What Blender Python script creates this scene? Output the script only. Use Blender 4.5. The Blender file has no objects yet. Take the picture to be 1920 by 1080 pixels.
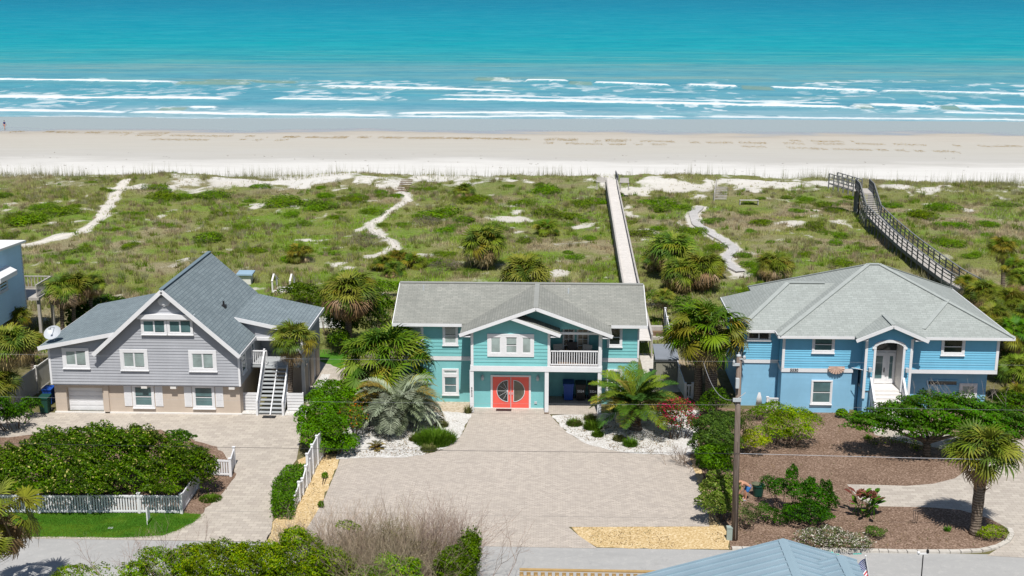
import bpy, math, random
import numpy as np
from mathutils import Vector
PI = math.pi
random.seed(7)
RNG = np.random.default_rng(7)
S = bpy.context.scene
C = S.collection

# ------------------------------------------------------------------ camera
H, F, TH, YAW = 26.0, 2300.0, math.radians(14.15), math.radians(2.04)
cam_d = bpy.data.cameras.new('camera')
cam = bpy.data.objects.new('camera', cam_d)
C.objects.link(cam)
cam_d.sensor_width = 36.0
cam_d.lens = 36.0 * F / 1920.0
cam_d.clip_start, cam_d.clip_end = 0.5, 30000
cam.location = (0, 0, H)
cam.rotation_euler = (PI / 2 - TH, 0, YAW)
S.camera = cam

def ray(px, py):
    u, v = (px - 960) / F, (540 - py) / F
    d = (u, math.cos(TH) + v * math.sin(TH), -math.sin(TH) + v * math.cos(TH))
    c, s = math.cos(YAW), math.sin(YAW)
    return (d[0] * c - d[1] * s, d[0] * s + d[1] * c, d[2])

def G(px, py, z=0.0):                 # ground point measured on the photograph
    d = ray(px, py)
    t = (z - H) / d[2]
    return (d[0] * t, d[1] * t, z)

def V(px, py, Y):                     # point on the vertical plane at distance Y
    d = ray(px, py)
    t = Y / d[1]
    return (d[0] * t, Y, H + d[2] * t)

def pxm(p):                           # pixels per metre at a point
    return F / (p[1] * math.cos(TH) + (H - p[2]) * math.sin(TH))

# ------------------------------------------------------------------ light
W = bpy.data.worlds.new('World')
S.world = W
W.use_nodes = True
wn = W.node_tree
bg = wn.nodes['Background']
sky = wn.nodes.new('ShaderNodeTexSky')
sky.sky_type = 'NISHITA'
sky.sun_disc = False
SUN_EL, SUN_AZ = math.radians(61), math.radians(5)
sky.sun_elevation = SUN_EL
sky.sun_rotation = PI - SUN_AZ
sky.air_density = 1.0
sky.dust_density = 0.6
wn.links.new(sky.outputs[0], bg.inputs[0])
bg.inputs[1].default_value = 0.074
sd = bpy.data.lights.new('sun', 'SUN')
sd.energy = 5.0
sd.angle = math.radians(0.5)
sd.color = (1.0, 0.965, 0.91)
so = bpy.data.objects.new('sun', sd)
C.objects.link(so)
to_sun = Vector((math.sin(SUN_AZ) * math.cos(SUN_EL), -math.cos(SUN_AZ) * math.cos(SUN_EL), math.sin(SUN_EL)))
so.rotation_euler = to_sun.to_track_quat('Z', 'Y').to_euler()
so.location = (10, -20, 60)
S.view_settings.view_transform = 'Standard'
S.view_settings.look = 'None'
S.view_settings.exposure = 0.22
S.view_settings.gamma = 1.0
S.view_settings.use_curve_mapping = False
S.cycles.max_bounces = 6
S.cycles.transparent_max_bounces = 4

# ------------------------------------------------------------------ materials
MATS = {}
class NT:
    def __init__(s, name, rough=0.7, spec=0.3):
        s.m = bpy.data.materials.new(name)
        s.m.use_nodes = True
        s.t = s.m.node_tree
        s.b = s.t.nodes['Principled BSDF']
        s.b.inputs['Roughness'].default_value = rough
        s.b.inputs['Specular IOR Level'].default_value = spec
    def n(s, typ, **kw):
        x = s.t.nodes.new(typ)
        for k, v in kw.items():
            if k in x.inputs.keys():
                x.inputs[k].default_value = v
            else:
                setattr(x, k, v)
        return x
    def l(s, a, b):
        s.t.links.new(a, b)
    def coord(s, kind='Object'):
        return s.n('ShaderNodeTexCoord').outputs[kind]
    def noise(s, vec, scale, detail=4.0, rough=0.6, sx=None):
        x = s.n('ShaderNodeTexNoise')
        x.inputs['Scale'].default_value = scale
        x.inputs['Detail'].default_value = detail
        x.inputs['Roughness'].default_value = rough
        if vec is not None:
            if sx:
                mp = s.n('ShaderNodeMapping')
                mp.inputs['Scale'].default_value = sx
                s.l(vec, mp.inputs[0])
                vec = mp.outputs[0]
            s.l(vec, x.inputs['Vector'])
        return x.outputs['Fac']
    def ramp(s, fac, stops):
        r = s.n('ShaderNodeValToRGB')
        while len(r.color_ramp.elements) < len(stops):
            r.color_ramp.elements.new(0.5)
        for e, (p, c) in zip(r.color_ramp.elements, stops):
            e.position = p
            e.color = (c[0], c[1], c[2], 1) if hasattr(c, '__len__') else (c, c, c, 1)
        s.l(fac, r.inputs[0])
        return r.outputs[0]
    def mix(s, fac, a, b, mode='MIX'):
        x = s.n('ShaderNodeMix')
        x.data_type = 'RGBA'
        x.blend_type = mode
        for inp, val in ((x.inputs[0], fac), (x.inputs[6], a), (x.inputs[7], b)):
            if isinstance(val, (int, float)):
                inp.default_value = val if inp is x.inputs[0] else (val, val, val, 1)
            elif isinstance(val, tuple):
                inp.default_value = (val[0], val[1], val[2], 1)
            else:
                s.l(val, inp)
        return x.outputs[2]
    def math(s, op, a, b=0.0, clamp=False):
        x = s.n('ShaderNodeMath')
        x.operation = op
        x.use_clamp = clamp
        for i, v in ((0, a), (1, b)):
            if isinstance(v, (int, float)):
                x.inputs[i].default_value = v
            else:
                s.l(v, x.inputs[i])
        return x.outputs[0]
    def attr(s, name, out='Fac'):
        x = s.n('ShaderNodeAttribute')
        x.attribute_name = name
        return x.outputs[out]
    def bump(s, h, strength, dist=0.02):
        x = s.n('ShaderNodeBump')
        x.inputs['Strength'].default_value = strength
        x.inputs['Distance'].default_value = dist
        s.l(h, x.inputs['Height'])
        s.l(x.outputs[0], s.b.inputs['Normal'])
    def col(s, c):
        if isinstance(c, tuple):
            s.b.inputs['Base Color'].default_value = (*c, 1)
        else:
            s.l(c, s.b.inputs['Base Color'])
        return s.m

def paint(name, c, rough=0.55, var=0.12, scale=1.2, spec=0.3):
    if name in MATS: return MATS[name]
    t = NT(name, rough, spec)
    o = t.coord('Object')
    f = t.noise(o, scale, 6, 0.65, (1, 1, 0.5))
    f2 = t.noise(o, 14, 3, 0.6, (1, 1, 0.15))
    a = t.ramp(f, [(0.3, tuple(x * (1 - var) for x in c)), (0.7, tuple(min(1, x * (1 + var * 0.6)) for x in c))])
    f3 = t.noise(o, 1.0, 3, 0.6, (0.3, 0.3, 6.5))
    b = t.mix(t.math('MULTIPLY', f2, var * 1.2), a, tuple(x * 0.62 for x in c))
    b = t.mix(t.math('MULTIPLY', t.ramp(f3, [(0.35, 0), (0.7, 1)]), min(0.5, var * 2.2)), b, tuple(x * 0.74 for x in c))
    MATS[name] = t.col(b)
    return MATS[name]

def shingle(name, c1, c2, cap, row=0.15, wid=0.33, blotch=0.2):
    t = NT(name, 0.9, 0.15)
    uv = t.coord('UV')
    b = t.n('ShaderNodeTexBrick')
    b.offset = 0.37
    for k, v in (('Scale', 1.0), ('Mortar Size', 0.012), ('Mortar Smooth', 0.3), ('Bias', 0.0), ('Brick Width', wid), ('Row Height', row)):
        b.inputs[k].default_value = v
    b.inputs['Color1'].default_value = (*c1, 1)
    b.inputs['Color2'].default_value = (*c2, 1)
    b.inputs['Mortar'].default_value = (*cap, 1)
    t.l(uv, b.inputs['Vector'])
    o = t.coord('Object')
    n1 = t.noise(o, 0.5, 5, 0.65)
    n2 = t.noise(o, 9, 4, 0.7)
    c = t.mix(t.math('MULTIPLY', t.ramp(n1, [(0.35, 0), (0.65, 1)]), blotch), b.outputs['Color'], tuple(x * 0.6 for x in c1))
    c = t.mix(t.math('MULTIPLY', n2, 0.5), c, tuple(x * 1.3 for x in c2), 'OVERLAY')
    # weather streaks down the slope
    st = t.noise(uv, 1.0, 4, 0.6, (3.0, 0.25, 1))
    c = t.mix(t.math('MULTIPLY', t.ramp(st, [(0.5, 0), (0.75, 1)]), 0.28), c, tuple(x * 0.66 for x in c1))
    t.bump(b.outputs['Fac'], -0.5, 0.015)
    return t.col(c)

def paver(name, c1, c2, mortar, wid, row, var=0.5, stain=0.25):
    t = NT(name, 0.85, 0.2)
    uv = t.coord('UV')
    b = t.n('ShaderNodeTexBrick')
    b.offset = 0.5
    for k, v in (('Scale', 1.0), ('Mortar Size', 0.010), ('Mortar Smooth', 0.2), ('Bias', 0.0), ('Brick Width', wid), ('Row Height', row)):
        b.inputs[k].default_value = v
    b.inputs['Color1'].default_value = (*c1, 1)
    b.inputs['Color2'].default_value = (*c2, 1)
    b.inputs['Mortar'].default_value = (*mortar, 1)
    t.l(uv, b.inputs['Vector'])
    n1 = t.noise(uv, 0.28, 6, 0.7)
    n2 = t.noise(uv, 3.2, 4, 0.7, (1, 1.6, 1))
    n3 = t.noise(uv, 12, 3, 0.7)
    c = t.mix(t.math('MULTIPLY', t.ramp(n1, [(0.38, 0), (0.66, 1)]), stain), b.outputs['Color'], tuple(x * 0.62 for x in c1))
    c = t.mix(t.math('MULTIPLY', t.ramp(n2, [(0.35, 0), (0.7, 1)]), var), c, tuple(x * 1.22 for x in c2))
    c = t.mix(t.math('MULTIPLY', n3, 0.35), c, tuple(x * 0.6 for x in c1))
    t.bump(b.outputs['Fac'], -0.4, 0.01)
    return t.col(c)

def speckle(name, stops, s1, s2, rough=0.95, bump=0.6, big=0.35):
    """granular ground: gravel, mulch, sand"""
    t = NT(name, rough, 0.1)
    o = t.coord('Object')
    n1 = t.noise(o, s1, 5, 0.75)
    n2 = t.noise(o, s2, 5, 0.65)
    v = t.n('ShaderNodeTexVoronoi')
    v.inputs['Scale'].default_value = s1 * 1.3
    t.l(o, v.inputs['Vector'])
    f = t.math('ADD', t.math('MULTIPLY', n1, 0.6), t.math('MULTIPLY', v.outputs['Distance'], 0.4))
    f = t.math('ADD', f, t.math('MULTIPLY', t.math('SUBTRACT', n2, 0.5), big))
    c = t.ramp(f, stops)
    t.bump(f, bump, 0.04)
    return t.col(c)

def leafmat(name, trans=0.22, rough=0.5, sat=1.18):
    t = NT(name, rough, 0.12)
    a = t.attr('col', 'Color')
    oi = t.n('ShaderNodeObjectInfo')
    hs = t.n('ShaderNodeHueSaturation')
    hs.inputs['Saturation'].default_value = sat
    t.l(a, hs.inputs['Color'])
    t.l(t.math('ADD', t.math('MULTIPLY', oi.outputs['Random'], 0.035), 0.4825), hs.inputs['Hue'])
    t.l(t.math('ADD', t.math('MULTIPLY', oi.outputs['Random'], 0.3), 0.85), hs.inputs['Value'])
    c = hs.outputs[0]
    t.col(c)
    tr = t.n('ShaderNodeBsdfTranslucent')
    t.l(c, tr.inputs[0])
    mx = t.n('ShaderNodeMixShader')
    mx.inputs[0].default_value = trans
    t.l(t.b.outputs[0], mx.inputs[1])
    t.l(tr.outputs[0], mx.inputs[2])
    t.l(mx.outputs[0], t.t.nodes['Material Output'].inputs[0])
    return t.m

def glassmat(name, c, blinds=None, rough=0.08, pitch=0.06):
    """window pane: dark room or pale blinds behind clear glass"""
    t = NT(name, rough, 0.7)
    o = t.coord('Object')
    f = t.noise(o, 1.1, 3, 0.6)
    a = t.ramp(f, [(0.35, tuple(x * 0.6 for x in c)), (0.65, tuple(x * 1.25 for x in c))])
    if blinds:
        w = t.n('ShaderNodeTexWave')
        w.bands_direction = 'Z'
        w.inputs['Scale'].default_value = 0.3 / pitch
        w.inputs['Distortion'].default_value = 0.0
        t.l(o, w.inputs['Vector'])
        a = t.mix(t.math('MULTIPLY', w.outputs['Fac'], 0.6), a, blinds)
    return t.col(a)

# ------------------------------------------------------------------ mesh builders
ORIG = {}
class MB:
    def __init__(s):
        s.v, s.f = [], []
    def add(s, vs, fs):
        k = len(s.v)
        s.v += [tuple(p) for p in vs]
        s.f += [tuple(i + k for i in f) for f in fs]
        return s
    def box(s, x0, x1, y0, y1, z0, z1):
        if x0 > x1: x0, x1 = x1, x0
        if y0 > y1: y0, y1 = y1, y0
        if z0 > z1: z0, z1 = z1, z0
        return s.add([(x0, y0, z0), (x1, y0, z0), (x1, y1, z0), (x0, y1, z0), (x0, y0, z1), (x1, y0, z1), (x1, y1, z1), (x0, y1, z1)],
                     [(0, 3, 2, 1), (4, 5, 6, 7), (0, 1, 5, 4), (1, 2, 6, 5), (2, 3, 7, 6), (3, 0, 4, 7)])
    def bar(s, p, q, w, h, up=(0, 0, 1)):
        p, q, up = Vector(p), Vector(q), Vector(up)
        d = (q - p).normalized()
        r = d.cross(up)
        if r.length < 1e-4: r = d.cross(Vector((0, 1, 0)))
        r.normalize()
        u = r.cross(d)
        a, b = r * (w / 2), u * (h / 2)
        vs = [p - a - b, p + a - b, p + a + b, p - a + b, q - a - b, q + a - b, q + a + b, q - a + b]
        return s.add(vs, [(0, 1, 2, 3), (7, 6, 5, 4), (0, 4, 5, 1), (1, 5, 6, 2), (2, 6, 7, 3), (3, 7, 4, 0)])
    def poly(s, pts):
        return s.add(pts, [tuple(range(len(pts)))])
    def slab(s, pts, t, d=(0, 0, -1)):
        """polygon given a thickness along d (top face = pts, counter-clockwise from above)"""
        n = len(pts)
        vs = [tuple(p) for p in pts] + [tuple(p[i] + d[i] * t for i in range(3)) for p in pts]
        fs = [tuple(range(n)), tuple(range(2 * n - 1, n - 1, -1))]
        fs += [(i, i + n, (i + 1) % n + n, (i + 1) % n) for i in range(n)]
        return s.add(vs, fs)
    def tube(s, pts, rs, n=8, cap=True):
        pts = [Vector(p) for p in pts]
        if not hasattr(rs, '__len__'): rs = [rs] * len(pts)
        vs, fs = [], []
        ref = Vector((0.3, 0.9, 0.1))
        for i, p in enumerate(pts):
            d = (pts[min(i + 1, len(pts) - 1)] - pts[max(i - 1, 0)])
            d.normalize()
            a = d.cross(ref)
            if a.length < 0.1: a = d.cross(Vector((1, 0, 0)))
            a.normalize()
            b = d.cross(a)
            for k in range(n):
                an = 2 * PI * k / n
                vs.append(p + (a * math.cos(an) + b * math.sin(an)) * rs[i])
        for i in range(len(pts) - 1):
            for k in range(n):
                fs.append((i * n + k, i * n + (k + 1) % n, (i + 1) * n + (k + 1) % n, (i + 1) * n + k))
        if cap:
            fs.append(tuple(range(n - 1, -1, -1)))
            m = (len(pts) - 1) * n
            fs.append(tuple(m + k for k in range(n)))
        return s.add(vs, fs)
    def lathe(s, c, prof, n=16):
        """prof: list of (r, z)"""
        vs, fs = [], []
        for r, z in prof:
            for k in range(n):
                a = 2 * PI * k / n
                vs.append((c[0] + r * math.cos(a), c[1] + r * math.sin(a), c[2] + z))
        for i in range(len(prof) - 1):
            for k in range(n):
                fs.append((i * n + k, i * n + (k + 1) % n, (i + 1) * n + (k + 1) % n, (i + 1) * n + k))
        fs.append(tuple(range(n - 1, -1, -1)))
        fs.append(tuple((len(prof) - 1) * n + k for k in range(n)))
        return s.add(vs, fs)
    def build(s, name, mat, parent=None, smooth=False, org=None):
        o0 = ORIG.get(parent.name, (0, 0, 0)) if parent else (org or (0, 0, 0))
        me = bpy.data.meshes.new(name)
        me.from_pydata([(p[0] - o0[0], p[1] - o0[1], p[2] - o0[2]) for p in s.v], [], s.f)
        uv = me.uv_layers.new(name='UVMap')
        co = s.v
        dat = np.zeros((len(me.loops), 2), dtype=np.float32)
        for pl in me.polygons:
            nx, ny, nz = pl.normal
            hl = math.hypot(nx, ny)
            if hl < 0.1:
                for li in pl.loop_indices:
                    p = co[me.loops[li].vertex_index]
                    dat[li] = (p[0], p[1])
            else:
                ux, uy = -ny / hl, nx / hl
                vx, vy, vz = -nz * uy, nz * ux, nx * uy - ny * ux
                for li in pl.loop_indices:
                    p = co[me.loops[li].vertex_index]
                    dat[li] = (p[0] * ux + p[1] * uy, p[0] * vx + p[1] * vy + p[2] * vz)
        uv.data.foreach_set('uv', dat.ravel())
        me.materials.append(mat)
        if smooth:
            me.polygons.foreach_set('use_smooth', [True] * len(me.polygons))
        o = bpy.data.objects.new(name, me)
        C.objects.link(o)
        if parent:
            o.parent = parent
        elif org:
            o.location = org
        ORIG[o.name] = o0
        return o

def tag(o, label=None, cat=None, group=None, kind=None):
    for k, v in (('label', label), ('category', cat), ('group', group), ('kind', kind)):
        if v: o[k] = v
    return o

def thing(name, label, cat, loc=(0, 0, 0), group=None):
    o = bpy.data.objects.new(name, None)
    o.empty_display_size = 0.3
    C.objects.link(o)
    o.location = loc
    ORIG[o.name] = tuple(loc)
    return tag(o, label, cat, group)

def kids(o):
    return [x for x in bpy.data.objects if x.parent == o]

def pieces(name, mat, parent, boxes):
    """one part object per piece"""
    for b in boxes:
        m = MB(); m.box(*b); m.build(name, mat, parent)

def copy_tree(o, parent=None, children=None):
    c = o.copy()
    C.objects.link(c)
    if parent: c.parent = parent
    for ch in (children if children is not None else kids(o)):
        d = ch.copy()
        C.objects.link(d)
        d.parent = c
    return c

def npmesh(name, v, f, mat, col=None, parent=None, attrs=None, smooth=False):
    """fast mesh: v (N,3), f (M,k) with k = 3 or 4, col (N,3) point colours"""
    v = np.asarray(v, dtype=np.float32)
    f = np.asarray(f, dtype=np.int32)
    me = bpy.data.meshes.new(name)
    me.vertices.add(len(v))
    me.vertices.foreach_set('co', v.ravel())
    k = f.shape[1]
    me.loops.add(f.size)
    me.loops.foreach_set('vertex_index', f.ravel())
    me.polygons.add(len(f))
    me.polygons.foreach_set('loop_start', np.arange(0, f.size, k, dtype=np.int32))
    me.polygons.foreach_set('loop_total', np.full(len(f), k, dtype=np.int32))
    if smooth:
        me.polygons.foreach_set('use_smooth', np.ones(len(f), dtype=bool))
    me.update(calc_edges=True)
    if col is not None:
        a = me.attributes.new('col', 'FLOAT_COLOR', 'POINT')
        a.data.foreach_set('color', np.c_[np.asarray(col, dtype=np.float32), np.ones(len(v), dtype=np.float32)].ravel())
    for nm, arr in (attrs or {}).items():
        a = me.attributes.new(nm, 'FLOAT', 'POINT')
        a.data.foreach_set('value', np.asarray(arr, dtype=np.float32).ravel())
    me.materials.append(mat)
    o = bpy.data.objects.new(name, me)
    C.objects.link(o)
    if parent:
        o.parent = parent
    return o

# ------------------------------------------------------------------ noise
def vnoise(x, y, seed=0):
    x, y = np.asarray(x, dtype=np.float64), np.asarray(y, dtype=np.float64)
    xi, yi = np.floor(x).astype(np.int64), np.floor(y).astype(np.int64)
    xf, yf = x - xi, y - yi
    def hsh(a, b):
        n = (a * 374761393 + b * 668265263 + seed * 1442695041) & 0xffffffff
        n = ((n ^ (n >> 13)) * 1274126177) & 0xffffffff
        return ((n ^ (n >> 16)) & 0xffff) / 65535.0
    u, w = xf * xf * (3 - 2 * xf), yf * yf * (3 - 2 * yf)
    a, b, c, d = hsh(xi, yi), hsh(xi + 1, yi), hsh(xi, yi + 1), hsh(xi + 1, yi + 1)
    return (a * (1 - u) + b * u) * (1 - w) + (c * (1 - u) + d * u) * w

def fbm(x, y, oct=4, seed=0):
    s, a, t = 0, 0.5, 0
    for i in range(oct):
        s = s + a * vnoise(np.asarray(x) * 2 ** i + 17.3 * i, np.asarray(y) * 2 ** i - 9.1 * i, seed + i)
        t += a
        a *= 0.5
    return s / t

def ss(a, b, x):
    t = np.clip((np.asarray(x, dtype=np.float64) - a) / (b - a), 0, 1)
    return t * t * (3 - 2 * t)

def pline_dist(x, y, pts):
    d = np.full(np.shape(x), 1e9)
    for (ax, ay), (bx, by) in zip(pts[:-1], pts[1:]):
        ex, ey = bx - ax, by - ay
        t = np.clip(((x - ax) * ex + (y - ay) * ey) / (ex * ex + ey * ey + 1e-9), 0, 1)
        d = np.minimum(d, np.hypot(x - ax - t * ex, y - ay - t * ey))
    return d

def height(x, y):
    x, y = np.asarray(x, dtype=np.float64), np.asarray(y, dtype=np.float64)
    lot = ss(83, 93, y)
    dune = lot * (0.35 + 0.9 * (fbm(x / 13, y / 9, 3, 3) - 0.45))
    cy = 157 + 5 * (vnoise(x / 26, x * 0 + 3.3, 5) - 0.5)
    crest = np.exp(-((y - cy) / 5.5) ** 2) * np.clip(2.6 * fbm(x / 13, x * 0 + 1.7, 3, 9) - 0.85, 0, 3)
    top = dune + crest * lot + lot * 0.42 * (fbm(x / 2.4, y / 2.2, 3, 12) - 0.5)
    beach = -2.0 - 2.0 * (y - 165) / 107.0 + 0.12 * (fbm(x / 8, y / 5, 3, 21) - 0.5) * (1 - ss(225, 250, y))
    t = ss(160, 173, y)
    h = top * (1 - t) + beach * t
    return np.where(y < 83, 0.0, h)

def hz(x, y):
    return float(height(np.array([x]), np.array([y]))[0])

def GT(px, py):
    """photograph point dropped on the terrain"""
    z = 0.0
    for _ in range(8):
        p = G(px, py, z)
        z = 0.5 * z + 0.5 * hz(p[0], p[1])
    p = G(px, py, z)
    return (p[0], p[1], hz(p[0], p[1]))
# ================================================================== SETTING
def pxl(l, z=0.0):
    return [G(a, b, z)[:2] for a, b in l]
PATH_L = [GT(a, b)[:2] for a, b in [(-30, 472), (40, 462), (90, 450), (150, 436), (178, 418), (200, 390), (215, 365), (232, 343), (240, 336)]]
PATH_M = [GT(a, b)[:2] for a, b in [(655, 500), (690, 482), (740, 466), (738, 455), (700, 432), (695, 420), (722, 405), (738, 390), (768, 376), (757, 362), (750, 352)]]
PATH_C = [GT(a, b)[:2] for a, b in [(1312, 389), (1299, 402), (1306, 423), (1332, 438), (1362, 456), (1379, 468), (1366, 480), (1359, 492), (1372, 503), (1392, 514)]]
BW_C = [(6.17, 82.0), (6.22, 99.7), (6.55, 125.0), (6.75, 150.0), (6.8, 158.0), (6.8, 166)]
SAND_BLOBS = [(440, 340, 110, 22), (600, 335, 100, 16), (820, 335, 70, 12), (930, 332, 70, 8), (1250, 350, 95, 20), (1430, 345, 110, 14), (1180, 360, 40, 10),
              (1560, 345, 60, 20), (1745, 355, 45, 16), (1690, 350, 40, 8), (650, 497, 42, 9), (590, 453, 40, 6), (795, 478, 45, 5), (955, 410, 60, 8), (965, 385, 35, 5), (310, 400, 14, 9),
              (1090, 425, 45, 8), (970, 400, 22, 10), (1180, 395, 18, 14), (1330, 392, 30, 6), (1570, 417, 30, 8), (1490, 418, 25, 7), (1865, 405, 28, 9), (1820, 395, 20, 6),
              (390, 470, 18, 6), (350, 486, 25, 4), (260, 350, 26, 9), (1055, 510, 28, 7), (1140, 520, 20, 6), (1425, 430, 30, 5), (20, 385, 16, 7), (480, 385, 20, 5), (690, 430, 20, 8)]
BLOBW = []
for a, b, rx, ry in SAND_BLOBS:
    p = GT(a, b); q = GT(a + rx, b); r0 = GT(a, b - ry); r1 = GT(a, b + ry)
    BLOBW.append((p[0], p[1], abs(q[0] - p[0]), min(4.5, max(0.6, abs(r0[1] - r1[1]) / 2))))

def vegmask(x, y):
    v = ss(82.5, 84, y)
    edge = 160 + 7 * (fbm(x / 9, x * 0 + 4.2, 3, 31) - 0.5)
    v = v * (1 - ss(edge, edge + 4.5, y))
    n = fbm(x / 4.5, y / 5.5, 4, 40)
    v = v - 0.3 * ss(0.62, 0.74, n) - 0.55 * ss(0.66, 0.75, fbm(x / 1.5, y / 2.0, 3, 43)) * ss(84, 88, y)
    # open sand on the seaward face of the crest
    v = v - 0.5 * ss(147, 154, y) * ss(0.48, 0.62, fbm(x / 4, y / 4, 4, 47))
    for bx, by, rx, ry in BLOBW:
        d = np.hypot((x - bx) / rx, (y - by) / ry) + 1.5 * (fbm(x / 2.2, y / 2.6, 4, 50) - 0.5)
        v = v - 0.85 * (1 - ss(0.45, 1.0, d))
    v = np.maximum(v, 0.85 * ss(0.52, 0.62, fbm(x / 1.9, y / 2.4, 3, 99)) * ss(83, 86, y) * (1 - 0.75 * ss(140, 150, y)) * (1 - ss(155, 160, y)))
    wob = 0.7 * (fbm(x / 1.5, y / 2.0, 2, 60) - 0.5)
    v = v - 1.0 * (1 - ss(0.25, 1.15, pline_dist(x, y, PATH_L) + 1.6 * wob))
    v = v - 0.8 * (1 - ss(0.2, 1.1, pline_dist(x, y, PATH_M[1:]) + 2.0 * wob))
    v = v - 1.0 * (1 - ss(0.7, 1.1, pline_dist(x, y, PATH_C)))
    v = v - 0.9 * (1 - ss(0.8, 1.3, np.abs(x - 6.8) + (y < 152) * 9))
    return np.clip(v, 0, 1)

def vegcol(x, y):
    """colour of the plant cover: olive grass, dry brown patches, fresh green patches"""
    a = fbm(x / 7, y / 6, 4, 70)[:, None]
    b = fbm(x / 5, y / 4.5, 4, 77)[:, None]
    olive = np.array([0.205, 0.23, 0.065]); dry = np.array([0.30, 0.26, 0.16]); green = np.array([0.15, 0.25, 0.03])
    c = olive + (dry - olive) * ss(0.46, 0.66, a)
    c = c + (green - c) * ss(0.52, 0.68, b) * 0.85
    gs = ss(140, 156, y)[:, None]
    return c + (np.array([0.20, 0.20, 0.09]) - c) * gs * 0.6

def grid(xs, ys):
    X, Y = np.meshgrid(xs, ys)
    nx, ny = len(xs), len(ys)
    i = np.arange(nx * ny).reshape(ny, nx)
    f = np.stack([i[:-1, :-1], i[:-1, 1:], i[1:, 1:], i[1:, :-1]], -1).reshape(-1, 4)
    return X.ravel(), Y.ravel(), f

xs = np.concatenate([np.linspace(-700, -95, 24), np.arange(-92, 92.1, 0.5), np.linspace(95, 700, 24)])
ys = np.concatenate([np.linspace(-60, 80, 15), np.arange(82, 178, 0.45), np.arange(178, 290, 2.0), np.linspace(292, 420, 12)])
gx, gy, gf = grid(xs, ys)
t = NT('terrain_sand_and_dune', 0.95, 0.1)
o = t.coord('Object')
sep = t.n('ShaderNodeSeparateXYZ'); t.l(o, sep.inputs[0])
n_big = t.noise(o, 0.12, 5, 0.6, (0.35, 1, 1))
n_mid = t.noise(o, 1.3, 5, 0.7)
n_fine = t.noise(o, 7, 4, 0.75)
ripple = t.noise(o, 0.6, 6, 0.7, (0.12, 1.0, 1))
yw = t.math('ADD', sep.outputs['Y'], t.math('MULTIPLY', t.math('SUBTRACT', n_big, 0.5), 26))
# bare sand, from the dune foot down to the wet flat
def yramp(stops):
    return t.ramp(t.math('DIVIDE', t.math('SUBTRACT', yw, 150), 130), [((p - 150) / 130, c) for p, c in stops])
sandc = yramp([(150, (0.53, 0.505, 0.455)), (166, (0.62, 0.61, 0.585)), (190, (0.615, 0.605, 0.58)), (200, (0.435, 0.425, 0.40)), (215, (0.435, 0.42, 0.38)), (236, (0.435, 0.405, 0.355)), (241, (0.37, 0.34, 0.295)), (244, (0.27, 0.30, 0.335)), (268, (0.25, 0.295, 0.35))])  # bluish wet end: sky reflection put into the sand's base colour
sandc = t.mix(t.math('MULTIPLY', t.ramp(ripple, [(0.4, 0), (0.75, 1)]), 0.16), sandc, (0.26, 0.235, 0.20))
sandc = t.mix(t.math('MULTIPLY', n_fine, 0.22), sandc, (0.3, 0.27, 0.22))
vg = t.attr('veg')
vc = t.attr('col', 'Color')
vcol = t.mix(t.math('MULTIPLY', t.ramp(n_fine, [(0.35, 0), (0.7, 1)]), 0.75), vc, (0.045, 0.055, 0.014))
vcol = t.mix(t.math('MULTIPLY', t.ramp(n_mid, [(0.5, 0), (0.72, 1)]), 0.4), vcol, (0.26, 0.22, 0.12))
vf = t.math('ADD', vg, t.math('ADD', t.math('MULTIPLY', t.math('SUBTRACT', n_mid, 0.5), 0.8), t.math('MULTIPLY', t.math('SUBTRACT', n_fine, 0.5), 0.9)))
vf = t.ramp(vf, [(0.20, 0), (0.66, 1)])
soil = t.ramp(n_mid, [(0.3, (0.09, 0.085, 0.035)), (0.5, (0.13, 0.12, 0.05)), (0.7, (0.20, 0.17, 0.11))])
lotf = t.ramp(t.math('DIVIDE', sep.outputs['Y'], 100), [(0.825, 1), (0.845, 0)])
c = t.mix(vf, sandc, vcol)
c = t.mix(lotf, c, soil)
wet = t.ramp(t.math('DIVIDE', t.math('SUBTRACT', yw, 150), 130), [((241 - 150) / 130, 0), ((247 - 150) / 130, 1)])
rough = t.math('SUBTRACT', 0.95, t.math('MULTIPLY', wet, 0.85))
t.l(rough, t.b.inputs['Roughness'])
t.l(t.math('ADD', 0.08, t.math('MULTIPLY', wet, 0.45)), t.b.inputs['Specular IOR Level'])
dry = t.math('SUBTRACT', 1.0, wet)
t.bump(t.math('MULTIPLY', t.math('ADD', n_fine, n_mid), dry), 0.7, 0.12)
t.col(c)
gz = height(gx, gy)
gz = np.where(np.abs(gx) > 105, np.where(gy < 83, 0, gz), gz)
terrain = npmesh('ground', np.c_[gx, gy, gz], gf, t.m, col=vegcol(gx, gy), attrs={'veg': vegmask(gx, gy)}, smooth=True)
tag(terrain, kind='structure')

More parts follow.
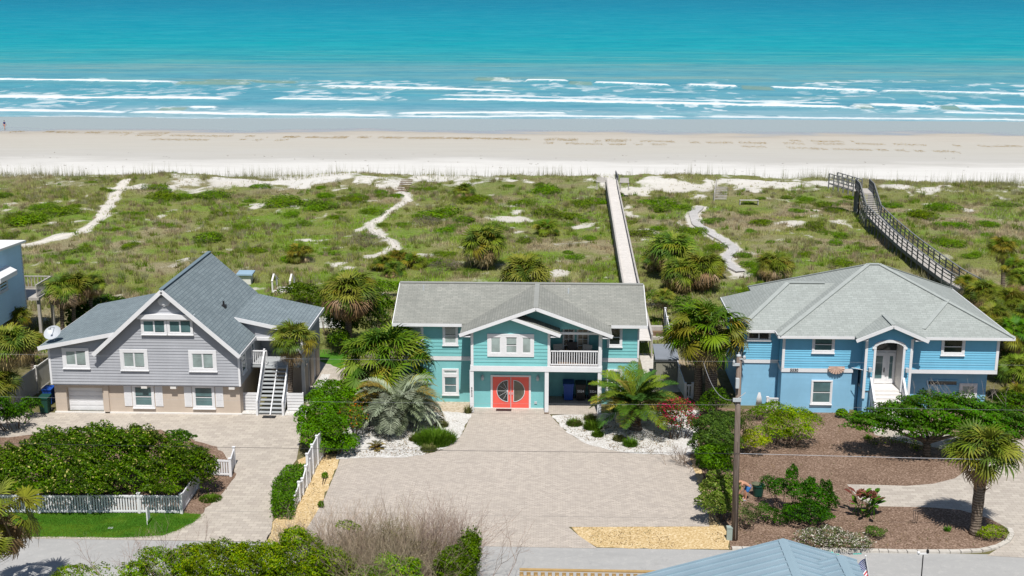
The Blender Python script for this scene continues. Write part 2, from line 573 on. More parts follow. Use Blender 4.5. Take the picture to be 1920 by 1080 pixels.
# ------------------------------------------------------------------ sea
SEA = -4.0
WAVES = [  # x0,y0,x1,y1 on the photograph, foam depth (m), strength, lacy tail (m), ridge (m)
    (-80, 151, 325, 157, 9, 1.0, 5, 0.75), (325, 157, 470, 158, 0, 0.1, 10, 0.7), (-80, 184, 427, 189, 10, 1.0, 24, 0.5), (510, 187, 710, 189, 4, 0.9, 18, 0.35),
    (600, 164, 968, 173, 9, 0.95, 16, 0.5), (800, 189, 1600, 205, 9, 1.0, 10, 0.6), (815, 180, 1595, 196, 4, 0.75, 12, 0.3), (985, 153, 1066, 155, 6, 0.9, 3, 0.7),
    (1066, 156, 1112, 158, 0, 0.1, 3, 0.8), (1112, 158, 1258, 163, 8, 1.0, 4, 0.75), (1290, 162, 1386, 165, 7, 1.0, 5, 0.7), (1386, 165, 1450, 168, 0, 0.1, 6, 0.8),
    (1448, 167, 1650, 175, 8, 1.0, 6, 0.75), (1650, 174, 2010, 182, 5, 0.85, 12, 0.7), (1600, 202, 1636, 202, 0, 0.1, 4, 0.7), (1634, 200, 1762, 205, 7, 1.0, 6, 0.6),
    (1762, 204, 1800, 205, 0, 0.1, 4, 0.7), (1780, 202, 2010, 207, 5, 0.95, 8, 0.5), (352, 205, 398, 206, 2.5, 0.9, 2, 0.45), (300, 207, 352, 206, 0, 0.1, 2, 0.5), (-80, 208, 236, 213, 4.5, 0.9, 9, 0.25),
    (228, 212, 740, 221, 5.5, 1.0, 10, 0.35), (735, 215, 1066, 213, 5, 0.9, 6, 0.35), (740, 220, 1300, 221, 3.5, 0.85, 6, 0.2), (1300, 221, 2010, 227, 3.0, 0.8, 5, 0.2), (1765, 213, 2010, 220, 3, 0.8, 7, 0.3),
    (-80, 216, 700, 227, 1.2, 0.6, 2.0, 0.0), (700, 227, 1260, 222, 1.0, 0.5, 2.0, 0.0), (890, 150, 960, 150, 0, 0.15, 4, 0.8), (380, 152, 560, 155, 0, 0.25, 8, 0.4), (1000, 170, 1400, 176, 0, 0.4, 26, 0.0), (400, 168, 620, 176, 0, 0.45, 26, 0), (100, 172, 400, 174, 0, 0.3, 20, 0), (1500, 180, 1920, 190, 0, 0.3, 24, 0)]
xs = np.concatenate([np.linspace(-9000, -260, 30), np.arange(-210, 200.1, 0.85), np.linspace(250, 9000, 30)])
ys = np.concatenate([np.arange(248, 432, 0.8), np.arange(434, 620, 4.0), np.linspace(640, 14000, 60)])
ox, oy, of_ = grid(xs, ys)
foam = np.zeros(len(ox)); oz = np.full(len(ox), SEA); lip = np.zeros(len(ox))
for k, (x0, y0, x1, y1, dep, st, tail, rid) in enumerate(WAVES):
    dep, rid, tail = dep * 1.35, rid * 0.95, tail * 1.5
    a, b = G(x0, y0, SEA), G(x1, y1, SEA)
    m = (ox > a[0] - 8) & (ox < b[0] + 8) & (oy < 440)
    X, Y = ox[m], oy[m]
    s = (X - a[0]) / (b[0] - a[0]); dep_ = dep
    yl = a[1] + (b[1] - a[1]) * s + 4.5 * (fbm(X / 26, X * 0 + k * 3.1, 4, 90 + k) - 0.5) + 1.6 * (fbm(X / 5, X * 0 + k, 3, 95 + k) - 0.5)
    d = Y - yl
    ends = ss(-0.02, 0.05, s + 0.05 * (fbm(X / 4, Y / 4, 2, k) - 0.5)) * (1 - ss(0.95, 1.02, s + 0.05 * (fbm(X / 4, Y / 4, 2, k + 7) - 0.5)))
    loc = (0.15 + 1.5 * fbm(X / 11, X * 0 + k, 4, 120 + k)) * (0.35 + 0.65 * np.clip(np.sin(PI * np.clip(s, 0, 1)) * 2.2, 0, 1)) * (0.75 + 0.5 * fbm(X / 1.6, Y / 2.5, 2, 125 + k))
    core = ss(-0.6, 0.5, d) * (1 - ss(dep * 0.25 * loc, dep * 1.25 * loc + 0.8, d)) * st if dep > 0 else 0
    lace = fbm(X / 3.4, Y / 5.0, 4, 140 + k)
    tl = ss(-0.4, 0.6, d) * np.exp(-np.clip(d, 0, None) / max(tail, 0.5)) * ss(0.40, 0.64, lace) * 0.74 * min(1, st + 0.3)
    foam[m] = np.maximum(foam[m], ends * np.maximum(core, tl))
    oz[m] += ends * rid * (np.exp(-((d - 0.8) / 1.5) ** 2) * (d < 0.8) + np.exp(-((d - 0.8) / 6.0) ** 2) * (d >= 0.8))
    lip[m] = np.maximum(lip[m], ends * (rid > 0.3) * np.exp(-((d + 0.6) / 2.4) ** 2) * (0.8 if dep == 0 else 0.12))
sz = ss(280, 292, oy) * (1 - ss(372, 395, oy)) * (np.abs(ox) < 210)
foam = np.maximum(foam, 0.52 * sz * ss(0.50, 0.66, fbm(ox / 16, oy / 20, 3, 230)) * ss(0.44, 0.62, fbm(ox / 3.0, oy / 4.0, 4, 233)))
far = (oy > 430) & (oy < 900)
oz += 0.16 * (fbm(ox / 16, oy / 4.5, 3, 200) - 0.5) * (oy < 620)
shore = 268 + 9 * (fbm(ox / 30, ox * 0 + 8.8, 3, 210) - 0.5)
oz = np.where(oy < shore, SEA - 1.5, oz)
edge = np.exp(-((oy - shore - 1.2) / 1.0) ** 2) * (np.abs(ox) < 220)
foam = np.maximum(foam, 0.45 * edge * ss(0.35, 0.55, fbm(ox / 4, oy / 3, 3, 220)))
t = NT('sea_water', 0.3, 0.03)
o = t.coord('Object')
sep = t.n('ShaderNodeSeparateXYZ'); t.l(o, sep.inputs[0])
nb = t.noise(o, 0.02, 5, 0.6, (0.18, 1, 1))
ns = t.noise(o, 0.10, 6, 0.7, (0.13, 1, 1))
nc = t.noise(o, 0.55, 5, 0.7, (0.35, 1, 1))
yy = t.math('ADD', sep.outputs['Y'], t.math('MULTIPLY', t.math('SUBTRACT', nb, 0.5), 130))
base = t.ramp(t.math('DIVIDE', t.math('SUBTRACT', yy, 250), 1600),
              [(0.0, (0.26, 0.36, 0.40)), (0.025, (0.11, 0.265, 0.33)), (0.07, (0.085, 0.25, 0.31)), (0.11, (0.095, 0.25, 0.275)), (0.145, (0.025, 0.245, 0.275)), (0.20, (0.002, 0.24, 0.28)), (0.34, (0.001, 0.205, 0.27)), (0.7, (0.0005, 0.15, 0.235)), (1.0, (0.0005, 0.13, 0.212))])
sand_streak = t.math('MULTIPLY', t.ramp(ns, [(0.52, 0), (0.70, 1)]), t.ramp(t.math('DIVIDE', sep.outputs['Y'], 1000), [(0.30, 0.2), (0.38, 0.8), (0.47, 0.55), (0.56, 0.0)]))
base = t.mix(sand_streak, base, (0.20, 0.27, 0.225))
base = t.mix(t.math('MULTIPLY', t.ramp(ns, [(0.3, 1), (0.55, 0)]), 0.4), base, (0.004, 0.17, 0.26))
base = t.mix(t.math('MULTIPLY', t.ramp(t.noise(o, 0.4, 5, 0.75, (0.1, 1, 1)), [(0.45, 0), (0.7, 1)]), 0.22), base, (0.16, 0.36, 0.42))
iso = t.noise(o, 0.13, 5, 0.72, (0.6, 1, 1))
base = t.mix(t.math('MULTIPLY', t.ramp(iso, [(0.45, 0), (0.72, 1)]), 0.45), base, (0.0, 0.13, 0.21))
iso2 = t.noise(o, 0.05, 6, 0.75, (0.5, 1, 1))
base = t.mix(t.math('MULTIPLY', t.ramp(iso2, [(0.5, 0), (0.7, 1)]), 0.3), base, (0.03, 0.30, 0.36))
base = t.mix(t.math('MULTIPLY', t.attr('lip'), 0.75), base, (0.17, 0.21, 0.13))
ff = t.attr('foam')
nf = t.noise(o, 1.1, 6, 0.75, (0.55, 1, 1))
nf2 = t.noise(o, 0.34, 5, 0.7, (0.45, 1, 1))
fr = t.math('ADD', t.math('MULTIPLY', ff, 0.92), t.math('ADD', t.math('MULTIPLY', t.math('SUBTRACT', nf, 0.5), 0.8), t.math('MULTIPLY', t.math('SUBTRACT', nf2, 0.5), 0.7)))
fr = t.math('MULTIPLY', t.ramp(fr, [(0.22, 0), (0.50, 0.55), (0.85, 1)]), t.ramp(ff, [(0.03, 0), (0.2, 1)]))
caps = t.math('MULTIPLY', t.ramp(t.noise(o, 0.16, 6, 0.72, (0.28, 1, 1)), [(0.735, 0), (0.76, 1)]), t.ramp(t.math('DIVIDE', sep.outputs['Y'], 1000), [(0.40, 0), (0.47, 0.7), (0.7, 0.5), (0.9, 0.0)]))
fr = t.math('MAXIMUM', fr, caps)
c = t.mix(t.math('MULTIPLY', fr, 0.93), base, (0.66, 0.68, 0.68))
t.l(t.math('ADD', 0.30, t.math('MULTIPLY', fr, 0.6)), t.b.inputs['Roughness'])
t.l(t.math('MULTIPLY', 0.05, t.math('SUBTRACT', 1.0, fr)), t.b.inputs['Specular IOR Level'])
hh = t.math('ADD', t.math('MULTIPLY', nc, 0.7), t.math('MULTIPLY', ns, 1.4))
t.bump(hh, 0.55, 0.9)
t.col(c)
# rough, wind-broken water: mostly light scattered back from below, a little sheen
df = t.n('ShaderNodeBsdfDiffuse'); t.l(c, df.inputs[0])
gl = t.n('ShaderNodeBsdfGlossy'); gl.inputs['Roughness'].default_value = 0.45
for b_ in t.t.nodes:
    if b_.type == 'BUMP': t.l(b_.outputs[0], df.inputs['Normal']); t.l(b_.outputs[0], gl.inputs['Normal'])
mx = t.n('ShaderNodeMixShader'); mx.inputs[0].default_value = 0.025
t.l(df.outputs[0], mx.inputs[1]); t.l(gl.outputs[0], mx.inputs[2]); t.l(mx.outputs[0], t.t.nodes['Material Output'].inputs[0])
sea = npmesh('ocean_water', np.c_[ox, oy, oz], of_, t.m, attrs={'foam': foam, 'lip': lip}, smooth=True)
tag(sea, kind='structure')

# ------------------------------------------------------------------ flat ground sheets, each 4 mm or more above the one below
def sheet(name, pts, z, mat, kind='structure', px=True):
    m = MB()
    P = [G(a, b, z) for a, b in pts] if px else [(a, b, z) for a, b in pts]
    m.poly(P)
    ob = m.build(name, mat)
    if kind: ob['kind'] = kind
    return ob
def wobble(pts, amp=0.06, step=0.35, seed=1, z=0.0):
    """world outline from photograph points with an uneven natural edge"""
    r = np.random.default_rng(seed)
    P = [G(a, b, z)[:2] for a, b in pts]
    out = []
    for i, p in enumerate(P):
        q = P[(i + 1) % len(P)]
        L = math.hypot(q[0] - p[0], q[1] - p[1])
        n = max(1, int(L / step))
        if L > 14: n = max(1, int(L / 1.2))
        for k in range(n):
            f = k / n
            out.append((p[0] + (q[0] - p[0]) * f + r.normal(0, amp), p[1] + (q[1] - p[1]) * f + r.normal(0, amp)))
    return out

t = NT('asphalt', 0.9, 0.2)
o = t.coord('Object')
a1 = t.noise(o, 0.35, 5, 0.65, (0.25, 1, 1)); a2 = t.noise(o, 26, 3, 0.8); a3 = t.noise(o, 2.6, 6, 0.75)
c = t.ramp(a1, [(0.3, (0.335, 0.33, 0.315)), (0.7, (0.40, 0.395, 0.38))])
c = t.mix(t.math('MULTIPLY', a2, 0.55), c, (0.20, 0.20, 0.205))
c = t.mix(t.math('MULTIPLY', t.ramp(a3, [(0.5, 0), (0.72, 1)]), 0.4), c, (0.47, 0.455, 0.43))
c = t.mix(t.math('MULTIPLY', t.ramp(t.noise(o, 0.22, 6, 0.75, (0.5, 1.5, 1)), [(0.52, 0), (0.7, 1)]), 0.35), c, (0.22, 0.22, 0.22))
# fine cracks
vo = t.n('ShaderNodeTexVoronoi'); vo.feature = 'DISTANCE_TO_EDGE'; vo.inputs['Scale'].default_value = 0.33
wv = t.n('ShaderNodeVectorMath'); wv.operation = 'ADD'
nn = t.n('ShaderNodeTexNoise'); nn.inputs['Scale'].default_value = 1.7; nn.inputs['Detail'].default_value = 5; t.l(o, nn.inputs['Vector'])
t.l(o, wv.inputs[0]); t.l(nn.outputs['Color'], wv.inputs[1]); t.l(wv.outputs[0], vo.inputs['Vector'])
c = t.mix(t.math('MULTIPLY', t.ramp(vo.outputs['Distance'], [(0.0, 1), (0.006, 0)]), 0.2), c, (0.15, 0.15, 0.15))
t.bump(a2, 0.5, 0.01)
M_asphalt = t.col(c)
road = sheet('road', [(-120, 44.6), (120, 44.6), (120, 53.0), (-120, 53.3)], 0.008, M_asphalt, px=False)

M_pav_l = paver('paver_pale', (0.51, 0.46, 0.39), (0.34, 0.30, 0.26), (0.18, 0.15, 0.125), 0.42, 0.28, 0.65, 0.34)
M_pav_c = paver('paver_pink', (0.52, 0.46, 0.395), (0.345, 0.305, 0.268), (0.21, 0.18, 0.155), 0.26, 0.13, 0.6, 0.36)
M_pav_r = paver('paver_grey', (0.49, 0.445, 0.385), (0.345, 0.305, 0.265), (0.21, 0.18, 0.15), 0.40, 0.26, 0.5, 0.2)
M_mulch = speckle('mulch', [(0.22, (0.03, 0.02, 0.016)), (0.40, (0.12, 0.077, 0.053)), (0.55, (0.20, 0.136, 0.098)), (0.70, (0.30, 0.215, 0.165)), (0.85, (0.32, 0.22, 0.13))], 9.0, 0.4, bump=1.0, big=0.3)
M_gravel = speckle('yellow_gravel', [(0.22, (0.22, 0.14, 0.05)), (0.42, (0.43, 0.305, 0.145)), (0.58, (0.54, 0.41, 0.23)), (0.75, (0.64, 0.53, 0.35))], 8.0, 0.6, bump=0.9, big=0.25)
M_white = speckle('white_shell', [(0.2, (0.22, 0.19, 0.15)), (0.38, (0.43, 0.41, 0.38)), (0.6, (0.54, 0.53, 0.51)), (0.8, (0.61, 0.60, 0.59))], 7.0, 0.7, bump=0.5, big=0.45)
M_tan = speckle('tan_soil', [(0.25, (0.25, 0.19, 0.12)), (0.5, (0.42, 0.35, 0.26)), (0.75, (0.52, 0.45, 0.36))], 5.0, 0.6)
M_conc = speckle('pale_concrete', [(0.2, (0.36, 0.33, 0.29)), (0.5, (0.46, 0.43, 0.385)), (0.8, (0.52, 0.49, 0.45))], 4.0, 0.5, bump=0.1)
t = NT('lawn_soil', 0.95, 0.1)
o = t.coord('Object')
c = t.ramp(t.noise(o, 1.2, 6, 0.75), [(0.3, (0.035, 0.10, 0.010)), (0.5, (0.055, 0.16, 0.013)), (0.72, (0.11, 0.19, 0.025))])
t.bump(t.noise(o, 14, 4, 0.7), 0.8, 0.05)
M_lawn = t.col(c)

LAWN = [(-60, 958), (345, 963), (378, 966), (368, 976), (340, 992), (310, 1003), (280, 1007), (200, 1008), (60, 1007), (-60, 1006)]
sheet('driveway', [(-60, 772), (575, 778), (566, 800), (562, 830), (556, 862), (525, 900), (515, 945), (508, 1000), (500, 1016), (-60, 1008)], 0.016, M_pav_l)
sheet('mulch_bed', wobble([(-60, 830), (60, 815), (300, 806), (405, 838), (438, 872), (443, 890), (425, 917), (402, 942), (374, 967), (345, 964), (-60, 960)], 0.05, 0.4, 3), 0.022, M_mulch, px=False)
sheet('lawn', wobble(LAWN, 0.04, 0.35, 4), 0.027, M_lawn, px=False)
sheet('gravel_strip', wobble([(560, 862), (592, 850), (640, 852), (632, 878), (606, 940), (580, 985), (560, 1018), (500, 1017), (520, 968), (545, 940)], 0.06, 0.35, 5), 0.016, M_gravel, px=False)
sheet('driveway', [(886, 771), (1026, 771), (1042, 790), (1058, 806), (1078, 820), (1105, 833), (1140, 843), (1200, 851), (1294, 854), (1304, 884), (1320, 930), (1334, 987), (1066, 988), (1085, 1004), (1120, 1028), (556, 1018), (580, 983), (606, 940), (632, 878), (640, 853), (700, 856), (760, 856), (800, 851), (832, 842), (854, 829), (868, 812), (876, 795)], 0.020, M_pav_c)
sheet('gravel_strip', wobble([(1068, 988), (1300, 987), (1366, 986), (1368, 1031), (1240, 1030), (1118, 1027), (1088, 1006)], 0.05, 0.35, 6), 0.016, M_gravel, px=False)
sheet('gravel_strip', wobble([(1294, 856), (1312, 870), (1330, 930), (1352, 987), (1332, 987), (1316, 930)], 0.05, 0.35, 16), 0.0245, M_gravel, px=False)
sheet('shell_bed', wobble([(630, 862), (640, 820), (662, 790), (760, 778), (830, 772), (885, 776), (875, 796), (867, 813), (853, 830), (831, 843), (800, 852), (760, 858), (700, 858), (655, 860)], 0.05, 0.3, 7), 0.026, M_white, px=False)
sheet('shell_bed', wobble([(1038, 779), (1120, 776), (1230, 770), (1310, 770), (1308, 845), (1296, 854), (1200, 852), (1140, 844), (1105, 834), (1078, 821), (1058, 807), (1043, 791)], 0.05, 0.3, 8), 0.026, M_white, px=False)
sheet('soil_patch', wobble([(640, 752), (886, 752), (886, 777), (830, 774), (760, 780), (700, 782), (640, 790)], 0.05, 0.4, 9), 0.014, M_tan, px=False)
sheet('carport_floor', [(-4.9, 71.3), (2.8, 71.3), (2.8, 76.0), (-4.9, 76.0)], 0.032, M_pav_c, px=False)
sheet('mulch_bed', wobble([(1300, 764), (1480, 770), (1620, 772), (1900, 760), (2000, 760), (2000, 1050), (1880, 1030), (1830, 1034), (1700, 1034), (1500, 1031), (1369, 1029), (1367, 986), (1335, 986), (1322, 930), (1306, 880), (1304, 840)], 0.05, 0.5, 10), 0.012, M_mulch, px=False)
sheet('driveway', [(1588, 908), (1640, 909), (1700, 911), (1750, 907), (1790, 897), (1815, 880), (1815, 862), (1790, 845), (1700, 830), (1640, 815), (1632, 800), (1690, 800), (1760, 812), (1850, 822), (2050, 830), (2050, 1052), (1850, 1042), (1872, 1028), (1891, 1014), (1896, 1000), (1880, 985), (1850, 970), (1800, 956), (1740, 951), (1640, 949), (1610, 935)], 0.018, M_pav_r)
sheet('yard_slab', [(1190, 628), (1262, 628), (1290, 735), (1215, 735)], 0.015, M_conc)
sheet('path', [(592, 672), (640, 676), (660, 700), (610, 770), (575, 775), (572, 745)], 0.013, M_pav_l)
sheet('shell_strip', wobble([(603, 702), (620, 702), (588, 748), (577, 748)], 0.03, 0.3, 11), 0.021, M_white, px=False)
sheet('shell_strip', wobble([(440, 769), (574, 769), (574, 780), (440, 777)], 0.03, 0.3, 12), 0.022, M_white, px=False)
sheet('lawn', wobble([(598, 610), (625, 610), (655, 660), (640, 692), (598, 676)], 0.05, 0.4, 13), 0.020, M_lawn, px=False)
# kerb edging of pale blocks round the right-hand bed
m = MB()
KP = [G(a, b, 0)[:2] for a, b in [(1372, 1030), (1450, 1031), (1560, 1033), (1700, 1036), (1800, 1036), (1840, 1034), (1870, 1027), (1890, 1016), (1897, 1003), (1892, 993)]]
for (ax, ay), (bx, by) in zip(KP[:-1], KP[1:]):
    L = math.hypot(bx - ax, by - ay)
    n = max(1, int(L / 0.42))
    for k in range(n):
        f0, f1 = (k + 0.02) / n, (k + 0.96) / n
        m.bar((ax + (bx - ax) * f0, ay + (by - ay) * f0, 0.05 + random.uniform(-.008, .008)), (ax + (bx - ax) * f1, ay + (by - ay) * f1, 0.05 + random.uniform(-.008, .008)), 0.24, 0.12)
tag(m.build('kerb_edging', M_conc), kind='structure')

# sand paths over the dune: uneven ribbons that follow the terrain
M_path = speckle('path_sand', [(0.2, (0.36, 0.32, 0.26)), (0.45, (0.50, 0.47, 0.42)), (0.75, (0.57, 0.54, 0.49))], 4.0, 0.6, bump=0.6)
def ribbon(name, pts, wid, mat, dz=0.05, step=0.5, jit=0.2, seed=0, kind='structure'):
    r = np.random.default_rng(seed)
    P = []
    for (ax, ay), (bx, by) in zip(pts[:-1], pts[1:]):
        n = max(1, int(math.hypot(bx - ax, by - ay) / step))
        P += [(ax + (bx - ax) * k / n, ay + (by - ay) * k / n) for k in range(n)]
    P = np.array(P + [pts[-1]])
    for _ in range(4):
        P[1:-1] = (P[:-2] + 2 * P[1:-1] + P[2:]) / 4
    d = np.gradient(P, axis=0); d /= np.linalg.norm(d, axis=1)[:, None] + 1e-9
    nrm = np.c_[-d[:, 1], d[:, 0]]
    n = len(P)
    w = np.interp(np.linspace(0, 1, n), np.linspace(0, 1, len(wid)), wid)
    cols = 7
    vs = []
    for j in range(cols):
        f = (j / (cols - 1) - 0.5)
        e = w * f + (r.normal(0, jit, n) if j in (0, cols - 1) else 0)
        q = P + nrm * np.asarray(e)[:, None]
        z = height(q[:, 0], q[:, 1]) + (dz if 0 < j < cols - 1 else -0.08)
        vs.append(np.c_[q, z])
    v = np.stack(vs, 1).reshape(-1, 3)
    i = np.arange(n * cols).reshape(n, cols)
    f = np.stack([i[:-1, 1:], i[:-1, :-1], i[1:, :-1], i[1:, 1:]], -1).reshape(-1, 4)
    return tag(npmesh(name, v, f, mat, smooth=True), kind=kind)
ribbon('sand_path', PATH_L, [0.6, 0.7, 0.8, 1.1, 1.5, 1.6, 1.2, 1.3, 1.6], M_path, seed=1, jit=0.25)
ribbon('sand_path', PATH_M[2:], [0.3, 0.4, 0.45, 0.6, 0.9, 0.9, 0.7], M_path, seed=2, jit=0.3)
# ================================================================== HOUSES
M_trim = paint('white_trim', (0.69, 0.69, 0.70), 0.5, 0.07)
M_trimc = paint('cream_trim', (0.66, 0.64, 0.61), 0.6, 0.08)
M_greysid = paint('grey_siding', (0.385, 0.395, 0.422), 0.6, 0.12, 0.8)
M_tanwall = paint('tan_block', (0.50, 0.42, 0.345), 0.8, 0.12, 0.9)
M_tealsid = paint('teal_siding', (0.185, 0.48, 0.485), 0.6, 0.11, 0.7)
M_tealblk = paint('teal_block', (0.20, 0.49, 0.50), 0.75, 0.10, 0.7)
M_tealdk = paint('teal_gable', (0.03, 0.25, 0.33), 0.6, 0.07, 0.7)
M_bluesid = paint('blue_siding', (0.165, 0.455, 0.64), 0.6, 0.11, 0.7)
M_blueblk = paint('blue_block', (0.24, 0.48, 0.66), 0.75, 0.13, 0.7)
M_palesid = paint('pale_blue_siding', (0.55, 0.75, 0.88), 0.6, 0.08, 0.7)
M_coral = paint('coral_door', (0.75, 0.115, 0.085), 0.4, 0.05, 2.0)
M_dark = paint('dark_metal', (0.02, 0.02, 0.022), 0.45, 0.1)
M_iron = paint('black_iron', (0.025, 0.025, 0.025), 0.5, 0.1)
M_roofg = shingle('slate_blue_shingles', (0.18, 0.214, 0.228), (0.225, 0.264, 0.278), (0.05, 0.075, 0.095), 0.22, 0.45, 0.25)
M_rooft = shingle('warm_grey_shingles', (0.24, 0.245, 0.225), (0.30, 0.30, 0.275), (0.16, 0.165, 0.15), 0.17, 0.36, 0.35)
M_roofb = shingle('pale_grey_shingles', (0.275, 0.292, 0.28), (0.325, 0.345, 0.332), (0.20, 0.22, 0.21), 0.17, 0.36, 0.18)
M_caps = paint('ridge_cap', (0.32, 0.345, 0.33), 0.9, 0.1, 3)
M_capt = paint('ridge_cap_warm', (0.275, 0.28, 0.26), 0.9, 0.1, 3)
M_capg = paint('ridge_cap_slate', (0.135, 0.185, 0.215), 0.9, 0.1, 3)
M_glassb = glassmat('pane_with_blinds', (0.22, 0.29, 0.28), (0.36, 0.40, 0.38), 0.12)
M_glassd = glassmat('pane_dark', (0.018, 0.024, 0.026), None, 0.06)
M_glassc = glassmat('pane_with_curtain', (0.20, 0.15, 0.10), (0.42, 0.36, 0.28), 0.12, 0.5)
M_glassg = glassmat('pane_olive', (0.09, 0.085, 0.06), None, 0.15)
M_glassm = glassmat('pane_teal', (0.06, 0.13, 0.14), (0.14, 0.21, 0.21), 0.08)
M_wood = paint('weathered_wood', (0.42, 0.395, 0.365), 0.85, 0.22, 2.0, 0.1)
M_plank = paint('grey_plank', (0.47, 0.455, 0.44), 0.85, 0.2, 2.5, 0.1)
M_woodlt = paint('bleached_deck', (0.60, 0.57, 0.54), 0.85, 0.14, 2.5, 0.1)
M_wooddk = paint('dark_timber', (0.17, 0.175, 0.175), 0.8, 0.25, 2.0, 0.15)
M_woodbr = paint('brown_timber', (0.17, 0.115, 0.075), 0.85, 0.25, 2.0, 0.1)
M_woodye = paint('yellow_pine', (0.40, 0.27, 0.12), 0.8, 0.2, 3.0, 0.1)
M_greystep = paint('grey_step', (0.36, 0.38, 0.39), 0.7, 0.1, 2)
M_lamp = paint('lamp_grey', (0.45, 0.48, 0.5), 0.4, 0.1)
M_num = paint('number_black', (0.02, 0.02, 0.02), 0.5, 0.0)
M_numw = paint('number_white', (0.75, 0.75, 0.75), 0.5, 0.0)

def front(y):
    return lambda u, w, o=0.0: (u, y - o, w)
def east(x):
    return lambda u, w, o=0.0: (x + o, u, w)
def west(x):
    return lambda u, w, o=0.0: (x - o, u, w)
def tb(m, T, u0, u1, w0, w1, o0, o1):
    a, b = T(u0, w0, o0), T(u1, w1, o1)
    return m.box(a[0], b[0], a[1], b[1], a[2], b[2])
def clip(poly, lo, hi):
    def half(P, sgn, lim):
        out = []
        for i in range(len(P)):
            a, b = P[i], P[(i + 1) % len(P)]
            fa, fb = sgn * (a[1] - lim), sgn * (b[1] - lim)
            if fa >= 0: out.append(a)
            if fa * fb < 0:
                t = fa / (fa - fb)
                out.append((a[0] + (b[0] - a[0]) * t, lim))
        return out
    P = half(poly, 1, lo)
    return half(P, -1, hi) if len(P) > 2 else []
def lap(m, T, poly, pitch=0.18, out=0.032):
    """overlapping boards over a convex wall outline (u, w)"""
    z0, z1 = min(p[1] for p in poly), max(p[1] for p in poly)
    k = 0
    z = z0
    while z < z1 - 0.01:
        P = clip(poly, z, min(z + pitch, z1))
        if len(P) > 2:
            m.poly([T(u, w, out - (out - 0.006) * (w - z) / pitch) for u, w in P])
            lowp = [p for p in P if abs(p[1] - z) < 1e-6]
            if len(lowp) >= 2:
                a, b = min(p[0] for p in lowp), max(p[0] for p in lowp)
                m.poly([T(a, z, 0.0), T(b, z, 0.0), T(b, z, out), T(a, z, out)])
        z += pitch
    return m
def window(h, T, u0, u1, w0, w1, pane, split='v', trim=0.13, trimmat=None, name='window', off=0.0, sill=True, label=None):
    m = MB()
    a, b = off, off + 0.075
    tb(m, T, u0, u0 + trim, w0, w1, a, b); tb(m, T, u1 - trim, u1, w0, w1, a, b)
    tb(m, T, u0 + trim, u1 - trim, w1 - trim, w1, a, b + 0.004); tb(m, T, u0 + trim, u1 - trim, w0, w0 + trim, a, b + 0.004)
    if sill: tb(m, T, u0 - 0.03, u1 + 0.03, w0 - 0.05, w0 - 0.002, a, b + 0.05)
    iu0, iu1, iw0, iw1 = u0 + trim, u1 - trim, w0 + trim, w1 - trim
    s = 0.045
    sashes = []
    if split == 'v':
        c = (iu0 + iu1) / 2
        sashes = [(iu0, c, iw0, iw1), (c, iu1, iw0, iw1)]
    elif split == 'h':
        c = (iw0 + iw1) / 2
        sashes = [(iu0, iu1, iw0, c), (iu0, iu1, c, iw1)]
    elif split == 'n':
        sashes = [(iu0, iu1, iw0, iw1)]
    for i, (p, q, r, v) in enumerate(sashes):
        d = b - 0.02 - 0.012 * (i % 2)
        tb(m, T, p, p + s, r, v, a, d); tb(m, T, q - s, q, r, v, a, d)
        tb(m, T, p + s, q - s, r, r + s, a, d - 0.003); tb(m, T, p + s, q - s, v - s, v, a, d - 0.003)
    o = m.build(name, trimmat or M_trim, h)
    if label: o['label'] = label
    g = MB()
    tb(g, T, iu0 + 0.01, iu1 - 0.01, iw0 + 0.01, iw1 - 0.01, a + 0.034, a + 0.040)
    g.build('pane', pane, o)
    return o
def roofslab(m, pts, zf, th=0.16):
    P = [(x, y, zf(x, y)) for x, y in pts]
    a = sum(P[i][0] * P[(i + 1) % len(P)][1] - P[(i + 1) % len(P)][0] * P[i][1] for i in range(len(P)))
    if a < 0: P = P[::-1]
    return m.slab(P, th)
def railing(h, p, q, z0, z1, mat, name='railing', gap=0.12, w=0.045, bottom=0.1, label=None):
    m = MB()
    p, q = Vector(p), Vector(q)
    L = (q - p).length
    d = (q - p) / L
    up = lambda pt, z: (pt[0], pt[1], pt[2] + z)
    m.bar(up(p, z1 - 0.04), up(q, z1 - 0.04), 0.10, 0.06)
    m.bar(up(p, z0 + bottom), up(q, z0 + bottom), 0.06, 0.06)
    n = int(L / gap)
    for i in range(n + 1):
        s = p + d * (L * i / max(1, n))
        m.bar(up(s, z0 + bottom + 0.03), up(s, z1 - 0.07), w, w, (d.x, d.y, 0.0))
    o = m.build(name, mat, h)
    if label: o['label'] = label
    return o

def text_mesh(name, body, size, loc, rot, mat, parent, depth=0.012):
    cu = bpy.data.curves.new(name, 'FONT')
    cu.body = body
    cu.size = size
    cu.extrude = depth / 2
    cu.align_x = 'CENTER'; cu.align_y = 'CENTER'
    cu.offset = size * 0.018
    tmp = bpy.data.objects.new(name + '_tmp', cu)
    C.objects.link(tmp)
    dg = bpy.context.evaluated_depsgraph_get()
    me = bpy.data.meshes.new_from_object(tmp.evaluated_get(dg))
    bpy.data.objects.remove(tmp)
    bpy.data.curves.remove(cu)
    me.materials.clear(); me.materials.append(mat)
    o = bpy.data.objects.new(name, me)
    C.objects.link(o)
    o.rotation_euler = rot
    o0 = ORIG.get(parent.name, (0, 0, 0))
    o.location = tuple(loc[i] - o0[i] for i in range(3))
    o.parent = parent
    return o

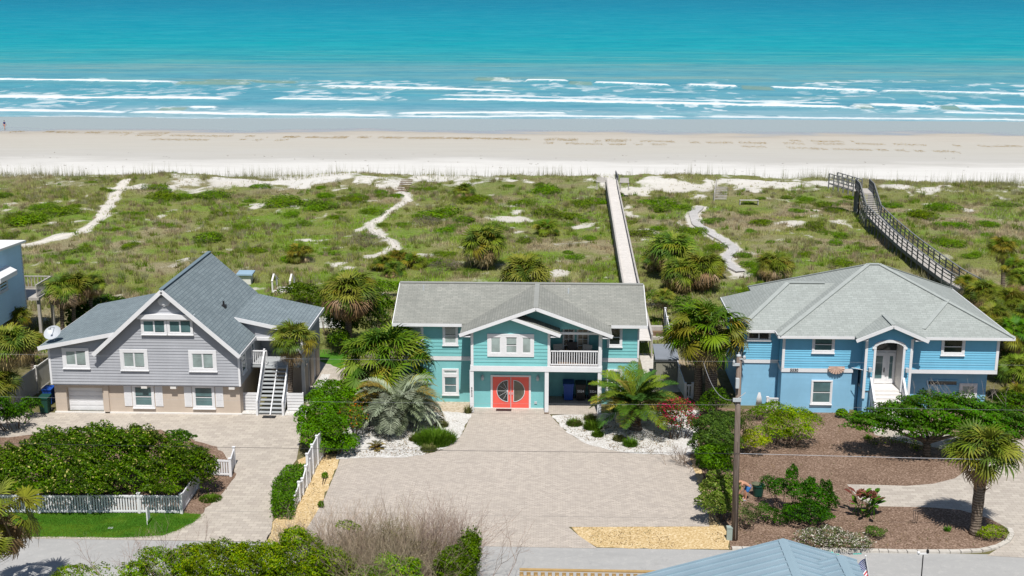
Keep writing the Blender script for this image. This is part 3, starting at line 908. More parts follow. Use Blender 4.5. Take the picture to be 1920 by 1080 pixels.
# ------------------------------------------------------------------ GREY HOUSE
gh = thing('grey_house', 'grey lap-sided house with steep slate-blue roof and white garage door', 'house', (-25, 75, 0))
T = front(70.3)
m = MB()
lap(m, T, [(-30.65, 1.98), (-26.9, 1.98), (-26.9, 5.0), (-30.65, 4.3)])
lap(m, T, [(-26.9, 1.98), (-19.05, 1.98), (-19.05, 4.05), (-23.35, 7.85), (-26.9, 4.75)])
lap(m, east(-19.05), [(70.3, 1.98), (75.8, 1.98), (75.8, 3.95), (70.3, 3.95)])
lap(m, east(-15.95), [(74.3, 1.9), (79.7, 1.9), (79.7, 4.1), (74.3, 4.1)])
lap(m, front(74.3), [(-19.0, 3.75), (-15.95, 3.75), (-15.95, 4.18), (-19.0, 4.82)])
m.box(-30.6, -19.1, 70.31, 80, 1.9, 4.0)
m.slab([(-30.6, 70.32, 4.0), (-26.9, 70.32, 4.0), (-26.9, 70.32, 4.9), (-30.6, 70.32, 4.2)], 9.5, (0, 1, 0))
m.slab([(-26.9, 70.33, 4.0), (-19.1, 70.33, 4.0), (-23.35, 70.33, 7.75), (-26.9, 70.33, 4.7)], 9.5, (0, 1, 0))
m.box(-19.1, -16.0, 75.85, 79.7, 0.0, 4.3)
m.slab([(-20.2, 74.35, 4.0), (-16.0, 74.35, 3.8), (-16.0, 74.35, 4.15), (-20.2, 74.35, 5.05)], 5.3, (0, 1, 0))
m.box(-16.6, -16.0, 74.4, 75.85, 1.9, 3.8)
m.build('siding_wall', M_greysid, gh)
m = MB()
y = 70.65
m.box(-30.7, -29.98, y, 79, 0, 1.9); m.box(-27.72, -19.2, y, 79, 0, 1.9); m.box(-29.98, -27.72, y, y + 0.5, 1.62, 1.9)
m.box(-29.98, -27.72, 71.4, 79, 0, 1.62)
m.box(-19.2, -16.1, 75.9, 79.5, 0, 1.88)
for yy in (74.35, 76.2, 78.2): m.box(-16.35, -15.9, yy, yy + 0.9, 0, 1.88)
m.box(-18.05, -16.36, 74.5, 75.0, 0, 1.9)
m.box(-27.62, -27.32, y - 0.1, y, 0, 1.86)
m.build('block_wall', M_tanwall, gh)
m = MB(); m.box(-30.75, -19.1, 70.55, 70.649, 0, 0.09); m.build('footing', M_trimc, gh)
zl = lambda x, y: 8.1 + 0.9 * (x + 23.35)
zr = lambda x, y: 8.1 - 0.9 * (x + 23.35)
zw = lambda x, y: 4.45 + 0.2 * (x + 31.1)
zp = lambda x, y: 5.265 - 0.213 * (x + 20.2)
m = MB()
roofslab(m, [(-26.37, 69.85), (-23.35, 69.85), (-23.35, 80.3), (-26.37, 80.3)], zl)
roofslab(m, [(-27.75, 69.85), (-26.37, 69.85), (-26.37, 70.25), (-27.75, 70.25)], zl)
roofslab(m, [(-31.1, 69.9), (-26.37, 69.9), (-26.37, 80.0), (-31.1, 80.0)], zw)
roofslab(m, [(-23.35, 69.85), (-18.9, 69.85), (-18.9, 74.0), (-20.2, 74.0), (-20.2, 80.3), (-23.35, 80.3)], zr)
roofslab(m, [(-20.2, 74.0), (-15.7, 74.0), (-15.7, 80.1), (-20.2, 80.1)], zp)
rf = m.build('roof', M_roofg, gh)
m = MB(); m.bar((-23.35, 69.85, 8.11), (-23.35, 80.3, 8.11), 0.26, 0.05); m.build('ridge_cap', M_capg, rf)
m = MB(); m.tube([(-20.9, 74.3, 5.8), (-20.9, 74.3, 6.25)], 0.06, 8); m.box(-21.05, -20.75, 74.15, 74.45, 5.78, 6.0); m.build('vent_pipe', M_dark, rf)
m = MB()
def rake(m, a, b, w=0.05, hgt=0.24):
    m.bar(a, b, w, hgt)
rake(m, (-27.8, 69.82, zl(-27.8, 0) - 0.12), (-23.35, 69.82, 7.98)); rake(m, (-23.35, 69.82, 7.98), (-18.86, 69.82, zr(-18.86, 0) - 0.12))
rake(m, (-31.15, 69.87, zw(-31.15, 0) - 0.1), (-26.4, 69.87, zw(-26.4, 0) - 0.1))
rake(m, (-20.2, 73.97, zp(-20.2, 0) - 0.1), (-15.66, 73.97, zp(-15.66, 0) - 0.1))
m.bar((-18.87, 69.85, zr(-18.87, 0) - 0.12), (-18.87, 74, zr(-18.87, 0) - 0.12), 0.05, 0.2)
m.bar((-15.67, 74, zp(-15.67, 0) - 0.1), (-15.67, 80.15, zp(-15.67, 0) - 0.1), 0.06, 0.22)
m.bar((-31.13, 69.9, zw(-31.13, 0) - 0.12), (-31.13, 80, zw(-31.13, 0) - 0.12), 0.05, 0.2)
m.build('fascia', M_trim, gh)
m = MB(); tb(m, T, -30.72, -30.6, 1.95, 4.25, -0.05, 0.05); m.build('corner_board', M_trim, gh)
m = MB(); tb(m, T, -19.12, -19.0, 1.95, 4.0, -0.05, 0.05); m.build('corner_board', M_trim, gh)
m = MB(); m.box(-16.1, -15.9, 74.1, 74.29, 0, 4.05); m.bar((-19.0, 74.2, 3.82), (-15.9, 74.2, 3.82), 0.16, 0.2); m.build('porch_beam', M_trim, gh)
window(gh, T, -29.85, -28.2, 3.0, 4.3, M_glassb, 'v', 0.2)
window(gh, T, -26.3, -24.6, 2.92, 4.24, M_glassb, 'v', 0.2)
window(gh, T, -22.1, -20.4, 2.9, 4.22, M_glassb, 'v', 0.2)
wd = window(gh, T, -24.85, -23.28, 5.22, 6.2, M_glassm, 'v', 0.12, off=0.05)
wd = window(gh, T, -23.26, -21.7, 5.22, 6.2, M_glassm, 'v', 0.12, off=0.05)
m = MB(); tb(m, T, -25.0, -21.55, 6.21, 6.5, 0.0, 0.32); m.build('window_hood', M_trim, gh)
m = MB()
for a, b in (((-23.35, 7.25), 0.36),):
    m.add([(a[0] + b * math.cos(k * PI / 4) * 1.1, 70.2 + (0.0), a[1] + b * 0.8 * math.sin(k * PI / 4)) for k in range(8)] +
          [(a[0] + b * math.cos(k * PI / 4) * 1.1, 70.27, a[1] + b * 0.8 * math.sin(k * PI / 4)) for k in range(8)],
          [tuple(range(8)), tuple(range(15, 7, -1))] + [(k, (k + 1) % 8, (k + 1) % 8 + 8, k + 8) for k in range(8)])
for k in range(5): m.box(-23.62, -23.08, 70.165, 70.205, 7.06 + k * 0.09, 7.10 + k * 0.09)
m.build('gable_vent', M_trim, gh)
T2 = front(70.65)
for a, b in ((-25.85, -24.5), (-22.12, -20.75)):
    window(gh, T2, a, b, 0.38, 1.85, M_glassm, 'h', 0.14)
    for s0, s1 in ((a - 0.52, a - 0.05), (b + 0.05, b + 0.52)):
        m = MB(); tb(m, T2, s0, s1, 0.48, 1.78, 0.0, 0.04)
        for k in range(18): tb(m, T2, s0 + 0.06, s1 - 0.06, 0.56 + k * 0.065, 0.59 + k * 0.065, 0.04, 0.052)
        m.build('shutter', M_trim, gh)
m = MB()
for k in range(5):
    tb(m, front(71.0), -29.97, -27.73, 0.03 + k * 0.32, 0.335 + k * 0.32, 0.0, 0.04)
    for j in range(4): tb(m, front(71.0), -29.87 + j * 0.55, -29.42 + j * 0.55, 0.08 + k * 0.32, 0.285 + k * 0.32, 0.04, 0.05)
m.build('garage_door', M_trim, gh)
for x in (-25.0, -23.2, -19.6):
    m = MB(); m.box(x - 0.18, x + 0.18, 70.32, 70.64, 1.72, 1.87); m.build('beam_end', M_trimc, gh)
window(gh, east(-19.05), 70.75, 71.75, 2.55, 4.0, M_glassm, 'h', 0.11)
window(gh, east(-19.05), 73.2, 73.9, 2.9, 3.9, M_glassm, 'h', 0.1)
# entry porch with stairs
m = MB(); m.box(-19.0, -16.02, 73.0, 75.8, 2.3, 2.45); m.build('porch_floor', M_greystep, gh)
m = MB(); tb(m, front(75.8), -18.0, -16.7, 2.46, 3.75, 0.02, 0.07)
tb(m, front(75.8), -17.9, -17.36, 2.5, 3.7, 0.07, 0.085); tb(m, front(75.8), -17.3, -16.8, 2.5, 3.7, 0.07, 0.085)
dr = m.build('door', M_trim, gh)
m = MB(); m.box(-17.42, -17.36, 75.68, 75.715, 2.95, 3.0); m.build('handle', M_dark, dr)
railing(gh, (-18.98, 73.05, 2.45), (-18.0, 73.05, 2.45), 0, 0.95, M_trim)
railing(gh, (-16.55, 73.05, 2.45), (-15.95, 73.05, 2.45), 0, 0.95, M_trim)
m = MB()
N = 12
for k in range(N):
    z = 2.38 * (k + 0.6) / N; yv = 70.65 + 2.35 * (k + 0.5) / N
    m.box(-18.1, -16.6, yv - 0.13, yv + 0.13, z, z + 0.05)
st = m.build('staircase', M_greystep, gh)
for x in (-18.15, -17.35, -16.55):
    m = MB(); m.bar((x, 70.5, -0.0), (x, 73.0, 2.36), 0.06, 0.2); m.build('stringer', M_trim, st)
for x in (-18.15, -16.55):
    m = MB(); m.bar((x, 70.5, 0.85), (x, 73.05, 3.35), 0.09, 0.14); m.box(x - 0.06, x + 0.06, 70.44, 70.56, 0, 0.95); m.box(x - 0.06, x + 0.06, 72.98, 73.1, 2.3, 3.5)
    m.bar((x, 70.5, 0.45), (x, 73.05, 2.95), 0.05, 0.08); m.build('handrail', M_trim, st)
for x0, x1 in ((-19.45, -18.22), (-16.48, -15.45)):
    m = MB()
    for k in range(6): m.box(x0, x1, 71.38, 71.42, 0.06 + k * 0.19, 0.22 + k * 0.19)
    for x in (x0 + 0.04, x1 - 0.04): m.box(x - 0.04, x + 0.04, 71.425, 71.5, 0, 1.2)
    m.build('slatted_screen', M_trim, gh)
m = MB(); m.box(-17.75, -16.95, 70.0, 70.4, 0.024, 0.05)
tag(m.build('door_mat', M_dark), 'dark door mat at the foot of the grey house stairs', 'door mat')
m = MB(); m.box(-17.7, -16.9, 75.0, 75.4, 2.452, 2.48)
tag(m.build('door_mat', M_woodye), 'tan door mat at the top of the grey house stairs', 'door mat')

# ------------------------------------------------------------------ TEAL HOUSE
th = thing('teal_house', 'teal two-storey house with coral double doors and an upstairs balcony', 'house', (-2, 75, 0))
m = MB()
for a, b in ((-9.4, -5.0), (2.92, 5.25)): lap(m, front(73.4), [(a, 3.05), (b, 3.05), (b, 5.1), (a, 5.1)], 0.22)
T = front(71.5)
lap(m, T, [(-5.0, 3.06), (-0.3, 3.06), (-0.3, 5.2), (-2.6, 6.1), (-5.0, 5.22)], 0.22)
lap(m, front(73.9), [(-0.3, 3.0), (2.9, 3.0), (2.9, 5.4), (-0.3, 5.4)], 0.22)
lap(m, east(5.25), [(73.4, 3.05), (80.6, 3.05), (80.6, 5.1), (73.4, 5.1)], 0.22)
m.box(-9.38, -5.02, 73.41, 80.6, 3.0, 5.05); m.box(2.93, 5.24, 73.41, 80.6, 3.0, 5.05); m.box(-5.0, 2.9, 73.95, 80.0, 3.0, 5.5)
m.box(-4.98, -0.32, 71.52, 74.6, 3.0, 5.15)
m.slab([(-4.98, 71.52, 5.15), (-0.32, 71.52, 5.15), (-2.6, 71.52, 6.05)], 1.0, (0, 1, 0))
m.box(2.82, 2.9, 72.0, 74.6, 3.0, 5.2)
m.build('siding_wall', M_tealsid, th)
m = MB()
m.slab([(-2.7, 72.4, 5.15), (2.9, 72.4, 5.15), (2.9, 72.4, 5.32), (-1.1, 72.4, 6.72), (-2.7, 72.4, 6.14)], 0.3, (0, 1, 0))
m.build('gable_wall', M_tealsid, th)
m = MB()
m.box(-9.4, -5.02, 73.42, 80.6, 0, 2.8); m.box(2.92, 5.25, 73.42, 80.6, 0, 2.8)
m.box(-4.95, -0.45, 72.3, 74.0, 0, 2.72); m.box(-5.0, 2.9, 74.7, 80.0, 0, 2.9); m.box(-5.0, -0.5, 74.01, 74.69, 0, 2.7)
m.build('block_wall', M_tealblk, th)
m = MB()
for a, b in ((-9.42, -5.02), (2.93, 5.28)): m.box(a, b, 73.36, 73.6, 2.78, 3.04)
m.box(-5.1, 2.95, 71.42, 71.7, 2.72, 3.05); m.box(2.7, 2.95, 71.7, 73.3, 2.72, 3.05); m.box(-5.1, -4.9, 71.7, 73.3, 2.72, 3.05)
m.build('band_board', M_trim, th)
m = MB(); m.box(-4.9, 2.7, 71.7, 74.68, 2.74, 2.98); m.build('balcony_floor', M_woodbr, th)
pieces('porch_post', M_trim, th, [(x - 0.12, x + 0.12, 71.45, 71.69, 0, 2.72) for x in (-5.02, -0.42, 2.82)] + [(2.72, 2.93, 71.45, 71.66, 3.05, 5.2)])
pieces('corner_board', M_trim, th, [(-5.06, -4.9, 71.44, 71.52, 3.05, 5.3), (-0.38, -0.22, 71.44, 71.52, 3.05, 5.2), (5.2, 5.3, 73.33, 73.45, 3.05, 5.05)])
pieces('balcony_beam', M_trim, th, [(-0.22, 2.72, 71.5, 71.62, 5.08, 5.22)])
m = MB(); m.box(-0.56, -0.28, 71.35, 71.75, 0.024, 0.09); m.build('post_footing', M_woodbr, th)
zm = lambda x, y: 6.9 - 0.39 * abs(y - 77.0)
zc = lambda x, y: 6.9 - 0.367 * abs(x + 1.1)
m = MB()
roofslab(m, [(-10.0, 72.9), (5.73, 72.9), (5.73, 77), (-10.0, 77)], zm); roofslab(m, [(-10.0, 77), (5.73, 77), (5.73, 81.1), (-10.0, 81.1)], zm)
roofslab(m, [(-5.68, 71.0), (-1.1, 71.0), (-1.1, 77), (-5.68, 77)], zc, 0.14); roofslab(m, [(-1.1, 71.0), (3.5, 71.0), (3.5, 77), (-1.1, 77)], zc, 0.14)
zs = lambda x, y: 6.30 - 0.36 * (x + 2.6)
roofslab(m, [(-2.62, 71.03), (0.38, 71.03), (0.38, 72.39), (-2.62, 72.39)], zs, 0.12)
rf = m.build('roof', M_rooft, th)
m = MB(); m.bar((-10.0, 77, 6.91), (5.73, 77, 6.91), 0.3, 0.05); m.bar((-1.1, 71.0, 6.91), (-1.1, 76.8, 6.91), 0.3, 0.05); m.build('ridge_cap', M_capt, rf)
for x, y in ((-8.4, 76.2), (0.9, 76.0)):
    m = MB(); m.tube([(x, y, zm(x, y) - 0.05), (x, y, zm(x, y) + 0.32)], 0.05, 8); m.build('vent_pipe', M_lamp, rf)
m = MB()
rake(m, (-5.72, 70.97, zc(-5.72, 0) - 0.1), (-1.1, 70.97, 6.8), 0.05, 0.2); rake(m, (-1.1, 70.97, 6.8), (3.54, 70.97, zc(3.54, 0) - 0.1), 0.05, 0.2)
rake(m, (-2.62, 70.99, zs(-2.62, 0) - 0.09), (0.4, 70.99, zs(0.4, 0) - 0.09), 0.05, 0.2)
for x0, x1 in ((-10.04, -5.7), (3.52, 5.77)): m.box(x0, x1, 72.85, 72.9, zm(0, 72.9) - 0.19, zm(0, 72.9) - 0.01)
m.bar((5.75, 72.9, zm(0, 72.9) - 0.1), (5.75, 77, 6.8), 0.05, 0.18); m.bar((-10.02, 72.9, zm(0, 72.9) - 0.1), (-10.02, 77, 6.8), 0.05, 0.18)
m.box(-5.66, -5.05, 71.0, 71.5, 5.0, 5.06); m.box(2.93, 3.5, 71.0, 71.5, 4.98, 5.04); m.box(-0.2, 0.36, 71.02, 71.49, 5.02, 5.08)
m.build('fascia', M_trim, th)
for (u0, u1, sp, pn) in ((-3.95, -3.13, 'n', M_glassb), (-3.03, -2.13, 'h', M_glassb), (-2.03, -1.28, 'n', M_glassb)):
    window(th, T, u0, u1, 3.78, 5.0, pn, sp, 0.11, sill=False)
m = MB(); tb(m, T, -4.05, -1.2, 5.0, 5.1, 0.03, 0.085); tb(m, T, -4.05, -1.2, 3.66, 3.775, 0.03, 0.085)
for a, b in ((-4.05, -3.952), (-3.128, -3.032), (-2.128, -2.032), (-1.278, -1.2)): tb(m, T, a, b, 3.778, 4.998, 0.03, 0.08)
m.build('window_surround', M_trim, th)
TM = front(73.4)
window(th, TM, -9.05, -8.15, 3.8, 5.02, M_glassb, 'h', 0.12)
window(th, TM, -6.95, -5.98, 3.78, 5.05, M_glassb, 'h', 0.12)
window(th, front(73.42), -7.02, -5.97, 0.5, 1.8, M_glassm, 'h', 0.13)
window(th, front(73.42), -7.02, -5.97, 1.80, 2.22, M_glassb, 'n', 0.11, sill=False)
window(th, TM, 3.3, 4.25, 3.78, 5.05, M_glassd, 'h', 0.12)
window(th, front(73.42), 3.25, 4.3, 0.6, 2.3, M_glassm, 'h', 0.13)
TD = front(72.3)
m = MB()
tb(m, TD, -3.9, -3.78, 0.03, 2.1, 0.0, 0.06); tb(m, TD, -1.52, -1.4, 0.03, 2.1, 0.0, 0.06); tb(m, TD, -3.9, -1.4, 2.1, 2.2, 0.0, 0.064)
m.build('door_frame', M_trim, th)
for x0, x1, sg in ((-3.77, -2.67, -1), (-2.63, -1.53, 1)):
    m = MB(); tb(m, TD, x0, x1, 0.05, 2.09, 0.0, 0.045)
    d = m.build('door', M_coral, th)
    d['label'] = 'coral door with a half-round glass light'
    hx = x1 - 0.16 if sg < 0 else x0 + 0.16
    arc = [(hx + sg * 0.68 * math.cos(a), 1.18 + 0.70 * math.sin(a)) for a in np.linspace(-PI / 2, PI / 2, 17)]
    g = MB(); g.slab([TD(u, w, 0.052) for u, w in arc], 0.006, (0, 1, 0)); g.build('glass_light', M_glassd if sg < 0 else M_glassg, d)
    f = MB()
    for (a0, b0), (a1, b1) in zip(arc, arc[1:] + arc[:1]): f.bar(TD(a0, b0, 0.055), TD(a1, b1, 0.055), 0.03, 0.03, (0, 1, 0))
    if sg < 0:
        for a in np.linspace(-1.1, 1.1, 5): f.bar(TD(hx, 1.18, 0.056), TD(hx + sg * 0.62 * math.cos(a), 1.18 + 0.62 * math.sin(a), 0.056), 0.012, 0.012, (0, 1, 0))
    f.build('light_frame', M_trim, d)
    hnd = MB(); tb(hnd, TD, (x1 - 0.09 if sg < 0 else x0 + 0.04), (x1 - 0.04 if sg < 0 else x0 + 0.09), 0.95, 1.1, 0.045, 0.09); hnd.build('handle', M_lamp, d)
m = MB(); m.box(-2.65, -2.63, 72.22, 72.3, 0.05, 2.09); m.build('astragal', M_trim, th)
for x in (-4.4, -0.98):
    m = MB(); tb(m, TD, x - 0.05, x + 0.05, 1.95, 2.2, 0.0, 0.05); m.lathe((x, 72.16, 2.0), [(0.02, -0.12), (0.08, -0.08), (0.10, 0.08), (0.05, 0.18), (0.01, 0.24)], 8)
    m.build('wall_lamp', M_lamp, th)
m = MB(); m.box(-4.95, -0.5, 72.22, 72.299, 0.0, 0.07); m.build('threshold', M_trimc, th)
m = MB(); tb(m, TD, -1.18, -1.02, 0.35, 0.5, 0.0, 0.05); m.build('outlet_box', M_lamp, th)
railing(th, (-0.2, 71.55, 3.0), (2.7, 71.55, 3.0), 0.06, 1.05, M_trim, 'balcony_railing', 0.145, 0.05)
TB = front(73.9)
for x0, x1 in ((0.55, 1.3), (1.42, 2.2)):
    m = MB()
    tb(m, TB, x0, x0 + 0.1, 3.0, 5.05, 0.04, 0.09); tb(m, TB, x1 - 0.1, x1, 3.0, 5.05, 0.04, 0.09); tb(m, TB, x0 + 0.1, x1 - 0.1, 4.95, 5.05, 0.04, 0.09); tb(m, TB, x0 + 0.1, x1 - 0.1, 3.0, 3.25, 0.04, 0.09)
    d = m.build('balcony_door', M_trim, th)
    g = MB(); tb(g, TB, x0 + 0.1, x1 - 0.1, 3.25, 4.95, 0.045, 0.06); g.build('pane', M_glassc if x0 > 1 else M_glassd, d)
    g = MB()
    for k in range(1, 4): tb(g, TB, x0 + 0.1, x1 - 0.1, 3.25 + k * .42, 3.28 + k * .42, 0.06, 0.07)
    tb(g, TB, (x0 + x1) / 2 - .012, (x0 + x1) / 2 + .012, 3.25, 4.95, 0.06, 0.072); g.build('muntin', M_trim, d)
text_mesh('house_number', '5\n5\n2\n4', 0.17, (-5.02, 71.44, 1.35), (PI / 2, 0, 0), M_num, th)
M_rug = paint('dark_red_deck', (0.10, 0.03, 0.035), 0.8, 0.2)
m = MB(); m.box(-3.55, -2.6, 71.75, 72.1, 0.0325, 0.06)
tag(m.build('door_mat', M_dark), 'dark door mat below the coral double doors', 'door mat')
def chair(name, label, x, y, z, rz, mat):
    t = thing(name, label, 'chair', (x, y, z))
    c, s = math.cos(rz), math.sin(rz)
    def P(u, v, w): return (x + u * c - v * s, y + u * s + v * c, z + w)
    m = MB(); m.slab([P(-.3, -.3, .45), P(.3, -.3, .45), P(.3, .3, .42), P(-.3, .3, .42)], 0.1); m.build('seat', mat, t)
    m = MB(); m.slab([P(-.3, .26, .4), P(.3, .26, .4), P(.3, .36, 1.0), P(-.3, .36, 1.0)], 0.06, (-s * -1 * 0 - s, c, 0)); m.build('backrest', mat, t)
    for u in (-.3, .3):
        m = MB(); m.bar(P(u, -.3, .66), P(u, .3, .66), 0.07, 0.04); m.build('arm', mat, t)
        for v in (-.27, .27):
            m = MB(); m.bar(P(u, v, 0), P(u, v, .64), 0.05, 0.05, (0, 1, 0)); m.build('leg', mat, t)
    return t
M_wick = paint('wicker', (0.40, 0.37, 0.34), 0.8, 0.2, 8)
M_wickd = paint('wicker_dark', (0.10, 0.08, 0.075), 0.8, 0.2, 8)
chair('patio_chair', 'pale wicker armchair at the end of the balcony by the wall', 0.35, 72.8, 2.98, 0.3, M_wick)
chair('patio_chair', 'pale wicker armchair in the middle of the balcony', 1.95, 72.75, 2.98, -0.4, M_wick)
chair('patio_chair', 'dark armchair on the balcony in front of the glass doors', 1.15, 73.25, 2.98, 0.0, M_wickd)

# ------------------------------------------------------------------ BLUE HOUSE
bh = thing('blue_house', 'bright blue house with pale hip roof and arched white entry porch', 'house', (20, 77, 0))
m = MB()
T = front(72.24)
lap(m, T, [(13.98, 2.88), (18.9, 2.88), (18.9, 5.0), (13.98, 5.0)], 0.155)
lap(m, T, [(21.75, 2.88), (26.95, 2.88), (26.95, 5.0), (21.75, 5.0)], 0.155)
lap(m, front(73.4), [(11.75, 3.05), (13.95, 3.05), (13.95, 4.95), (11.75, 4.95)], 0.155)
lap(m, west(13.98), [(72.24, 2.88), (73.4, 2.88), (73.4, 5.0), (72.24, 5.0)], 0.155)
lap(m, west(11.75), [(73.4, 3.05), (80.6, 3.05), (80.6, 4.95), (73.4, 4.95)], 0.155)
lap(m, east(26.95), [(72.24, 2.88), (83.6, 2.88), (83.6, 5.0), (72.24, 5.0)], 0.155)
m.box(14.0, 26.93, 72.27, 83.6, 2.8, 5.0) if False else None
m.box(14.0, 18.95, 72.27, 83.6, 2.8, 4.98); m.box(21.7, 26.93, 72.27, 83.6, 2.8, 4.98); m.box(18.95, 21.7, 73.05, 83.6, 1.6, 4.98); m.box(11.77, 13.98, 73.43, 80.5, 2.9, 4.93)
# porch front with an arched opening, built of laps either side and above
TP = front(71.6)
ax0, ax1, asp = 19.42, 21.06, 4.45
lap(m, TP, [(18.82, 1.7), (ax0, 1.7), (ax0, asp), (18.82, asp)], 0.155)
lap(m, TP, [(ax1, 1.7), (21.6, 1.7), (21.6, asp), (ax1, asp)], 0.155)
acx, ah, aw = (ax0 + ax1) / 2, 0.34, (ax1 - ax0) / 2
arcz = lambda u: asp + ah * math.sqrt(max(0, 1 - ((u - acx) / aw) ** 2)) * 1.0
us = np.linspace(18.82, 21.6, 29)
topz = lambda u: 5.72 - 0.42 * abs(u - 20.25)
for u0, u1 in zip(us[:-1], us[1:]):
    b0 = arcz(u0) if ax0 < u0 < ax1 else asp
    b1 = arcz(u1) if ax0 < u1 < ax1 else asp
    z = asp
    while z < 5.9:
        P = clip([(u0, b0), (u1, b1), (u1, topz(u1)), (u0, topz(u0))], z, z + 0.155)
        if len(P) > 2: m.poly([TP(u, w, 0.032 - 0.026 * (w - z) / 0.155) for u, w in P])
        z += 0.155
lap(m, west(18.82), [(71.6, 1.7), (72.24, 1.7), (72.24, 4.95), (71.6, 4.95)], 0.155)
lap(m, east(21.6), [(71.6, 1.7), (72.24, 1.7), (72.24, 4.95), (71.6, 4.95)], 0.155)
m.build('siding_wall', M_bluesid, bh)
m = MB()
m.box(13.98, 18.25, 72.25, 83.6, 0, 2.62); m.box(11.75, 13.96, 73.42, 80.5, 0, 2.8); m.box(18.26, 18.8, 72.9, 83.6, 0, 2.62); m.box(18.81, 21.75, 73.0, 83.6, 0, 1.5); m.box(21.76, 26.75, 73.1, 83.4, 0, 2.6)
m.box(18.85, 19.3, 71.65, 72.85, 0, 1.6); m.box(21.15, 21.58, 71.65, 72.85, 0, 1.6)
m.build('block_wall', M_blueblk, bh)
m = MB()
tb(m, T, 13.95, 18.3, 2.63, 2.87, -0.15, 0.045); tb(m, T, 21.72, 27.0, 2.63, 2.87, -0.15, 0.045); tb(m, front(73.4), 11.7, 13.93, 2.82, 3.04, -0.1, 0.045); m.box(13.93, 13.98, 72.3, 73.36, 2.63, 2.87)
m.build('band_board', M_trim, bh)
m = MB()
for TT, a, b, c, d in ((T, 13.94, 14.1, 2.88, 4.95), (T, 26.82, 26.99, 2.88, 4.95), (TP, 18.78, 18.94, 1.2, 4.98), (TP, 21.48, 21.64, 1.2, 4.98)):
    m = MB(); tb(m, TT, a, b, c, d, -0.02, 0.055); m.build('corner_board', M_trim, bh)
P0, P1, P2, P3 = (13.6, 71.8), (27.7, 71.8), (27.7, 84.1), (13.6, 84.1)
E0, RZ = 5.05, 8.15
R0, R1 = (20.25, 77.9), (20.95, 77.9)
def hip(m, pts, zs, th=0.15):
    m.slab([(p[0], p[1], z) for p, z in zip(pts, zs)], th)
m = MB()
hip(m, [P0, P1, R1, R0], [E0, E0, RZ, RZ]); hip(m, [P1, P2, R1], [E0, E0, RZ]); hip(m, [P2, P3, R0, R1], [E0, E0, RZ, RZ]); hip(m, [P3, P0, R0], [E0, E0, RZ])
W0, W1, W2, W3, WR0, WR1 = (11.3, 73.0), (18.2, 73.0), (18.2, 81.0), (11.3, 81.0), (15.0, 77.0), (18.2, 77.0)
hip(m, [W0, W1, WR1, WR0], [E0, E0, 7.1, 7.1]); hip(m, [W2, W3, WR0, WR1], [E0, E0, 7.1, 7.1]); hip(m, [W3, W0, WR0], [E0, E0, 7.1])
zpt = lambda x, y: 5.98 - 0.43 * abs(x - 20.25)
roofslab(m, [(18.15, 71.15), (20.25, 71.15), (20.25, 74.2), (18.15, 74.2)], zpt, 0.13); roofslab(m, [(20.25, 71.15), (22.35, 71.15), (22.35, 74.2), (20.25, 74.2)], zpt, 0.13)
rf = m.build('roof', M_roofb, bh)
m = MB()
def capbar(a, b): m.bar((a[0], a[1], a[2] + 0.015), (b[0], b[1], b[2] + 0.015), 0.30, 0.045)
for p, r in ((P0, R0), (P1, R1), (P2, R1), (P3, R0)): capbar((*p, E0), (*r, RZ))
capbar((*R0, RZ), (*R1, RZ)); capbar((*W0, E0), (*WR0, 7.1)); capbar((*WR0, 7.1), (17.3, 77.0, 7.1))
capbar((20.25, 71.15, 5.98), (20.25, 73.4, 5.98))
fz = lambda x, y: E0 + (RZ - E0) * (y - 71.8) / (77.9 - 71.8)
capbar((22.4, 72.45, fz(0, 72.45)), (24.5, 74.85, fz(0, 74.85)))
m.build('ridge_cap', M_caps, rf)
m = MB()
rake(m, (18.1, 71.12, zpt(18.1, 0) - 0.1), (20.25, 71.12, 5.88), 0.05, 0.2); rake(m, (20.25, 71.12, 5.88), (22.4, 71.12, zpt(22.4, 0) - 0.1), 0.05, 0.2)
for x0, x1 in ((13.57, 18.2), (22.3, 27.73)): m.box(x0, x1, 71.75, 71.8, E0 - 0.16, E0 - 0.005)
m.box(27.7, 27.75, 71.8, 84.1, E0 - 0.16, E0 - 0.005); m.box(11.25, 13.56, 72.95, 73.0, E0 - 0.16, E0 - 0.005); m.box(11.25, 11.3, 73.0, 81, E0 - 0.16, E0 - 0.005); m.box(13.55, 13.6, 71.8, 72.95, E0 - 0.16, E0 - 0.005)
m.box(18.15, 18.8, 71.17, 71.6, 4.96, 5.02); m.box(21.62, 22.35, 71.17, 71.6, 4.96, 5.02)
m.build('fascia', M_trim, bh)
m = MB()
m.box(13.65, 18.15, 71.82, 72.23, E0 - 0.19, E0 - 0.155); m.box(22.35, 27.65, 71.82, 72.23, E0 - 0.19, E0 - 0.155); m.box(11.35, 13.6, 73.02, 73.38, E0 - 0.19, E0 - 0.155)
m.build('soffit', M_trim, bh)
window(bh, T, 15.72, 17.08, 3.88, 4.98, M_glassm, 'h', 0.13)
window(bh, T, 23.5, 24.92, 3.82, 4.92, M_glassd, 'h', 0.14)
window(bh, front(72.25), 15.82, 17.12, 0.58, 2.12, M_glassm, 'h', 0.09, trimmat=M_trim)
window(bh, front(73.4), 11.95, 13.4, 4.3, 4.86, M_glassd, 'v', 0.08)
window(bh, front(73.1), 23.1, 25.0, 1.55, 1.95, M_glassd, 'n', 0.04, trimmat=M_blueblk, sill=False)
window(bh, front(73.1), 25.1, 26.2, 0.85, 1.75, M_glassb, 'n', 0.16)
m = MB()
tb(m, TP, ax0 - 0.12, ax0 + 0.02, 1.65, asp, 0.0, 0.075); tb(m, TP, ax1 - 0.02, ax1 + 0.12, 1.65, asp, 0.0, 0.075)
aa = np.linspace(PI, 0, 15)
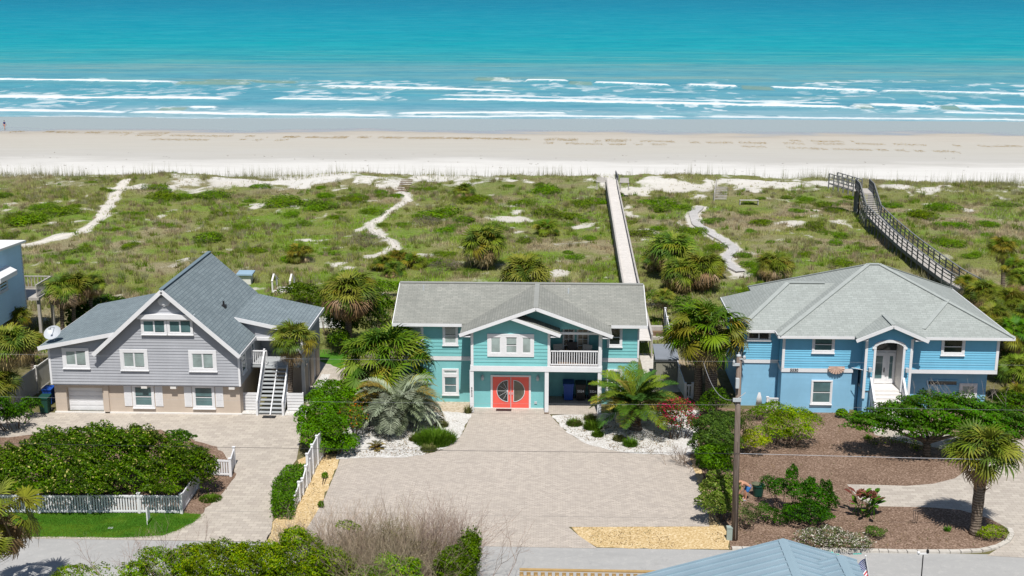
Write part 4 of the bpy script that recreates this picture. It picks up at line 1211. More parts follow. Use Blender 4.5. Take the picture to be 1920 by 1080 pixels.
pts = [(acx + (aw + 0.08) * math.cos(a), asp + (ah + 0.06) * math.sin(a)) for a in aa]
for (a0, b0), (a1, b1) in zip(pts[:-1], pts[1:]): m.bar(TP(a0, b0, 0.04), TP(a1, b1, 0.04), 0.08, 0.17, (0, 0, 1))
tb(m, TP, ax0 - 0.22, ax0 + 0.02, asp - 0.1, asp + 0.02, 0.0, 0.085); tb(m, TP, ax1 - 0.02, ax1 + 0.22, asp - 0.1, asp + 0.02, 0.0, 0.085)
m.build('arch_trim', M_trim, bh)
m = MB(); m.box(18.85, 21.58, 71.66, 73.0, 1.55, 1.7); m.build('porch_floor', M_trimc, bh)
m = MB(); m.box(18.95, ax0, 71.7, 73.0, 1.7, 4.9); m.box(ax1, 21.5, 71.7, 73.0, 1.7, 4.9); m.build('porch_wall', M_trimc, bh)
TE = front(72.95)
m = MB(); tb(m, TE, ax0 + 0.02, ax1 - 0.02, 1.72, 3.85, -0.06, 0.0); m.build('entry_frame', M_trim, bh)
m = MB(); tb(m, TE, 19.55, 20.42, 1.74, 3.72, 0.0, 0.05)
d = m.build('door', M_trim, bh)
g = MB(); tb(g, TE, 19.74, 20.24, 2.05, 3.5, 0.05, 0.056); g.build('pane', M_glassm, d)
g = MB(); g.tube([TE(20.36, 2.6, 0.05), TE(20.36, 2.6, 0.11)], 0.03, 8); tb(g, TE, 20.33, 20.39, 2.45, 2.75, 0.05, 0.07); g.build('handle', M_dark, d)
m = MB(); tb(m, TE, 20.55, 20.98, 1.74, 3.72, 0.0, 0.04); d = m.build('side_light', M_trim, bh)
g = MB(); tb(g, TE, 20.67, 20.86, 2.05, 3.5, 0.04, 0.046); g.build('pane', M_glassm, d)
m = MB(); tb(m, TE, ax0 + 0.03, ax1 - 0.03, 3.86, 4.85, -0.03, 0.0); m.build('transom_window', M_glassd, bh)
for x in (19.12, 21.33):
    m = MB(); tb(m, TP, x - 0.06, x + 0.06, 2.9, 3.2, 0.035, 0.07); m.box(x - 0.09, x + 0.09, 71.33, 71.53, 2.95, 3.2); m.build('wall_lamp', M_lamp, bh)
m = MB()
for k in range(8): m.box(19.35, 21.1, 69.85 + k * 0.23, 71.66, k * 0.195, (k + 1) * 0.195 + (0.0 if k < 7 else -0.01))
st = m.build('staircase', M_trimc, bh)
for x in (19.25, 21.2):
    m = MB(); m.bar((x, 69.7, 0.75), (x, 71.6, 2.5), 0.12, 0.16); m.bar((x, 69.7, 0.2), (x, 71.6, 1.75), 0.08, 0.5); m.box(x - 0.09, x + 0.09, 69.6, 69.78, 0, 1.0)
    m.build('stair_rail', M_trim, st)
text_mesh('house_number', '5530', 0.25, (14.72, 72.18, 2.75), (PI / 2, 0, 0), M_num, bh)
M_shell = paint('shell_ornament', (0.55, 0.38, 0.30), 0.6, 0.3, 6)
m = MB()
for k in range(9):
    a = PI * (k + 0.5) / 9
    m.tube([(17.25, 72.12, 2.98), (17.25 + 0.5 * math.cos(a), 72.1, 2.95 - 0.42 * math.sin(a) * 0.9)], [0.03, 0.075], 6)
m.bar((16.8, 72.12, 3.0), (17.75, 72.12, 3.0), 0.08, 0.06)
tag(m.build('shell_ornament', M_shell), 'pink scallop shell ornament hung on the blue house wall', 'wall ornament')
m = MB(); m.tube([(18.2, 72.2, 2.95), (19.3, 71.3, 2.98), (19.28, 71.3, 2.9)], 0.02, 6); m.build('awning_arm', M_trim, bh)

# ------------------------------------------------------------------ PALE HOUSE at the left edge
ph = thing('pale_blue_house', 'pale blue stilt house with white roof cut off by the picture edge', 'house', (-44, 82, 0))
xw = -38.9
m = MB()
lap(m, east(xw), [(70, 2.4), (86, 2.4), (86, 7.35), (70, 8.3)], 0.24, 0.07)
m.slab([(xw - 0.02, 70, 2.4), (xw - 0.02, 86, 2.4), (xw - 0.02, 86, 7.3), (xw - 0.02, 70, 8.25)], 9, (-1, 0, 0))
m.build('siding_wall', M_palesid, ph)
m = MB(); m.slab([(-48.2, 69.6, 8.5), (xw + 0.35, 69.6, 8.5), (xw + 0.35, 86.3, 7.52), (-48.2, 86.3, 7.52)], 0.16)
m.build('roof', paint('white_roof', (0.70, 0.69, 0.67), 0.6, 0.06), ph)
m = MB(); m.box(xw + 0.0, xw + 0.08, 85.93, 86.03, 2.4, 7.3); m.build('corner_board', M_trim, ph)
window(ph, east(xw), 81.0, 83.3, 4.6, 5.9, M_glassd, 'v', 0.14)
m = MB(); m.slab([(xw + 0.05, 80.8, 6.3), (xw + 0.75, 80.8, 5.95), (xw + 0.75, 83.5, 5.95), (xw + 0.05, 83.5, 6.3)], 0.12); m.box(xw + 0.70, xw + 0.75, 80.8, 83.5, 5.62, 5.84); m.build('window_awning', M_trim, ph)
m = MB(); m.box(-48, -38.0, 86.2, 89.0, 3.0, 3.2); m.build('deck_floor', M_wood, ph)
pieces('stilt', M_wood, ph, [(-38.25, -38.05, 88.7, 88.9, 0.2, 3.0), (-38.25, -38.05, 86.4, 86.6, 0.2, 3.0)])
m = MB(); m.box(-46, -39.3, 71, 85.6, 0, 2.4); m.build('lower_wall', M_wood, ph)
railing(ph, (-38.1, 86.2, 3.2), (-38.1, 89.0, 3.2), 0, 1.0, M_wood, 'deck_railing', 0.2)
railing(ph, (-48, 88.95, 3.2), (-38.1, 88.95, 3.2), 0, 1.0, M_wood, 'deck_railing', 0.25)

# ------------------------------------------------------------------ NEAR HOUSE across the road: standing-seam roof
nh = thing('metal_roof_house', 'blue-grey standing-seam metal roof at the bottom edge of the picture', 'house', (7, 36, 0))
t = NT('standing_seam', 0.38, 0.5)
o = t.coord('Object')
c = t.ramp(t.noise(o, 0.6, 4, 0.6), [(0.3, (0.255, 0.345, 0.40)), (0.7, (0.305, 0.40, 0.455))])
t.b.inputs['Metallic'].default_value = 0.25
M_seam = t.col(c)
def seamroof(xr, zr, y0, y1, xl, xrr, pit, vent=True):
    m = MB()
    zf = lambda x, y: zr - pit * abs(x - xr)
    roofslab(m, [(xl, y0), (xr, y0), (xr, y1), (xl, y1)], zf, 0.12); roofslab(m, [(xr, y0), (xrr, y0), (xrr, y1), (xr, y1)], zf, 0.12)
    for xa, xb in ((xl, xr - 0.12), (xr + 0.12, xrr)):
        n = int((y1 - y0) / 0.42)
        for k in range(n + 1):
            yv = y1 - 0.03 - k * 0.42
            m.bar((xa, yv, zf(xa, 0) + 0.02), (xb, yv, zf(xb, 0) + 0.02), 0.06, 0.08)
    r = m.build('roof', M_seam, nh)
    c = MB(); c.slab([(xr - 0.17, y0, zf(xr - .17, 0) + 0.05), (xr, y0, zr + 0.05), (xr, y1 + 0.02, zr + 0.05), (xr - 0.17, y1 + 0.02, zf(xr - .17, 0) + 0.05)], 0.03)
    c.slab([(xr, y0, zr + 0.05), (xr + 0.17, y0, zf(xr + .17, 0) + 0.05), (xr + 0.17, y1 + 0.02, zf(xr + .17, 0) + 0.05), (xr, y1 + 0.02, zr + 0.05)], 0.03)
    c.build('ridge_cap', paint('seam_cap', (0.24, 0.33, 0.38), 0.4, 0.05, spec=0.5), r)
    w = MB(); w.box(xl + 0.3, xrr - 0.3, y0, y1 - 0.35, 0, min(zf(xl, 0), zf(xrr, 0)) - 0.1)
    w.slab([(xl + 0.4, y1 - 0.4, zf(xl, 0) - 0.1), (xrr - 0.4, y1 - 0.4, zf(xrr, 0) - 0.1), (xr, y1 - 0.4, zr - 0.25)], 0.2, (0, -1, 0))
    w.build('wall', M_palesid, nh)
A = G(1468, 1012, 6.5)
Bp = V(1577, 1043, A[1] - 1.05)
seamroof(A[0], 6.5, 28.0, A[1], 2.3, Bp[0] + 0.1, 0.30)
seamroof(Bp[0], Bp[2], 28.0, Bp[1], Bp[0] - 3.0, Bp[0] + 0.55, 0.30)
# ================================================================== BOARDWALKS, FENCES, STREET THINGS
def deckpath(name, label, cat, pts, width, mat, railmat, rail=0.0, side=0.25, post=2.0, clear=0.0, railkind='rails', skip=()):
    """plank walk along (x, y, z) points; rail > 0: posts with rails that high"""
    t = thing(name, label, cat, pts[0])
    P = []
    for a, b in zip(pts[:-1], pts[1:]):
        n = max(1, int(math.dist(a, b) / 0.17))
        P += [tuple(a[i] + (b[i] - a[i]) * k / n for i in range(3)) for k in range(n)]
    P.append(tuple(pts[-1]))
    P = np.array(P)
    for _ in range(30): P[1:-1] = (P[:-2] + 2 * P[1:-1] + P[2:]) / 4
    d = np.gradient(P, axis=0); d[:, 2] = 0; d /= np.linalg.norm(d, axis=1)[:, None] + 1e-9
    n = np.c_[-d[:, 1], d[:, 0], np.zeros(len(P))]
    m = MB()
    for i in range(len(P) - 1):
        a, b = P[i], P[i + 1]
        c = a + (b - a) * 0.03; e = a + (b - a) * 0.93
        j = random.uniform(-.006, .006); w = width / 2 + random.uniform(-.015, .015)
        q = [c - n[i] * w, c + n[i] * w, e + n[i] * w, e - n[i] * w]
        m.slab([(v[0], v[1], v[2] + j) for v in (q[0], q[3], q[2], q[1])], 0.04)
    m.build('deck', mat, t)
    step = max(1, int(post / 0.17))
    for sg in (-1, 1):
        rl = MB()
        E = P + n * (width / 2 * sg)
        last = None
        for i in range(0, len(P), step):
            e = E[i]
            g = hz(e[0], e[1])
            if rail > 0 or clear > 0:
                pieces('post', railmat, t, [(e[0] - .05, e[0] + .05, e[1] - .05, e[1] + .05, g - 0.2, e[2] + rail)])
            if last is not None and (i not in skip):
                a, b = E[last], e
                up = lambda v, z: (v[0], v[1], v[2] + z)
                rl.bar(up(a, -0.12), up(b, -0.12), 0.05, side)
                if rail > 0:
                    rl.bar(up(a, rail), up(b, rail), 0.14, 0.05)
                    if railkind == 'rails':
                        rl.bar(up(a, rail * .36), up(b, rail * .36), 0.04, 0.07); rl.bar(up(a, rail * .68), up(b, rail * .68), 0.04, 0.07)
                    elif railkind == 'solid':
                        rl.bar(up(a, rail * .45), up(b, rail * .45), 0.04, rail * 0.55)
                    elif railkind == 'pickets':
                        rl.bar(up(a, rail * .5), up(b, rail * .5), 0.04, 0.06)
                        for k in range(3):
                            f = (k + 1) / 4
                            x, y, z = a + (b - a) * f
                            rl.box(x - .025, x + .025, y - .025, y + .025, z - 0.05, z + rail)
            last = i
        if rl.v: rl.build('railing', railmat, t)
    return t
bw = deckpath('boardwalk', 'straight pale plank boardwalk running from the teal house to the sand', 'boardwalk',
              [(6.25, 83, 1.35), (6.3, 99.7, 1.4), (6.6, 125, 1.55), (6.85, 146, 1.7), (7.0, 152, 1.75)], 1.28, M_woodlt, M_wood, 0.42, 0.3, 2.0, railkind='solid')
m = MB()
for k in range(30):
    yy = 152.1 + k * 0.2; zz = 1.75 - k * 0.055
    m.slab([(6.35, yy, zz), (7.65, yy, zz), (7.65, yy + 0.18, zz - .05), (6.35, yy + 0.18, zz - .05)], 0.04)
m.build('end_ramp', M_woodlt, bw)
m = MB(); up = 0.9
for k, yy in enumerate((148.5, 150.5, 152.5, 154.5)):
    m.box(7.58, 7.70, yy, yy + 0.1, 0, 2.75 - 0.1 * k)
m.bar((7.64, 148.5, 2.72), (7.64, 154.5, 2.4), 0.12, 0.06); m.bar((7.64, 148.5, 2.25), (7.64, 154.5, 1.95), 0.05, 0.1)
m.build('handrail', M_wooddk, bw)
def bench(label, x0, x1, y, z, mat, sg=1, legs=0.5):
    t = thing('bench', label, 'bench', ((x0 + x1) / 2, y, z))
    m = MB(); m.box(x0, x1, y - .25, y + .2, z + .42, z + .48); m.build('seat', mat, t)
    if sg:
        m = MB(); m.slab([(x0, y + .2, z + .48), (x1, y + .2, z + .48), (x1, y + .3, z + .95), (x0, y + .3, z + .95)], 0.05, (0, 1, 0)); m.build('backrest', mat, t)
    for x in (x0 + .05, x1 - .05):
        m = MB(); m.box(x - .05, x + .05, y - .2, y - .12, z - legs, z + .42); m.build('leg', mat, t); m = MB(); m.box(x - .05, x + .05, y + .12, y + .2, z - legs, z + .42); m.build('leg', mat, t)
    return t
bench('weathered wooden bench on the left side of the straight boardwalk end', 5.0, 6.1, 147.5, 1.7, M_wood)
bench('weathered wooden bench on the right side of the straight boardwalk end', 7.8, 8.9, 147.2, 1.7, M_wood)
p = GT(1404, 384)
bench('low backless wooden bench alone in the dune grass', p[0] - 1.1, p[0] + 1.1, p[1], p[2] + 0.1, M_wood, 0, 0.1)

def at(px, py, z):
    p = G(px, py, z); return (p[0], p[1], z)
Z = 1.7
pts = [at(1840, 556, 1.0), at(1790, 530, 1.3), at(1745, 497, 1.5), at(1700, 462, 1.65), at(1662, 428, 1.75), at(1638, 403, 1.85)]
rb = deckpath('boardwalk', 'curving boardwalk with dark post-and-rail sides beyond the blue house', 'boardwalk', pts, 1.45, M_wood, M_wooddk, 1.05, 0.3, 1.7, 1)
a, b = Vector(at(1637, 402, 1.85)), Vector(at(1625, 362, 3.3))
m = MB(); NS = 11
dd = (b - a); hd = Vector((dd.x, dd.y, 0)).normalized(); nn_ = Vector((-hd.y, hd.x, 0))
for k in range(NS):
    c = a + dd * ((k + 0.5) / NS)
    q = [c - nn_ * .75 - hd * .16, c + nn_ * .75 - hd * .16, c + nn_ * .75 + hd * .16, c - nn_ * .75 + hd * .16]
    m.slab([tuple(v) for v in (q[0], q[3], q[2], q[1])][::-1], 0.05)
m.build('stair_flight', M_wood, rb)
e = b + hd * 3.2
m = MB(); m.slab([tuple(b - nn_ * .75), tuple(b + nn_ * .75), tuple(e + nn_ * .75), tuple(e - nn_ * .75)][::-1], 0.06); m.build('landing', M_wood, rb)
m = MB()
for sg in (-1, 1):
    q0, q1, q2 = a + nn_ * .75 * sg, b + nn_ * .75 * sg, e + nn_ * .75 * sg
    for u0, u1 in ((q0, q1), (q1, q2)):
        for hgt, tk in ((1.05, .12), (0.7, .05), (0.38, .05)):
            m.bar((u0.x, u0.y, u0.z + hgt), (u1.x, u1.y, u1.z + hgt), tk, 0.06)
        n = 5
        for k in range(n + 1):
            v = u0 + (u1 - u0) * (k / n); m.box(v.x - .05, v.x + .05, v.y - .05, v.y + .05, hz(v.x, v.y) - .3, v.z + 1.05)
m.build('stair_railing', M_wooddk, rb)
# descending arm on the beach side
f0, f1 = Vector((e.x, e.y, e.z)) - hd * 1.2 + nn_ * 0.8, Vector(at(1560, 350, 2.9))
f0 = b + hd * 1.6 + nn_ * 0.75
f1 = f0 + Vector((-2.1, 2.8, 0.35))
m = MB()
s2 = (f1 - f0).normalized(); n2 = Vector((-s2.y, s2.x, 0)).normalized()
n = int((f1 - f0).length / .17)
for k in range(n):
    c = f0 + (f1 - f0) * (k / n); q = [c - n2 * .7, c + n2 * .7, c + n2 * .7 + s2 * .15, c - n2 * .7 + s2 * .15]
    m.slab([tuple(v) for v in q][::-1], 0.05)
m.build('overlook_deck', M_wood, rb)
m = MB()
for sg in (-1, 1):
    u0, u1 = f0 + n2 * .7 * sg, f1 + n2 * .7 * sg
    for hgt, tk in ((1.15, .13), (0.8, .05), (0.45, .05), (0.1, .05)): m.bar((u0.x, u0.y, u0.z + hgt), (u1.x, u1.y, u1.z + hgt), tk, 0.07)
    for k in range(6):
        v = u0 + (u1 - u0) * (k / 5); m.box(v.x - .06, v.x + .06, v.y - .06, v.y + .06, v.z - .55, v.z + 1.15)
m.build('overlook_railing', M_wooddk, rb)

cz = [(x, y, hz(x, y) + 0.14) for x, y in PATH_C]
PC = []
for (ax, ay), (bx, by) in zip(PATH_C[:-1], PATH_C[1:]):
    for k in range(6):
        x, y = ax + (bx - ax) * k / 6, ay + (by - ay) * k / 6
        PC.append((x, y, hz(x, y) + 0.16))
deckpath('plank_path', 'winding grey plank path lying in the dune grass without railings', 'plank path', PC, 0.95, M_plank, M_wood, 0.0, 0.1, 0.6)

def dunesteps(label, px0, py0, px1, py1, w, n, mat, postside=True):
    a, b = GT(px0, py0), GT(px1, py1)
    a = Vector((a[0], a[1], a[2] + .05)); b = Vector((b[0], b[1], b[2] + .25))
    t = thing('dune_steps', label, 'steps', tuple(a))
    d = b - a
    for k in range(n):
        c = a + d * ((k + .5) / n)
        m = MB(); m.box(c.x - w / 2, c.x + w / 2, c.y - .1, c.y + .1, c.z, c.z + .09)
        m.build('tread', mat, t)
    if postside:
        m = MB()
        x = -w / 2 - .06
        for k in (0.0, 0.55, 1.0):
            c = a + d * k; m.box(c.x + x - .06, c.x + x + .06, c.y - .06, c.y + .06, c.z - .3, c.z + .95)
        m.bar((a.x + x, a.y, a.z + .9), (b.x + x, b.y, b.z + .9), 0.08, 0.12)
        m.build('handrail', mat, t)
dunesteps('dark timber steps up the dune at the end of the sandy middle path', 754, 361, 764, 340, 1.5, 7, M_woodbr, False)
dunesteps('brown timber steps with one handrail on the white dune face', 1351, 376, 1354, 354, 1.4, 8, M_wood, True)

# white boxes and gateposts behind the grey house
gp = thing('deck_gate', 'white sloped-top gateposts with steps behind the grey house', 'gate', G(528, 552, 0.3))
c0 = G(528, 548, 0.6)
for dx in (-0.75, 0.75):
    pieces('gatepost', M_trimc, gp, [(c0[0] + dx - .06, c0[0] + dx + .06, c0[1] + yy - .06, c0[1] + yy + .06, 0, 1.5) for yy in (0, 1.6)])
    m = MB(); m.bar((c0[0] + dx, c0[1] - .1, 1.55), (c0[0] + dx, c0[1] + .7, 2.0), .14, .06); m.bar((c0[0] + dx, c0[1] + .7, 2.0), (c0[0] + dx, c0[1] + 2.2, 1.2), .14, .06)
    m.build('handrail', M_trimc, gp)
m = MB(); m.box(c0[0] - .7, c0[0] + .7, c0[1] - .2, c0[1] + 1.6, 0.5, 0.7); m.build('step', M_trimc, gp)
c0 = G(459, 522, 1.0)
sh = thing('outdoor_shower', 'small blue-roofed box standing behind the grey house ridge', 'shelter', (c0[0], c0[1], 0))
m = MB(); m.box(c0[0] - .5, c0[0] + .5, c0[1], c0[1] + .8, 0, 1.2); m.build('wall', M_trimc, sh)
m = MB(); m.slab([(c0[0] - .7, c0[1] - .2, 1.4), (c0[0] + .7, c0[1] - .2, 1.4), (c0[0] + .7, c0[1] + 1, 1.5), (c0[0] - .7, c0[1] + 1, 1.5)], .12); m.build('roof', paint('blue_grey_board', (0.25, 0.36, 0.45), 0.6), sh)

def fence(name, label, pts, h, mat, kind='picket', post=2.3, hs=None, w=0.085, gap=0.13, z0=0.06):
    t = thing(name, label, 'fence', (pts[0][0], pts[0][1], 0))
    rl, pk = MB(), MB()
    for i, (a, b) in enumerate(zip(pts[:-1], pts[1:])):
        a, b = Vector((a[0], a[1], hz(a[0], a[1]))), Vector((b[0], b[1], hz(b[0], b[1])))
        L = (b - a).length; d = (b - a) / L
        ha = hs[i] if hs else h; hb = hs[i + 1] if hs else h
        n = max(1, round(L / post))
        for k in range(n + (1 if i == len(pts) - 2 else 0)):
            p = a + d * (L * k / n); hh = ha + (hb - ha) * k / n
            po = MB(); po.box(p.x - .065, p.x + .065, p.y - .065, p.y + .065, p.z, p.z + hh + .06); po.box(p.x - .085, p.x + .085, p.y - .085, p.y + .085, p.z + hh + .062, p.z + hh + .10); po.build('post', mat, t)
        up = lambda v, z: (v.x, v.y, v.z + z)
        if kind == 'picket':
            for za, zb, w_, h_ in ((.14, .14, .05, .09), (ha - .08, hb - .08, .06, .10)):
                rm = MB(); rm.bar(up(a, za), up(b, zb), w_, h_); rm.build('rail', mat, t)
            m = int(L / gap)
            for k in range(m):
                p = a + d * (L * (k + .5) / m); hh = ha + (hb - ha) * (k + .5) / m
                pk.bar(up(p, z0), up(p, hh - .02), w, .025, (-d.y, d.x, 0.0))
        elif kind == 'panel':
            n2 = max(1, round(L / post))
            for za, zb, w_, h_ in ((.12, .12, .06, .12), (ha - .05, hb - .05, .06, .10)):
                rm = MB(); rm.bar(up(a, za), up(b, zb), w_, h_); rm.build('rail', mat, t)
            m = int(L / 0.15)
            for k in range(m):
                p = a + d * (L * (k + .5) / m); hh = ha + (hb - ha) * (k + .5) / m
                pk.bar(up(p, .1), up(p, hh - .06), .143, .03, (-d.y, d.x, 0.0))
        elif kind == 'lattice':
            rl.bar(up(a, .1), up(b, .1), .06, .1); rl.bar(up(a, ha), up(b, hb), .06, .08); rl.bar(up(a, ha * .66), up(b, hb * .66), .06, .08)
            pk.bar(up(a, ha * .36), up(b, hb * .36), .03, ha * .52)
            m = int(L / .14)
            for k in range(m):
                p = a + d * (L * k / m); q = a + d * (L * min(m, k + 2) / m)
                pk.bar(up(p, ha * .68), up(q, ha * .98), .02, .03); pk.bar(up(q, ha * .68 + .001), up(p, ha * .98), .021, .03)
        elif kind == 'iron':
            for za, zb in ((.12, .12), (ha - .1, hb - .1)):
                rm = MB(); rm.bar(up(a, za), up(b, zb), .03, .035); rm.build('rail', mat, t)
            m = int(L / .13)
            for k in range(m):
                p = a + d * (L * (k + .5) / m); pk.bar(up(p, .05), up(p, ha), .018, .018, (0, 1, 0))
        elif kind == 'rail':
            for f in (.22, .52, .82): rl.bar(up(a, ha * f), up(b, hb * f), .05, .13)
    if rl.v: rl.build('rail', mat, t)
    if pk.v: pk.build('picket_panel', mat, t)
    return t
q = lambda a, b: G(a, b, 0)[:2]
fence('picket_fence', 'white picket fence between the lawn and the flowering hedge, facing the road', [q(-70, 962), q(-15, 962), q(75, 963), q(170, 963), q(262, 963), q(341, 964), q(372, 917)], 1.02, M_trim)
fence('picket_fence', 'short white picket fence corner beside the pale driveway', [q(392, 892), q(433, 894), q(440, 872)], 0.98, M_trim)
fence('board_fence', 'tall white board fence panel between the two driveways', [q(578, 908), q(596, 872), q(616, 843)], 1.65, M_trim, 'panel', 1.6)
fence('picket_fence', 'scalloped low white fence running down from the tall board panel', [q(552, 958), q(562, 940), q(568, 928), q(575, 914), q(581, 904)], 1.0, M_trim, 'picket', 1.1, [0.75, 1.0, 0.85, 1.15, 1.25])
fence('rail_fence', 'white panel fence receding beside the grey house garage', [(-33.35, 69.0), (-33.35, 71.6), (-33.35, 74.2), (-33.3, 76.8), (-33.3, 79.4)], 1.75, M_trimc, 'panel', 2.6)
fence('lattice_fence', 'white lattice-topped fence behind the grey house lawn', [q(590, 620), q(640, 620)], 1.2, M_trim, 'lattice', 1.9)
fence('iron_fence', 'black iron fence behind the left end of the teal house', [q(690, 605), q(760, 606)], 1.4, M_iron, 'iron', 2.0)
fence('iron_fence', 'black iron fence behind the right end of the teal house', [q(1205, 612), q(1248, 612)], 1.4, M_iron, 'iron', 2.0)
fence('picket_fence', 'white fence stepping down beside the storage shed', [q(1246, 625), q(1258, 668), q(1272, 728), q(1284, 748), q(1298, 748)], 1.3, M_trim, 'picket', 2.0, [1.6, 1.5, 1.5, 1.0, 1.0], gap=0.12)
m = thing('deck_steps', 'wooden steps and low wall by the iron fence right of the teal house', 'steps', G(1225, 640, 0))
c0 = G(1226, 640, 0)
for k in range(3):
    b = MB(); b.box(c0[0] - .7, c0[0] + .7, c0[1] + k * .4, c0[1] + k * .4 + .42, 0.02, .3 * (k + 1)); b.build('step', M_woodbr if k % 2 else M_wood, m)
b = MB(); b.box(c0[0] - 1.0, c0[0] - .72, c0[1] - .6, c0[1] + 2, 0.02, 1.5); b.build('wall', M_trimc, m)

# utility shed
s0, s1 = G(1229, 722, 0), G(1270, 722, 0)
sd_ = thing('storage_shed', 'grey-green storage shed with sloped grey roof by the white fence', 'shed', (s0[0], s0[1], 0))
M_shed = paint('shed_paint', (0.26, 0.25, 0.20), 0.7, 0.08)
m = MB(); m.box(s0[0], s1[0] - .05, s0[1], s0[1] + 2.2, 0.02, 1.85)
for k in range(9): m.box(s0[0] + k * .145, s0[0] + k * .145 + .02, s0[1] - .012, s0[1], 0.02, 1.84)
m.build('wall', M_shed, sd_)
m = MB(); m.slab([(s0[0] - .08, s0[1] - .15, 1.86), (s1[0] + .03, s0[1] - .15, 1.86), (s1[0] + .03, s0[1] + 2.3, 2.15), (s0[0] - .08, s0[1] + 2.3, 2.15)], .09); m.build('roof', paint('shed_roof', (0.20, 0.22, 0.25), 0.6), sd_)
s0 = G(1275, 722, 0)
sd2 = thing('storage_box', 'low tan storage box behind the fan palm trunks', 'storage box', (s0[0], s0[1], 0))
m = MB(); m.box(s0[0], s0[0] + 1.7, s0[1] + .3, s0[1] + 1.4, 0.02, 1.2); m.build('body', paint('tan_box', (0.36, 0.30, 0.21), 0.7), sd2)
m = MB(); m.box(s0[0] - .05, s0[0] + 1.75, s0[1] + .25, s0[1] + 1.45, 1.2, 1.3); m.build('lid', paint('tan_lid', (0.30, 0.24, 0.15), 0.7), sd2)

# wheelie bins
def bin_(label, x, y, mat, num=None, z=0.03, lidm=None, s=1.0):
    t = thing('wheelie_bin', label, 'bin', (x, y, z))
    m = MB()
    w, d, hh = .29 * s, .33 * s, 1.0 * s
    m.add([(x - w * .82, y - d * .8, z + .05), (x + w * .82, y - d * .8, z + .05), (x + w * .82, y + d * .7, z + .05), (x - w * .82, y + d * .7, z + .05),
           (x - w, y - d, z + hh), (x + w, y - d, z + hh), (x + w, y + d, z + hh), (x - w, y + d, z + hh)], [(0, 3, 2, 1), (4, 5, 6, 7), (0, 1, 5, 4), (1, 2, 6, 5), (2, 3, 7, 6), (3, 0, 4, 7)])
    m.box(x - w - .02, x + w + .02, y - d - .02, y + d + .02, z + hh - .09, z + hh - .03)
    m.build('body', mat, t)
    m = MB(); m.slab([(x - w - .03, y - d - .05, z + hh + .03), (x + w + .03, y - d - .05, z + hh + .03), (x + w + .03, y + d + .04, z + hh + .09), (x - w - .03, y + d + .04, z + hh + .09)], .05); m.bar((x - w * .8, y + d + .08, z + hh), (x + w * .8, y + d + .08, z + hh), .04, .04); m.build('lid', lidm or mat, t)
    for sx in (-1, 1):
        m = MB(); m.tube([(x + sx * (w - .02), y + d - .06, z + .11), (x + sx * (w + .04), y + d - .06, z + .11)], .11, 12); m.build('wheel', M_dark, t)
    if num: text_mesh('bin_number', num, .2 * s, (x, y - d - .015, z + .62 * s), (PI / 2 - 0.06, 0, 0), M_numw, t)
    return t
M_blueb = paint('blue_plastic', (0.012, 0.06, 0.30), 0.45, 0.08)
M_greenb = paint('green_plastic', (0.012, 0.055, 0.04), 0.45, 0.08)
M_blackb = paint('black_plastic', (0.018, 0.018, 0.02), 0.45, 0.08)
bin_('blue bin standing in the teal house carport', 0.95, 74.1, M_blueb, s=1.12)
bin_('black bin numbered 5524 in the carport beside the blue bin', 1.72, 74.1, M_blackb, '5524', s=1.08)
bin_('black bin at the right end of the carport half behind the post', 2.5, 74.1, M_blackb, '5524', s=1.05)
p = G(1157, 770, 0); bin_('dark green bin behind the yellow-green palm fronds outside the carport', p[0], p[1], M_greenb, '5524')
p = G(1185, 770, 0); bin_('black bin against the teal wall right of the carport', p[0], p[1], M_blackb, '5524')
p = G(88, 775, 0); bin_('dark green bin beside the white garage door', p[0] - .1, p[1] + .1, M_greenb)
p = G(84, 765, 0); bin_('blue bin standing behind the green bin by the garage', p[0], p[1] + .8, M_blueb)
# round tub by the gardener
p = G(1421, 930, 0.0)
tb_ = thing('garden_bin', 'round dark green garden bin beside the bending man', 'bin', (p[0], p[1], 0.02))
m = MB(); m.lathe((p[0], p[1], 0.02), [(.24, 0), (.30, .55), (.33, .57), (.33, .62), (.28, .62), (.26, .3)], 18); m.build('body', M_greenb, tb_)
m = MB(); m.lathe((p[0] - .12, p[1], 0.64), [(.2, 0), (.25, .05), (.1, .13), (.02, .15)], 14); m.build('clippings', paint('clippings', (0.12, 0.13, 0.08), 0.9, 0.3, 9), tb_)

# satellite dish
c0 = V(100, 628, 70.6)
sdish = thing('satellite_dish', 'white satellite dish on the corner of the grey roof', 'satellite dish', (c0[0], c0[1], 4.5))
m = MB()
ax = Vector((-.05, -.62, .78)).normalized(); u = ax.cross(Vector((1, 0, 0))).normalized(); w = ax.cross(u)
vs, fs = [], []
cc = Vector((c0[0], c0[1], 5.05))
for r in range(6):
    rr = .52 * r / 5
    for k in range(20):
        a = 2 * PI * k / 20
        vs.append(tuple(cc + (u * math.cos(a) + w * math.sin(a)) * rr + ax * (.18 * (r / 5) ** 2)))
for r in range(5):
    for k in range(20): fs.append((r * 20 + k, r * 20 + (k + 1) % 20, (r + 1) * 20 + (k + 1) % 20, (r + 1) * 20 + k))
m.add(vs, fs); m.build('reflector', paint('dish_grey', (0.42, 0.44, 0.47), 0.4, 0.05), sdish)
m = MB(); m.tube([cc + u * .5, cc + ax * .6 + u * .1], .02, 6); m.box(cc.x + ax.x * .6 - .06, cc.x + ax.x * .6 + .06, cc.y + ax.y * .6 - .06, cc.y + ax.y * .6 + .06, cc.z + ax.z * .6 - .08, cc.z + ax.z * .6 + .04); m.build('feed_arm', M_lamp, sdish)
m = MB(); m.tube([(cc.x, cc.y + .05, 4.5), (cc.x, cc.y + .1, 4.85), cc], .035, 8); m.build('mast', M_lamp, sdish)

